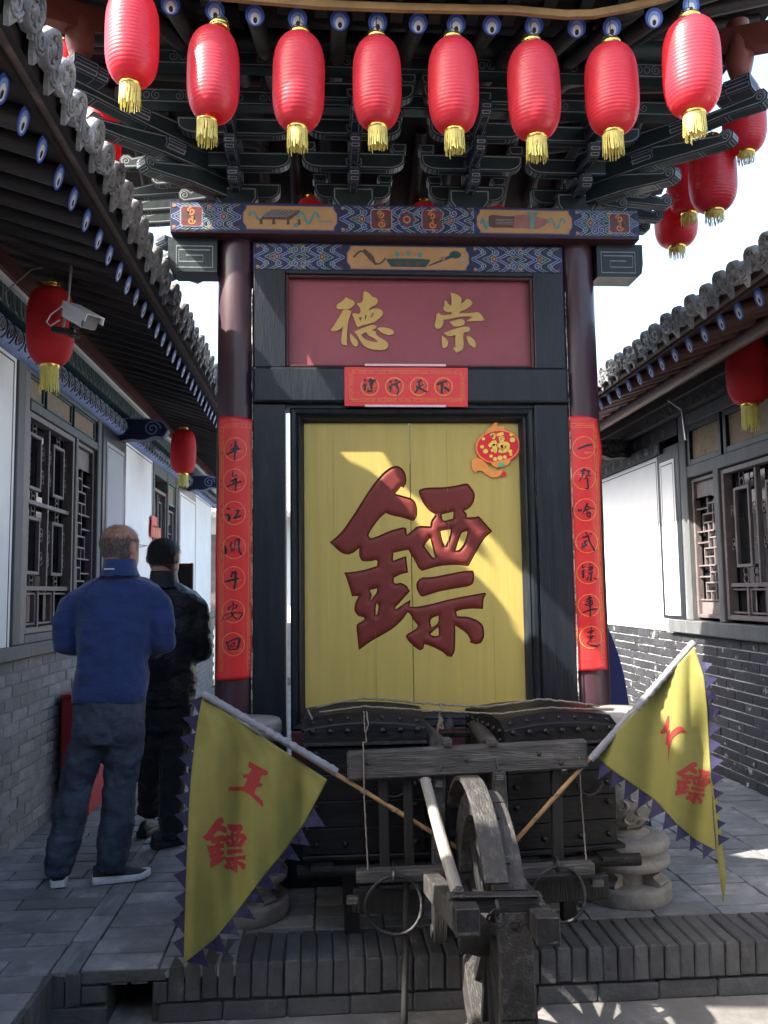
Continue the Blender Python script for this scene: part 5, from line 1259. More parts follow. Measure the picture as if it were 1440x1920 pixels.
# lantern-shaped ornament on the right door
OY = DY - .004
def osurf(px, py, off=0.0): p = atY(px, py, OY); p.y -= off; return p
def oc(p): return (870 + p[0] / 12, 780 + p[1] / 12)
orn = thing('door_ornament', osurf(933, 895), 'red and gold lantern-shaped cut-out with a good-luck character on the right door leaf', 'ornament')
def opoly(name, pts, m, c0, c1, par=None):
    P = [oc(p) for p in smooth(pts, 2, True, 70)]; b = MB(); n = len(P)
    A = [osurf(x, y, c0) for x, y in P]; B = [osurf(x, y, c1) for x, y in P]
    b.add(B, [tuple(range(n))]); b.add(A, [tuple(range(n))]); b.add(A + B, [(i, (i + 1) % n, n + (i + 1) % n, n + i) for i in range(n)])
    return fixn(b.build(name, m, par or orn))
def ell(cx_, cy_, rx, ry, rot, n=40): return [(cx_ + rx * math.cos(a) * math.cos(rot) - ry * math.sin(a) * math.sin(rot), cy_ + rx * math.cos(a) * math.sin(rot) + ry * math.sin(a) * math.cos(rot)) for a in (2 * PI * i / n for i in range(n))]
opoly('backing_plate', ell(765, 700, 515, 400, -.12), 'fu_red', 0, .006); opoly('rim', ell(752, 690, 500, 378, -.12), 'fu_orange', .006, .009); opoly('face', ell(752, 690, 465, 345, -.12), 'fu_red', .009, .0105)
opoly('crown', [(480, 400), (500, 330), (600, 260), (690, 130), (750, 160), (740, 240), (890, 240), (910, 330)], 'fu_orange', .003, .010)
opoly('foot', [(600, 1050), (1020, 960), (1030, 1060), (880, 1160), (720, 1165), (620, 1120)], 'fu_orange', .006, .012); opoly('green_gem', ell(825, 1105, 80, 48, -.1, 16), 'fu_green', .012, .015)
opoly('tassel_tail', [(170, 1000), (230, 950), (380, 970), (480, 1060), (560, 1180), (660, 1250), (780, 1240), (850, 1180), (860, 1270), (780, 1370), (640, 1400), (500, 1330), (400, 1230), (310, 1230), (250, 1290), (180, 1210), (160, 1090)], 'fu_orange', .0, .008)
opoly('knot', ell(880, 1310, 70, 60, 0, 16), 'fu_red', .001, .007)
b = MB()
for st in ([(600,470,80),(650,440,110),(650,530,50)],[(550,690,70),(650,620,110),(720,590,80)],[(650,640,80),(690,740,90),(700,840,50)],[(600,800,60),(660,760,80)],[(720,440,50),(800,420,70),(880,400,60)],[(770,520,60),(860,500,90),(830,570,90),(790,600,60)],[(740,680,70),(860,640,90),(970,640,80),(960,760,80),(860,800,80),(770,790,70)],[(780,720,50),(900,710,50)],[(840,660,50),(850,790,50)]):
    pxribbon(b, cat([(*oc(p[:2]), p[2] / 12) for p in st], 4), osurf, .0125)
b.build('good_luck_character', 'fu_gold', orn)
for cx_, cy_, r in ((1080, 545, 62), (475, 800, 60), (400, 700, 45), (1030, 800, 45), (430, 520, 40), (1050, 430, 40), (600, 910, 40), (1045, 870, 36), (800, 950, 60), (690, 975, 50), (910, 930, 45)):
    o = opoly('flower', ell(cx_, cy_, r, r * .9, 0, 10), 'fu_gold', .0105, .012)

# ================================================================== STONE PEDESTALS
def pedestal(x, y, label):
    t = thing('stone_pedestal', (x, y, ZP), label, 'pedestal', 'carved stone pedestals before the gate columns')
    c = (x, y, ZP)
    b = MB(); b.lathe([(.195, 0), (.203, .012), (.203, .06), (.198, .075), (.0, .078)], 36, 0, c); b.build('base_disc', 'stone', t)
    b = MB(); b.lathe([(.11, .07), (.105, .11), (.115, .15)], 24, 0, c); b.build('waist', 'stone', t)
    for k in range(4):
        a = PI / 4 + k * PI / 2; u = V((math.cos(a), math.sin(a), 0)); f = Fr(V(c) + u * .135, u, (0, 0, 1))
        b = MB(); b.prism(smooth([(-.05, .075), (.03, .072), (.048, .082), (.045, .095), (.018, .108), (.012, .122), (.04, .138), (.05, .152), (-.05, .152)], 2), f, -.035, .035); b.build('carved_leg', 'stone', t, .006)
    b = MB(); b.lathe([(.10, .142), (.18, .146), (.196, .156), (.198, .182), (.185, .196), (.165, .203), (.165, .215), (.19, .224), (.198, .236), (.198, .262), (.186, .276), (.15, .284), (.0, .287)], 36, 0, c); b.build('stepped_disc', 'stone', t)
    b = MB(); b.lathe([(.11, .282), (.115, .292), (.09, .302), (.09, .312)], 28, 0, c); b.build('neck', 'stone', t)
    bz = .452; br = .158
    prof = [(br * math.sin(PI * i / 18), bz - br * math.cos(PI * i / 18)) for i in range(2, 17)]
    b = MB(); b.lathe(prof, 40, 0, c); ball = b.build('carved_ball', 'stone', t)
    rr = random.Random(9); b = MB()
    for k in range(64):                          # overlapping carved petals
        th = math.acos(1 - 2 * (k + .5) / 64); ph = k * 2.39996
        if th < .5 or th > 2.6: continue
        n = V((math.sin(th) * math.cos(ph), math.sin(th) * math.sin(ph), -math.cos(th))); q = V(c) + V((0, 0, bz)) + n * (br - .001)
        u = n.orthogonal().normalized(); w = n.cross(u); r0 = rr.uniform(.018, .034); a0 = rr.uniform(0, 6)
        b.tube([q + (u * math.cos(a0 + a * .42) + w * math.sin(a0 + a * .42)) * r0 for a in range(11)], [.003 + .006 * math.sin(PI * a / 10) for a in range(11)], 6)
    b.build('petal_relief', 'stone', ball)
    b = MB(); b.lathe([(.09, .595), (.115, .61), (.10, .64), (.11, .70), (.135, .735), (.165, .755), (.172, .785), (.172, .82), (.165, .835), (.0, .84)], 36, 0, c); b.build('top_disc', 'stone', t)
pedestal(-.372, 3.91, 'weathered stone pedestal half hidden behind the left yellow flag')
pedestal(1.365, 3.945, 'weathered stone pedestal with carved ball behind the right yellow flag')

# ================================================================== CART
cart = thing('escort_cart', (.55, 3.3, 0), 'old single-wheeled wooden cart standing before the gate doors', 'cart')
WC = V((.552, 3.0, .452)); WR = .452
b = MB()
segs = 8
for k in range(segs):                            # rim of eight felloes
    b = MB(); a0 = 2 * PI * k / segs + .2 + .012; a1 = 2 * PI * (k + 1) / segs + .2 - .012; n = 6; A = []
    for i in range(n + 1):
        a = a0 + (a1 - a0) * i / n; d = V((0, math.cos(a), math.sin(a)))
        A += [[WC + d * WR + V((-.05, 0, 0)), WC + d * WR + V((.05, 0, 0)), WC + d * (WR - .085) + V((.042, 0, 0)), WC + d * (WR - .085) + V((-.042, 0, 0))]]
    b.loft(A, 0, False); o = fixn(b.build('wheel_rim', 'cart_wood_y', cart, .004))
    for fa in (.25, .75):
        a = a0 + (a1 - a0) * fa; d = V((0, math.cos(a), math.sin(a))); b = MB(); b.beam(WC + d * (WR - .002), WC + d * (WR + .008), .018, .02, 0, (1, 0, 0)); b.build('rim_nail', 'iron', o)
b = MB(); b.lathe([(.05, -.11), (.07, -.10), (.085, -.04), (.085, .04), (.07, .10), (.05, .11)], 20, 0, WC, (1, 0, 0)); b.build('wheel_hub', 'cart_dark', cart)
for k in range(14):
    a = 2 * PI * k / 14 + .1; d = V((0, math.cos(a), math.sin(a))); b = MB(); b.beam(WC + d * .07, WC + d * (WR - .08), .035, .024, 0, (1, 0, 0)); b.build('spoke', 'cart_dark', cart)
b = MB(); b.tube([WC + V((-.20, 0, 0)), WC + V((.20, 0, 0))], .022, 10); b.build('axle', 'iron', cart)
def bm_(name, m, a, c, w, h_, bev=.004, up=(0, 0, 1), par=None):
    b = MB(); b.beam(a, c, w, h_, 0, up); return b.build(name, m, par or cart, bev)
def rod(name, m, pts, r, par=None, n=8): b = MB(); b.tube(pts, r, n); return b.build(name, m, par or cart)
for xs_, pe in ((.43, (873, 1722)), (.69, (1022, 1738))):
    e = atY(*pe, 2.36); bk = atY(*((806, 1652) if xs_ < .5 else (952, 1642)), 3.32); ang = e.lerp(bk, 1.25)
    s_ = bm_('shaft', 'cart_wood_y', (e.x, 2.33, e.z), ang, .062, .07)
    b = MB(); b.beam((e.x, 2.325, e.z), (e.x + (ang.x - e.x) * .03, 2.38, e.z), .066, .074); b.build('iron_ferrule', 'iron', s_, .003)
    for yy in (2.42, 2.48): b = MB(); b.lathe([(.010, 0), (.010, .006), (.005, .009)], 8, 0, (e.x + (ang.x - e.x) * .07, yy, e.z + .0345)); b.build('shaft_bolt', 'iron', s_)
    am = e.lerp(bk, (3.0 - e.y) / (bk.y - e.y)); bm_('axle_bracket', 'cart_dark', (am.x, 3.0, .42), am, .05, .06, up=(0, 1, 0))
pl, pr = atY(838, 1692, 2.50), atY(1014, 1690, 2.50)
bm_('cross_bar', 'cart_wood', pl, pr, .035, .05); bm_('cross_bar_strap', 'iron', pl + V((.01, -.022, .028)), pr + V((-.01, -.022, .028)), .04, .006)
def ring(name, px, py, r_px, Y, tr, par):
    c = atY(px, py, Y); r = r_px / FPX * Y; b = MB(); b.tube([c + V((r * math.cos(a * PI / 14), .015 * math.sin(a * PI / 7), r * math.sin(a * PI / 14))) for a in range(28)], tr, 7, closed=True); o = b.build(name, 'iron', par)
    b = MB(); q = c + V((0, 0, r)); b.tube([q + V((.0, .03 * math.cos(a * PI / 6) , .022 * math.sin(a * PI / 6) + .006)) for a in range(12)], .006, 6, closed=True); b.build('ring_staple', 'iron', o)
ring('tether_ring', 930, 1720, 16, 2.475, .004, cart); ring('tether_ring', 738, 1697, 51, 3.24, .0065, cart); ring('tether_ring', 1046, 1677, 50, 3.24, .0065, cart)
rod('brace_pole', 'pole_pale', [atY(797, 1462, 3.34), atY(828, 1575, 2.95), atY(858, 1676, 2.62)], [.02, .021, .02], n=12)
b = MB(); p = atY(797, 1464, 3.33); b.tube([p + V((.024 * math.cos(a * PI / 6), .01 * math.sin(a * PI / 6), .004)) for a in range(12)], .003, 5, closed=True); b.build('pole_wire', 'metal_grey', cart)
RY = 3.34
tr_ = bm_('top_rail', 'cart_wood', atY(651, 1436, RY), atY(1100, 1412, RY), .05, .108, .008)
for px, py in ((690, 1430), (873, 1424), (1010, 1413), (1052, 1430)): c = atY(px, py, RY - .026); b = MB(); b.lathe([(.009, 0), (.009, .006), (.004, .01)], 8, 0, c, (0, -1, 0)); b.build('rail_bolt', 'iron', tr_)
for px, y0, y1, w in ((722, 1448, 1640, .038), (768, 1448, 1640, .036), (1046, 1430, 1632, .042)):
    bm_('upright', 'cart_dark', atY(px, y1, RY + .03), atY(px - 4, y0, RY + .03), w, .03, up=(0, 1, 0))
u_ = bm_('upright', 'cart_wood_y', atY(948, 1640, RY - .01), atY(934, 1445, RY - .01), .052, .045, .005, (0, 1, 0))
for py in (1458, 1506): c = atY(936, py, RY - .035); b = MB(); b.box(c, (.03, .02, .022)); b.build('wedge', 'cart_wood', u_, .003)
u_ = bm_('upright', 'cart_wood_y', atY(822, 1640, RY + .03), atY(822, 1445, RY + .03), .05, .045, .005, (0, 1, 0))
c = atY(822, 1470, RY); b = MB(); b.box(c, (.03, .02, .03)); b.build('wedge', 'cart_wood', u_, .003)
bm_('lower_rail', 'cart_wood', atY(668, 1642, 3.29), atY(832, 1636, 3.29), .05, .045); bm_('lower_rail', 'cart_wood', atY(975, 1634, 3.29), atY(1112, 1626, 3.29), .05, .045)
bm_('belly_board', 'cart_dark', atY(662, 1688, 3.36), atY(795, 1692, 3.36), .03, .085); bm_('belly_board', 'cart_dark', atY(985, 1672, 3.36), atY(1140, 1660, 3.36), .03, .09)
for px in (650, 1130): bm_('peg', 'cart_wood', atY(px, 1687 if px < 900 else 1655, 3.3), atY(px + (22 if px < 900 else -22), 1688 if px < 900 else 1656, 3.3), .03, .03)
for xx, yy in ((.10, 3.66), (.10, 3.98), (1.02, 3.68), (1.02, 3.98)): bm_('leg', 'cart_dark', (xx, yy, ZP + .0005), (xx, yy, .52), .062, .055, .004, (0, 1, 0))
for yy in (3.52, 3.94): rod('bearer', 'cart_dark', [(-.12, yy, .50), (.5, yy, .505), (1.28, yy, .50)], .026)
for xx in (-.02, .30, .80, 1.14): bm_('deck_slat', 'cart_dark', (xx, 3.42, .534), (xx, 4.05, .534), .09, .018, .003)
for a, c in (((762, 1640, 3.3), (757, 1910, 3.18)), ((984, 1690, 2.95), (1008, 1925, 2.92))):
    p = atY(*a); q = atY(*c); q.z = .008; rod('prop_stick', 'cart_dark', [p, q], .013)
# housing over the wheel
b = MB(); n = 12; A = []
for i in range(n + 1):
    a = math.radians(40 + 105 * i / n); d = V((0, math.cos(a), math.sin(a))); A.append([WC + d * .505 + V((-.085, 0, 0)), WC + d * .505 + V((-.012, 0, 0)), WC + d * .488 + V((-.012, 0, 0)), WC + d * .488 + V((-.085, 0, 0))])
b.loft(A, 0, False); fixn(b.build('wheel_guard', 'cart_wood_y', cart, .003))
for x_ in (.455, .655):
    rod('guard_log', 'cart_wood_y', [(x_, 3.42, .99), (x_ + (.02 if x_ > .5 else -.03), 3.85, 1.0)], .035, n=12)
    bm_('guard_board', 'cart_dark', (x_, 3.40, .56), (x_, 3.40, .97), .05, .035, .003, (0, 1, 0)); bm_('guard_side', 'cart_dark', (x_, 3.45, .78), (x_, 4.0, .78), .022, .40, .003)
bm_('guard_bar', 'cart_dark', (.40, 3.86, .965), (.72, 3.86, .965), .03, .022); b = MB(); b.lathe([(.022, 0), (.018, .03), (.012, .055)], 10, 0, (.545, 3.80, 1.0)); b.build('guard_knob', 'cart_wood', cart)
for px in (838, 921): c = atY(px, 1391, RY - .01); b = MB(); b.box(c, (.034, .05, .03)); b.build('rail_clip', 'cart_wood', cart, .004); rod('rail_lashing', 'wire', [c, atY(px - 14 if px < 900 else px + 14, 1446, RY - .03)], .004)

# ================================================================== TRUNKS
b = MB(); b.lathe([(.0125, 0), (.0125, .003), (.010, .0085), (.005, .0115), (0, .012)], 10, 0); ME_stud = b.mesh('stud', ['stud'], V())
def trunk(px_l, Yf, w, dp, zb, zt, rot, label, cover):
    o0 = V((px_l, Yf, 0)); u = V((math.cos(rot), math.sin(rot), 0)); v = V((-math.sin(rot), math.cos(rot), 0))
    def P(a, c, z): return o0 + u * a + v * c + V((0, 0, z))
    cen = P(w / 2, dp / 2, zb); t = thing('wooden_trunk', cen, label, 'trunk', 'studded trunks tied on the cart')
    R = Matrix.Rotation(rot, 3, 'Z'); zl = zt - .095
    def bx(name, a0, a1, c0, c1, z0, z1, m='trunk', bev=.004, par=None):
        b = MB(); b.box(P((a0 + a1) / 2, (c0 + c1) / 2, (z0 + z1) / 2), (a1 - a0, c1 - c0, z1 - z0), 0, R); return b.build(name, m, par or t, bev)
    bx('body', .012, w - .012, .012, dp - .012, zb, zl - .004)
    n = 4
    for k in range(n):                            # front planks
        z0 = zb + .02 + (zl - zb - .03) * k / n; bx('plank', 0, w, 0, .014, z0 + .0015, z0 + (zl - zb - .03) / n - .0015, 'trunk', .002)
        bx('plank', 0, .014, .016, dp, z0 + .0015, z0 + (zl - zb - .03) / n - .0015, 'trunk', .002); bx('plank', w - .014, w, .016, dp, z0 + .0015, z0 + (zl - zb - .03) / n - .0015, 'trunk', .002)
    bx('foot_rail', -.02, w + .03, -.014, dp, zb - .0, zb + .02, 'trunk', .004)
    # lid: straight skirt with a shallow domed top
    b = MB(); N = 12; A = []
    for i in range(N + 1):
        s_ = i / N; zz = zt + .024 * (1 - (2 * s_ - 1) ** 2) - .006
        A.append([P(-.012 + (w + .024) * s_, -.014, zl), P(-.012 + (w + .024) * s_, -.014, zz - .022), P(-.012 + (w + .024) * s_, .05, zz + .012), P(-.012 + (w + .024) * s_, dp * .5, zz + .03), P(-.012 + (w + .024) * s_, dp + .014, zz), P(-.012 + (w + .024) * s_, dp + .014, zl)])
    b.loft(A, 0, False); lid = fixn(b.build('lid', 'trunk', t, .003))
    if cover:
        b = MB(); A = []
        for i in range(N + 1):
            s_ = .04 + .92 * i / N; zz = zt + .024 * (1 - (2 * s_ - 1) ** 2) - .006 + .004
            A.append([P(-.012 + (w + .024) * s_, .1, zz + .0165), P(-.012 + (w + .024) * s_, dp * .5, zz + .03), P(-.012 + (w + .024) * s_, dp * .92, zz + .009), P(-.012 + (w + .024) * s_, dp * .5, zz + .027)])
        b.loft(A, 0, True); fixn(b.build('lid_cover', 'paint_brown', lid))
    bx('lid_band', -.016, w + .016, -.018, -.012, zl + .002, zl + .014, 'iron', .001)
    er = (PI / 2, 0, rot); sl = (0, -PI / 2, rot)
    k = 7
    for i in range(k):
        s_ = (i + .5) / k; zz = zt + .024 * (1 - (2 * s_ - 1) ** 2) - .006
        place('stud', ME_stud, P(-.012 + (w + .024) * s_, -.016, zt - .035), t, er)
        place('stud', ME_stud, P(-.012 + (w + .024) * s_, .012, zz - .006), t, (PI / 3.2, 0, rot), (.85, .85, .85))
        place('stud', ME_stud, P(-.0135, dp * s_, zt - .035), t, sl)
        place('stud', ME_stud, P(-.0135, dp * s_, zl + .022), t, sl, (.8, .8, .8))
    for a in (.035, w - .035):
        for zz in (zl - .03, zl - .16, zl - .24, zb + .06): place('stud', ME_stud, P(a, -.001, zz), t, er)
    for c_ in (.05, dp * .5, dp - .05):
        for zz in (zl - .03, zb + .06): place('stud', ME_stud, P(-.001, c_, zz), t, sl)
    for a in (w * .32, w * .66): place('stud', ME_stud, P(a, -.001, zb + .06), t, er)
    # hasp plate with ring
    hp = bx('hasp_plate', w * .5 - .022, w * .5 + .022, -.008, -.001, zl - .12, zl - .035, 'iron', .002)
    b = MB(); c = P(w * .5, -.018, zl - .075); b.tube([c + u * (.02 * math.cos(a * PI / 7)) + V((0, 0, .024 * math.sin(a * PI / 7))) for a in range(14)], .0045, 6, closed=True); b.build('hasp_ring', 'metal_grey', hp)
    b = MB(); c = P(w * .74, -.02, zl - .15); b.tube([c + u * (.055 * math.cos(a * PI / 12)) + V((0, 0, .055 * math.sin(a * PI / 12))) for a in range(12, 25)], .006, 6); b.build('drop_handle', 'iron', t)
    return P
zt_l = atY(680, 1352, 3.5).z; zt_r = atY(1040, 1350, 3.52).z
TL_ = trunk(atY(576, 1400, 3.52).x, 3.50, .47, .46, .546, zt_l, .0, 'black studded wooden trunk on the left of the cart wheel', False)
TR_ = trunk(atY(948, 1400, 3.48).x, 3.46, .47, .50, .546, zt_r, math.radians(8.0), 'black studded wooden trunk on the right of the cart wheel', False)
# ropes
def rope(pts, r, label, tw=True):
    b = MB(); P = []
    for i in range(len(pts) - 1):
        a, c = V(pts[i]), V(pts[i + 1]); n = max(2, int((c - a).length / .012))
        for k in range(n): P.append(a.lerp(c, k / n))
    P.append(V(pts[-1]))
    P = [p + V((math.sin(i * 1.9), math.cos(i * 1.7), math.sin(i * 1.3))) * r * .25 for i, p in enumerate(P)]
    b.tube(P, r, 6)
    if tw: b.tube([p + V((math.sin(i * 1.6), math.cos(i * 1.6), math.sin(i * 1.6 + 1))) * r * .75 for i, p in enumerate(P)], r * .6, 5)
    o = b.build('rope', 'rope'); tag(o, label, 'rope', 'ropes lashing the trunks')
zr_ = zt_l + .062
rope([atY(585, 1352, 3.5) + V((0, 0, .01)), TL_(.0, .20, zt_l + .02), TL_(.11, .22, zt_l + .045), TL_(.24, .24, zt_l + .061), TL_(.36, .25, zt_l + .05), TL_(.485, .24, zt_l + .035), TR_(-.01, .24, zt_r + .035), TR_(.12, .22, zt_r + .05), TR_(.24, .2, zt_r + .064), TR_(.36, .18, zt_r + .05), TR_(.49, .16, zt_r + .03)], .0045, 'twisted rope stretched over both trunk lids')
rope([TL_(.05, .03, zt_l + .035), TL_(.23, .05, zt_l + .052), TL_(.48, .06, zt_l + .03), TR_(-.012, .05, zt_r + .032), TR_(.2, .04, zt_r + .05), TR_(.49, .03, zt_r + .03)], .0035, 'thinner rope along the front of both trunk lids')
k0 = atY(825, 1322, 3.56)
rope([k0, k0 + V((.008, -.01, -.02)), k0 + V((-.008, 0, -.045)), k0 + V((.010, -.008, -.06)), k0 + V((-.006, 0, -.085)), k0 + V((.012, 0, -.10)), k0 + V((.002, -.004, -.06)), k0 + V((-.014, 0, -.11)), k0 + V((.004, 0, -.02))], .0042, 'bundled rope knot hanging between the two trunks')
k1 = TL_(.23, -.02, zt_l + .042)
rope([k1, k1 + V((.0, -.012, -.05)), k1 + V((.008, -.012, -.12)), atY(681, 1392, 3.31), atY(683, 1500, 3.31), atY(690, 1632, 3.25)], .0028, 'thin string tied down the front of the left trunk', False)
rope([k1 + V((.01, 0, 0)), k1 + V((.016, -.015, -.05)), k1 + V((.004, -.014, -.09))], .003, 'short loose string end on the left trunk lid', False)
k2 = atY(1086, 1420, 3.31)
rope([k2, atY(1090, 1500, 3.38), atY(1095, 1560, 3.40), atY(1100, 1630, 3.3)], .0028, 'thin string hanging from the right end of the cart rail', False)

# ================================================================== FLAGS
def interp(pl, v):
    n = len(pl) - 1; f = min(v * n, n - 1e-6); i = int(f); t = f - i; return (pl[i][0] + (pl[i + 1][0] - pl[i][0]) * t, pl[i][1] + (pl[i + 1][1] - pl[i][1]) * t)
def flag(label, Lp, Rp, wave, Y0, pole, teeth, chars, tail=None):
    def surf(px, py, off=0.0):
        return atY(px, py, Y0(px, py) + wave(px, py) - off)
    base = surf(*Lp[-1]); t = thing('pennant_flag', base, label, 'flag', 'yellow pennants on bamboo poles')
    NU, NV = 60, 70; b = MB(); vs = []
    for j in range(NV + 1):
        l, r = interp(Lp, j / NV), interp(Rp, j / NV)
        for i in range(NU + 1): u = i / NU; vs.append(surf(l[0] + (r[0] - l[0]) * u, l[1] + (r[1] - l[1]) * u))
    b.add(vs, [(j * (NU + 1) + i, j * (NU + 1) + i + 1, (j + 1) * (NU + 1) + i + 1, (j + 1) * (NU + 1) + i) for j in range(NV) for i in range(NU)], 0, True)
    if tail:
        T = [surf(x, y, .004 + .02 * math.sin(i)) for i, (x, y) in enumerate(tail[0])]; T2 = [surf(x, y, -.03) for x, y in tail[1]]; k = len(T)
        b.add(T + T2, [(i, i + 1, k + i + 1, k + i) for i in range(k - 1)], 0, True)
    o = b.build('cloth', 'flag_yellow', t); s_ = o.modifiers.new('thick', 'SOLIDIFY'); s_.thickness = .0012
    rr = random.Random(int(Lp[0][0]))
    for edge, v0, v1, n, out, bias in teeth:
        for k in range(n):
            a, c = interp(edge, v0 + (v1 - v0) * k / n), interp(edge, v0 + (v1 - v0) * (k + 1) / n); m = interp(edge, v0 + (v1 - v0) * (k + .5) / n)
            L = out * rr.uniform(.75, 1.15); dx, dy = c[0] - a[0], c[1] - a[1]; d = math.hypot(dx, dy); nx, ny = -dy / d * L, dx / d * L
            tip = (m[0] + nx + bias[0] * rr.uniform(.6, 1.3), m[1] + ny + bias[1] * rr.uniform(.6, 1.3))
            b = MB(); f_ = rr.uniform(-.012, .012)
            q1 = ((a[0] + tip[0]) / 2 + nx * -.08, (a[1] + tip[1]) / 2 - ny * .08); q2 = ((c[0] + tip[0]) / 2 - nx * .08, (c[1] + tip[1]) / 2 - ny * .08)
            b.add([surf(*a, -.001), surf(*q1, f_ * .5), surf(*tip, f_), surf(*q2, f_ * .5), surf(*c, -.001), surf(*m, -.001)], [(0, 1, 5), (1, 2, 3), (1, 3, 5), (5, 3, 4)]); o = b.build('pennant_tooth', 'flag_blue', t)
    # sleeve gathered round the pole and the bamboo itself
    p0, p1, p2 = pole; n = 46; P = [p0.lerp(p1, i / n) for i in range(n + 1)]
    b = MB(); b.tube(P, [.0135 + .0024 * math.sin(i * 2.3) + (.0014 if i % 3 else -.0008) for i in range(n + 1)], 10); b.build('sleeve', 'sleeve', t)
    b = MB(); m_ = 12; b.tube([p0.lerp(p2, i / m_) for i in range(m_ + 1)], [.0085 + (.0012 if i % 3 == 0 else 0) for i in range(m_ + 1)], 8); b.build('bamboo_pole', 'bamboo', t)
    for fq in (.62, .74, .86):
        c_ = p0.lerp(p2, fq); dn_ = (p2 - p0).normalized(); b = MB(); b.tube([c_ + dn_ * (.003 * math.sin(a)) + V((.013 * math.cos(a * PI / 5), .013 * math.sin(a * PI / 5), .004 * math.cos(a * PI / 5))) for a in range(10)], .0018, 5, closed=True); b.build('pole_lashing', 'rope', t)
    for kind, data in chars:
        if kind == 'poly':
            me = fillmesh('flag_character', [smooth(pl, 1, True, 60) for pl in data], None, None, 0.0)
            bm = bmesh.new(); bm.from_mesh(me); bmesh.ops.triangulate(bm, faces=bm.faces)
            [(bmesh.ops.subdivide_edges(bm, edges=[e for e in bm.edges if e.calc_length() > 5], cuts=1), bmesh.ops.triangulate(bm, faces=bm.faces)) for _ in range(4)]
            W = [surf(v.co.x, v.co.y, .0032) for v in bm.verts]; c = sum(W, V()) / len(W)
            for v, w_ in zip(bm.verts, W): v.co = w_ - c
            bm.to_mesh(me); bm.free(); me.materials.clear(); me.materials.append(MT['flag_red']); place('flag_character', me, c, t)
        else:
            b = MB()
            for st in data: pxribbon(b, cat(st, 9), surf, .0034)
            b.build('flag_character', 'flag_red', t)
    return t
WANG = [(320 + x / 2.88, 1280 + y / 2.88) for x, y in [(425,425),(450,440),(528,480),(520,500),(490,500),(478,535),(497,550),(485,565),(462,562),(452,600),(480,620),(500,645),(498,675),(480,655),(450,625),(420,600),(385,583),(312,585),(312,565),(360,562),(395,560),(415,520),(388,510),(390,495),(425,492),(438,465),(418,455)]]
def glyph_to(fn): return [[fn((x - 35) / 1375, (y - 58) / 1617) for x, y in pl] for pl in [GLY, GLB] + GLI]
La = [(379, 1306), (366, 1380), (358, 1460), (353, 1540), (350, 1620), (347, 1710), (345, 1806)]
Ra = [(614, 1462), (570, 1545), (530, 1600), (490, 1648), (452, 1700), (405, 1758), (345, 1806)]
flag('yellow pennant with red characters hanging at the left of the cart', La, Ra,
     lambda x, y: (.026 * math.sin((x - 345) * .052 + y * .006) + .010 * math.sin((x - 345) * .11 + 2 - y * .003)) * min(1, max(.15, (y - 1290) / 170)) + .009 * math.sin((x - .55 * y) * .11) * math.exp(-max(0, (y - 1306 - (x - 379) * .66)) / 60),
     lambda x, y: 3.27 + (x - 345) * .00012, (atY(380, 1300, 3.27), atY(632, 1447, 3.31), atY(862, 1592, 3.40)),
     [(La, .0, .985, 13, 22, (-3, -6)), (Ra, .10, .99, 10, -22, (11, 6))],
     [('poly', [WANG]), ('poly', glyph_to(lambda a, c: (320 + (172 + a * 244) / 2.88, 1280 + (728 + c * 292 + (a - .5) * 24) / 2.88)))])
Lb = [(1114, 1418), (1150, 1446), (1190, 1474), (1232, 1503), (1268, 1545), (1305, 1575), (1342, 1594)]
Rb = [(1302, 1212), (1320, 1268), (1327, 1330), (1330, 1400), (1334, 1468), (1337, 1530), (1342, 1594)]
def rs(lst): return [[(960 + x / 3, 1200 + y / 3, w / 3) for x, y, w in st] for st in lst]
def rotglyph(a, c):
    x, y = (a - .5) * 205, (c - .5) * 225; r = math.radians(20); return (960 + (1012 + x * math.cos(r) - y * math.sin(r)) / 3, 1200 + (800 + x * math.sin(r) + y * math.cos(r)) / 3)
flag('yellow pennant with its sunlit top hanging at the right of the cart', Lb, Rb,
     lambda x, y: .024 * math.sin((x - 1110) * .062 + 1.0 + (y - 1400) * .006) - .075 * min(1.3, max(0, (x - 1294) / 28)) * math.exp(-((y - 1275) / 75) ** 2),
     lambda x, y: 3.30 - (x - 1110) * .00035, (atY(1302, 1204, 3.23), atY(1108, 1424, 3.30), atY(958, 1586, 3.40)),
     [(Lb, .05, .99, 9, 22, (-2, 9)), (Rb, .08, .99, 12, -18, (7, -3))],
     [('line', rs([[(835,522,14),(860,505,24),(872,470,22),(880,425,8)],[(868,588,16),(905,528,28),(945,500,28),(975,518,8)],[(880,505,14),(872,580,16)],[(892,560,12),(882,610,8),(879,678,3)]])), ('poly', glyph_to(rotglyph))],
     ([(1334, 1460), (1337, 1500), (1341, 1550), (1345, 1600), (1350, 1650), (1356, 1690)], [(1336, 1460), (1345, 1500), (1351, 1550), (1357, 1600), (1363, 1645), (1357, 1692)]))

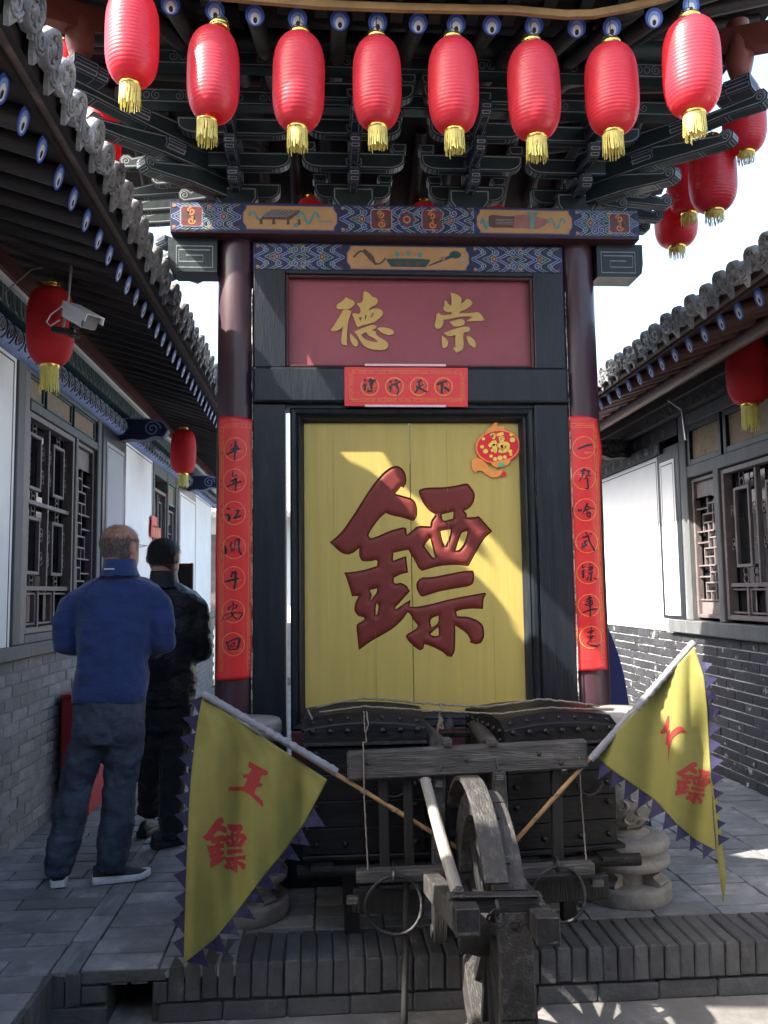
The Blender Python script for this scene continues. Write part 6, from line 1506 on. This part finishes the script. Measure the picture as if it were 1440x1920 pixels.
# ================================================================== PEOPLE
def ringE(c, hw, hd, rot=0.0, n=24, e=2.3):
    out = []
    for i in range(n):
        a = 2 * PI * i / n; x = math.copysign(abs(math.cos(a)) ** (2 / e), math.cos(a)) * hw; y = math.copysign(abs(math.sin(a)) ** (2 / e), math.sin(a)) * hd
        out.append(V(c) + V((x * math.cos(rot) - y * math.sin(rot), x * math.sin(rot) + y * math.cos(rot), 0)))
    return out
CLOUD = bpy.data.textures.new('cloth_folds', 'CLOUDS'); CLOUD.noise_scale = .11; CLOUD.noise_depth = 2; CLOUD.contrast = 1.4
CLOUD2 = bpy.data.textures.new('trouser_folds', 'CLOUDS'); CLOUD2.noise_scale = .07; CLOUD2.noise_depth = 2; CLOUD2.contrast = 1.4
def soft(o, vox, disp=0.0, tex=None, it=6):
    r = o.modifiers.new('remesh', 'REMESH'); r.mode = 'VOXEL'; r.voxel_size = vox; r.use_smooth_shade = True
    s_ = o.modifiers.new('smooth', 'SMOOTH'); s_.iterations = it; s_.factor = .5
    if disp: d = o.modifiers.new('folds', 'DISPLACE'); d.texture = tex; d.strength = disp; d.mid_level = .5; d.texture_coords = 'LOCAL'
    return o
HEAD = [(0.0, .032, .03, .088), (.025, .048, -.02, .098), (.055, .062, -.062, .101), (.09, .069, -.086, .100), (.125, .073, -.097, .097), (.155, .075, -.101, .098), (.185, .070, -.096, .089), (.21, .057, -.078, .070), (.228, .036, -.050, .042), (.236, .012, -.02, .012)]
def head_pt(base, M, z, a, off=0.0):
    """point on the skull at height z and angle a (0 = right, 90 deg = face)"""
    for (z0, w0, b0, f0), (z1, w1, b1, f1) in zip(HEAD[:-1], HEAD[1:]):
        if z0 <= z <= z1:
            t = (z - z0) / (z1 - z0); w, bk, fr_ = w0 + (w1 - w0) * t, b0 + (b1 - b0) * t, f0 + (f1 - f0) * t; break
    cy, hd = (bk + fr_) / 2, (fr_ - bk) / 2
    return base + M @ V(((w + off) * math.cos(a), cy + (hd + off) * math.sin(a), z))
def person(label, Y, ground_px, headpx, head_h, yaw, jacket, arms, pelvis, legs, mats, hair, shoes, collar):
    W = lambda x, y, dy=0.0: atY(x, y, Y + dy) if not dy else (lambda p: V((p.x, Y + dy, p.z)))(atY(x, y, Y))
    k = (atY(1, 1000, Y) - atY(0, 1000, Y)).length       # metres per pixel
    t = thing('person', (W(*ground_px).x, Y, ZP), label, 'person', 'visitors')
    M = (Matrix.Rotation(yaw, 3, 'Z') @ Matrix.Diagonal((1.12, 1.06, 1.0))) * head_h
    crown = W(*headpx); base = crown - V((0, 0, .236 * head_h))
    body = MB()
    body.loft([[head_pt(base, M, min(z, .2359), 2 * PI * i / 24) for i in range(24)] for z, *_ in HEAD], 0)
    nb = W(jacket[0][1], jacket[0][0] + 20); body.tube([base + M @ V((0, -.03, .10)), base + M @ V((0, -.035, .02)), nb], [.052, .057, .060], 16)
    for sx in (-1, 1):                                     # ears, eyes
        c = base + M @ V((sx * .079, -.012, .118)); body.loft([[c + M @ V((sx * (.004 * j), -.004 + math.cos(2 * PI * i / 12) * .017 * s_, math.sin(2 * PI * i / 12) * .032 * s_)) for i in range(12)] for j, s_ in ((-3, .6), (0, 1.0), (2.2, .9), (3.0, .5))], 0)
    body.loft([[base + M @ V((math.cos(2 * PI * i / 10) * w_, y_ + math.sin(2 * PI * i / 10) * w_, z_)) for i in range(10)] for z_, y_, w_ in ((.13, .094, .008), (.10, .105, .012), (.082, .112, .016), (.074, .104, .012))], 0)
    body.loft([ringE(W(cx_, y_), hw * k * .76, hd * .74) for y_, cx_, hw, hd in jacket[1:] + pelvis], 0)
    for ar in arms:
        P = [W(x, y, dy) for x, y, r, dy in ar]; body.tube(P, [r * .62 for x, y, r, dy in ar], 14)
        wv = (P[-1] - P[-2]).normalized(); sd = wv.cross(V((0, 0, 1))).normalized(); c = P[-1]
        body.loft([ringE(c + wv * d_, .0, .0) if False else [c + wv * d_ + sd * (math.cos(2 * PI * i / 12) * w_) + wv.cross(sd) * (math.sin(2 * PI * i / 12) * .014) for i in range(12)] for d_, w_ in ((-.02, .028), (.03, .04), (.085, .042), (.10, .036))], 0)
        for f, (o_, L) in enumerate(((-.031, .062), (-.010, .076), (.011, .072), (.031, .056))):
            q = c + wv * .095 + sd * o_; dn = wv.cross(sd); dn = dn if dn.z < 0 else -dn
            body.tube([q - wv * .01, q + wv * L * .45 + dn * .006, q + wv * L * .75 + dn * .022, q + wv * L * .85 + dn * .042], [.0095, .009, .0085, .0075], 8)
        q = c + wv * .03 + sd * .036 * (1 if ar[0][0] < ar[-1][0] else -1); s2 = sd * (1 if ar[0][0] < ar[-1][0] else -1)
        body.tube([q, q + wv * .03 + s2 * .022, q + wv * .06 + s2 * .028], [.013, .011, .009], 8)
    for lg in legs: body.tube([W(x, y, dy) for x, y, r, dy in lg], [r * .62 for x, y, r, dy in lg], 16)
    ob = body.build('body', 'skin', t); soft(ob, .0075, it=2)
    # jacket with sleeves and stand-up collar
    j = MB(); j.loft([ringE(W(cx_, y_), hw * k, hd) for y_, cx_, hw, hd in jacket], 0)
    for ar in arms:
        n = len(ar); j.tube([W(x, y, dy) for x, y, r, dy in ar], [r for x, y, r, dy in ar], 18)
    oj = j.build('jacket', mats[0], t); soft(oj, .011, .022, CLOUD, 16)
    cb = MB(); (cx_, y_, hw, hd) = collar; dY = V((0, -.028, 0))
    RR = lambda yy, f_: [p + dY for p in ringE(W(cx_, yy), hw * k * f_, hd * f_)]
    A = [RR(y_ + 16, 1.30), RR(y_ + 8, 1.16), RR(y_ - 2, 1.06), RR(y_ - 12, 1.0), RR(y_ - 15, .98), RR(y_ - 15, .90), RR(y_ - 2, .9)]
    cb.loft(A, 0, True, False); cb.build('collar', mats[3], oj)
    # trousers
    p = MB(); p.loft([ringE(W(cx_, y_), hw * k, hd) for y_, cx_, hw, hd in pelvis], 0)
    for lg in legs: p.tube([W(x, y, dy) for x, y, r, dy in lg], [r for x, y, r, dy in lg], 18)
    op = p.build('trousers', mats[1], t); soft(op, .011, .024, CLOUD2, 6)
    # shoes
    for (x, y, dy), d, L in shoes:
        c = W(x, y, dy); c.z = ZP; d = V((d[0], d[1], 0)).normalized(); s_ = V((d.y, -d.x, 0)); b = MB()
        prof = [(-.5, .030, .030, .004), (-.46, .039, .036, .0), (-.2, .040, .034, 0), (.05, .043, .031, 0), (.3, .049, .028, .002), (.44, .039, .027, .010), (.5, .018, .025, .016)]
        b.loft([[c + d * a * L + s_ * (w_ * math.cos(2 * PI * i / 14)) + V((0, 0, zl_ + .002 + (h_ if math.sin(2 * PI * i / 14) > 0 else 0))) for i in range(14)] for a, w_, h_, zl_ in prof], 0); so = fixn(b.build('sole', mats[4], t, .004))
        b = MB(); prof = [(-.49, .022, .075), (-.42, .032, .085), (-.25, .033, .085), (-.05, .036, .070), (.15, .041, .052), (.32, .040, .040), (.45, .026, .030), (.49, .008, .024)]
        b.loft([[c + d * a * L + s_ * (w_ * math.cos(PI * i / 9)) + V((0, 0, .02 + (h_ - .012) * math.sin(PI * i / 9))) for i in range(10)] for a, w_, h_ in prof], 0); fixn(b.build('shoe', 'shoe_black', t))
    # hair: many short strands over the skull
    hm, zlo, top, nst, ln, shell = hair; rr = random.Random(len(label)); b = MB()
    if shell:
        A = [[head_pt(base, M, min(.2355, max(z, .085 if math.sin(2 * PI * i / 30) < .2 else .165)), 2 * PI * i / 30, .004) for i in range(30)] for z in (.085, .11, .14, .17, .19, .21, .225, .2355)]
        b.loft(A, 0, True, False)
        b.add([A[-1][i] for i in range(30)], [tuple(range(30))], 0)
    for _ in range(nst):
        a = rr.uniform(0, 2 * PI); s_ = math.sin(a); z = rr.uniform(zlo, .2355)
        if s_ > .25 and z < .15: continue
        if s_ > .55 and z < .19: continue
        if abs(math.cos(a)) > .9 and z < .115 and s_ > -.3: continue
        if top < 1 and z > .165 and rr.random() > (top + max(0, (.2 - z)) * 6): continue
        p0 = head_pt(base, M, z, a, .002 if not shell else .004); nrm = (p0 - (base + M @ V((0, 0, .12)))).normalized()
        dn = V((rr.uniform(-.3, .3), rr.uniform(-.3, .3), -1)); dn = (dn - nrm * dn.dot(nrm)); dn = dn.normalized() if dn.length > .1 else nrm.orthogonal()
        L = ln * rr.uniform(.5, 1.2); sd = nrm.cross(dn).normalized() * .0011
        p1 = p0 + dn * L * .85 + nrm * L * .32
        b.add([p0 - sd, p0 + sd, p1], [(0, 1, 2)], 0)
    b.build('hair', hm, t)
    return t, base, M, W
pt, hb_, hM, hW = person('balding man in a blue fleece and jeans seen from behind', 4.385, (185, 1655), (226, 984), 1.03, -.42,
    [(1078, 227, 34, .080), (1086, 225, 52, .095), (1094, 222, 68, .108), (1104, 220, 80, .118), (1120, 218, 84, .128), (1150, 217, 74, .136), (1200, 214, 67, .134), (1250, 211, 67, .132), (1290, 207, 71, .134), (1316, 206, 71, .133)],
    [[(152, 1122, .060, 0), (133, 1138, .066, 0), (122, 1168, .063, -.01), (118, 1203, .060, .0), (152, 1222, .052, .15), (186, 1208, .040, .24)], [(284, 1120, .060, 0), (299, 1136, .066, 0), (307, 1168, .063, -.01), (308, 1203, .060, .0), (280, 1222, .052, .15), (248, 1205, .040, .24)]],
    [(1306, 206, 65, .118), (1340, 205, 66, .122), (1368, 203, 66, .12), (1392, 202, 60, .11)],
    [[(172, 1368, .090, 0), (156, 1420, .086, 0), (140, 1480, .078, .01), (130, 1540, .080, 0), (119, 1590, .074, -.02), (110, 1636, .066, -.02)], [(238, 1368, .090, 0), (230, 1425, .088, 0), (223, 1480, .080, .02), (219, 1540, .082, .01), (212, 1590, .084, 0), (208, 1634, .070, 0)]],
    ['fleece', 'denim', 'skin', 'fleece', 'sole_white'], ('hair_grey', .035, .22, 14000, .017, False),
    [((104, 1655, .06), (-.25, 1), .27), ((226, 1655, .02), (1, .28), .275)], (227, 1064, 29, .080))
b = MB(); gz = [hb_ + hM @ V((.083, .02, .135)), hb_ + hM @ V((.080, .09, .135)), hb_ + hM @ V((.03, .115, .13))]; b.tube(gz, .0018, 5); b.tube([hb_ + hM @ V((-.083, .02, .135)), hb_ + hM @ V((-.080, .09, .135)), hb_ + hM @ V((-.03, .115, .13)), hb_ + hM @ V((.03, .115, .13))], .0018, 5); b.build('glasses', 'wire', pt)
b = MB(); p0 = hW(216, 1068, -.122); b.box(p0, (.05, .003, .006)); b.build('collar_loop', 'sole_white', pt)
b = MB(); f = Fr(hW(240, 1362, -.128), (1, 0, 0), (0, -.1, 1)); b.ribbon([(-.055, .06), (-.05, -.05), (0, -.075), (.05, -.05), (.055, .06)], .004, f, 0, .004); b.ribbon([(-.055, .058), (.055, .058)], .008, f, 0, .004); b.build('back_pocket', 'denim', pt)
person('man in black jacket and black trousers standing behind the blue fleece', 4.95, (305, 1590), (308, 1009), 1.0, -.30,
    [(1094, 310, 30, .076), (1101, 311, 44, .092), (1110, 313, 56, .104), (1124, 315, 66, .118), (1180, 317, 57, .130), (1240, 316, 53, .130), (1290, 315, 55, .130), (1324, 314, 54, .132)],
    [[(268, 1132, .058, 0), (257, 1146, .062, 0), (252, 1175, .060, 0), (252, 1222, .056, .02), (282, 1238, .048, .16), (306, 1226, .038, .24)], [(360, 1130, .058, 0), (372, 1144, .063, 0), (376, 1175, .062, 0), (378, 1224, .056, .02), (350, 1240, .048, .16), (322, 1228, .038, .24)]],
    [(1316, 314, 50, .118), (1345, 312, 51, .12), (1366, 311, 50, .115)],
    [[(288, 1366, .082, 0), (281, 1430, .078, .06), (270, 1490, .070, .16), (262, 1545, .066, .26)], [(332, 1366, .082, 0), (325, 1430, .078, 0), (321, 1500, .070, 0), (322, 1572, .066, 0)]],
    ['black_jacket', 'black_cloth', 'skin', 'black_jacket', 'shoe_black'], ('hair_black', .04, 1.0, 9000, .013, True),
    [((262, 1560, .30), (.2, 1), .26), ((326, 1592, .03), (.75, .5), .27)], (309, 1086, 25, .074))

# ================================================================== SMALL THINGS
# security camera on a rod under the left eave
cpos = atY(150, 592, 4.15)
sc = thing('security_camera', cpos, 'white security camera on a rod in front of the red lantern', 'camera')
ax = V((.80, -.10, -.36)).normalized(); ax = (atY(186, 608, 4.02) - atY(128, 575, 4.22)).normalized(); sd = ax.cross(V((0, 0, 1))).normalized(); up_ = sd.cross(ax)
def cprism(name, m, poly, a0, a1, par=None, bev=.003):
    b = MB(); A = [[cpos + ax * a + sd * x_ + up_ * y_ for x_, y_ in poly] for a in (a0, a1)]; b.loft(A, 0, False); return fixn(b.build(name, m, par or sc, bev))
hs = cprism('housing', 'cam_white', [(-.034, -.040), (.034, -.040), (.040, -.02), (.040, .028), (-.040, .028), (-.040, -.02)], -.10, .095)
cprism('sun_shield', 'cam_white', [(-.046, .0), (-.043, .034), (.043, .034), (.046, .0), (.049, .0), (.047, .038), (-.047, .038), (-.049, .0)], -.11, .145)
cprism('front_glass', 'cam_grey', [(-.032, -.036), (.032, -.036), (.036, -.02), (.036, .026), (-.036, .026), (-.036, -.02)], .0951, .115, hs, .001)
cprism('rear_cover', 'cam_grey', [(-.034, -.038), (.034, -.038), (.038, -.02), (.038, .030), (-.038, .030), (-.038, -.02)], -.118, -.1001, hs, .002)
b = MB(); b.tube([atY(134, 498, 4.2), atY(128, 560, 4.2), atY(117, 622, 4.2)], .007, 8); b.build('hanging_rod', 'metal_grey', sc)
b = MB(); b.beam(atY(97, 617, 4.2), atY(140, 624, 4.2), .03, .03); b.beam(atY(126, 620, 4.18), atY(142, 632, 4.14), .05, .02); b.beam(atY(138, 612, 4.2), atY(146, 606, 4.15), .05, .03); b.build('mount_arm', 'wire', sc, .003)
b = MB(); b.tube([V(p) for p in (cpos - ax * .118, cpos - ax * .15 + V((-.02, 0, .01)), atY(95, 590, 4.2), atY(87, 604, 4.2), atY(95, 611, 4.2), atY(112, 600, 4.2))], .0035, 6); b.build('cable', 'cam_white', sc)
b = MB(); b.tube([atY(5, 552, 4.3), atY(30, 530, 4.3), atY(60, 505, 4.3), atY(92, 499, 4.3), atY(125, 512, 4.3)], .004, 6); tag(b.build('cable', 'cam_grey'), 'thin grey cable looping under the left eave beside the camera', 'cable')
# red box behind the first man
bp = atZ(160, 1530, ZP); rb = thing('red_cabinet', (bp.x - .1, bp.y + .35, ZP), 'red metal cabinet with a white round mark by the left wall', 'cabinet')
x0, x1 = -1.70, bp.x + .02; b = MB(); b.bb(x0, x1, bp.y, bp.y + .8, ZP, ZP + .74); b.build('box', 'box_red', rb, .008)
b = MB(); b.bb(x0 - .008, x1 + .008, bp.y - .008, bp.y + .808, ZP + .7402, ZP + .765); b.build('lid', 'box_red', rb, .005)
f = Fr((x1 + .001, bp.y + .52, ZP + .44), (0, 1, 0), (0, 0, 1)); b = MB(); b.disc((0, 0), .12, .12, f, 0, .001, 24); b.disc((0, 0), .07, .07, f, 1, .002, 20); b.ribbon([(-.03, -.03), (0, .035), (.03, -.03)], .02, f, 0, .003); b.build('round_mark', ['eye_white', 'eye_black'], rb)
# dark blue board behind the right column
bl = atY(1160, 1330, 5.0); nb_ = MB(); f = Fr((0, 5.0, 0), (1, 0, 0), (0, 0, 1)); P = [atY(px, py, 5.0) for px, py in ((1125, 1150), (1143, 1190), (1156, 1225), (1168, 1270), (1180, 1345))]; zb_ = ZP + .002
nb_.prism([(p.x, p.z) for p in P] + [(P[-1].x + .1, zb_), (P[0].x, zb_)], f, -.03, .03); o = fixn(nb_.build('cloth_screen', 'navy_board')); tag(o, 'dark blue slanted board behind the right gate column', 'board')
# wooden pier post and pipe hook on the right wall
b = MB(); P = [atX(px, py, 2.60) for px, py in ((1254, 750), (1279, 768), (1286, 825))]; b.tube(P, .011, 6); tag(b.build('pipe_hook', 'metal_grey'), 'bent grey metal pipe bracket under the right eave', 'pipe')
# notice stand beyond the second man, red papers on the second window
n0 = atY(345, 1100, 6.2); ns = thing('notice_stand', (n0.x, 6.2, ZP), 'dark framed wooden notice stand beyond the man in black', 'stand')
xa, xb_ = atY(326, 1100, 6.2).x, atY(362, 1100, 6.2).x; za, zb_ = atY(345, 1140, 6.2).z, atY(345, 1056, 6.2).z
for X0, X1, Z0, Z1 in ((xa, xa + .03, ZP, zb_), (xb_ - .02, xb_, ZP, zb_), (xa + .03, xb_ - .02, zb_ - .03, zb_ - .002), (xa + .03, xb_ - .02, za, za + .03)):
    b = MB(); b.bb(X0, X1, 6.18, 6.22, Z0, Z1); b.build('frame_bar', 'dark_red_wood', ns, .003)
b = MB(); b.bb(xa + .03, xb_ - .02, 6.195, 6.205, za + .03, zb_ - .03); b.build('panel', 'eye_black', ns)
b = MB(); b.box((0, 0, 0), (.02, .02, .02)) 
for (px0, py0, px1, py1), lb in (((284, 966, 294, 990), 'small plain red paper on the second left window'), ((283, 984, 301, 1012), 'gold printed red paper hanging on the second left window')):
    A, B = atX(px0, py0, -1.70), atX(px1, py1, -1.70); b = MB(); b.bb(-1.70, -1.695, A.y, B.y, B.z, A.z); t = b.build('red_paper', 'paper_red'); tag(t, lb, 'paper', 'papers on the left windows')
    if 'gold' in lb:
        q = MB(); f = Fr((-1.6945, (A.y + B.y) / 2, (A.z + B.z) / 2), (0, 1, 0), (0, 0, 1)); hw, hh = abs(B.y - A.y) / 2, abs(A.z - B.z) / 2
        for kx in (-.5, 0, .5): q.ribbon([(hw * kx, -hh * .6), (hw * kx + .02, 0), (hw * kx, hh * .6)], hw * .22, f, 0, .001)
        q.build('gold_print', 'gold_paint', t)
# assumed hall behind the viewer, unseen, added to block sky light from the front
eh = thing('added_hall', (.6, -3.2, 0), 'assumed unseen hall behind the viewer, added to block sky light', 'building')
b = MB(); b.bb(-7, 8, -4.3, -4.0, 0, 3.4); b.build('wall', 'plaster', eh)
for xx in (-6, -3.4, -.9, 2.1, 4.6, 7.2): b = MB(); b.lathe([(.14, 0), (.14, 3.4)], 20, 0, (xx, -1.9, 0)); b.build('column', 'column_red', eh)
b = MB(); b.bb(-7.4, 8.4, -2.05, -1.75, 3.3, 3.6); b.build('beam', 'beam_red', eh)
b = MB(); b.add([(-7.8, -1.2, 3.45), (8.8, -1.2, 3.45), (8.8, -4.6, 5.2), (-7.8, -4.6, 5.2), (-7.8, -1.2, 3.6), (8.8, -1.2, 3.6), (8.8, -4.6, 5.4), (-7.8, -4.6, 5.4), (-7.8, -7.0, 3.6), (8.8, -7.0, 3.6)], [(3, 2, 1, 0), (4, 5, 6, 7), (0, 1, 5, 4), (7, 6, 9, 8)]); b.build('roof', 'tile', eh)
for xx in (-4.6, -2.1, .6, 3.4, 6): b = MB(); b.bb(xx - .6, xx + .6, -4.0, -3.95, .2, 2.6); b.build('door_panel', 'dark_red_wood', eh)

for sx, x0, nm in ((-1, -1.25, 'assumed unseen side wing on the left behind the viewer, added to block sky light'), (1, 3.4, 'assumed unseen side wing on the right behind the viewer, added to block sky light')):
    wg = thing('added_wing', (x0 + sx * 1.5, -1.2, 0), nm, 'building'); y1 = 1.7 if sx < 0 else 2.6  # assumed wings out of view, added to darken the forecourt
    b = MB(); b.bb(x0 + sx * .7, x0 + sx * .95, -4.0, y1, 0, 3.3); b.build('wall', 'plaster', wg); b = MB(); b.bb(x0 + sx * .66, x0 + sx * .70, -3.9, y1 - .02, 0, 1.2); b.build('brick_base', 'brick_grey', wg)
    b = MB(); b.add([(x0, -4.1, 3.15), (x0, y1 + .1, 3.15), (x0 + sx * 3.2, y1 + .1, 4.35), (x0 + sx * 3.2, -4.1, 4.35), (x0, -4.1, 3.3), (x0, y1 + .1, 3.3), (x0 + sx * 3.2, y1 + .1, 4.5), (x0 + sx * 3.2, -4.1, 4.5)], [(0, 1, 2, 3), (7, 6, 5, 4), (0, 4, 5, 1), (1, 5, 6, 2), (2, 6, 7, 3), (3, 7, 4, 0)]); fixn(b.build('roof', 'tile', wg))
    for yy in (-3.2, -1.6, 0): b = MB(); b.bb(x0 + sx * .62, x0 + sx * .655, yy, yy + 1.1, 1.25, 2.6); b.build('window', 'window_wood', wg)

for pts in ([(196, 1084), (176, 1108), (160, 1140), (152, 1170)], [(258, 1084), (272, 1108), (284, 1140), (290, 1170)]):
    b = MB(); b.tube([hW(x, y, -.112 - (.02 if 1100 < y < 1160 else 0)) for x, y in pts], .0022, 5); b.build('seam', 'fleece_trim', pt)
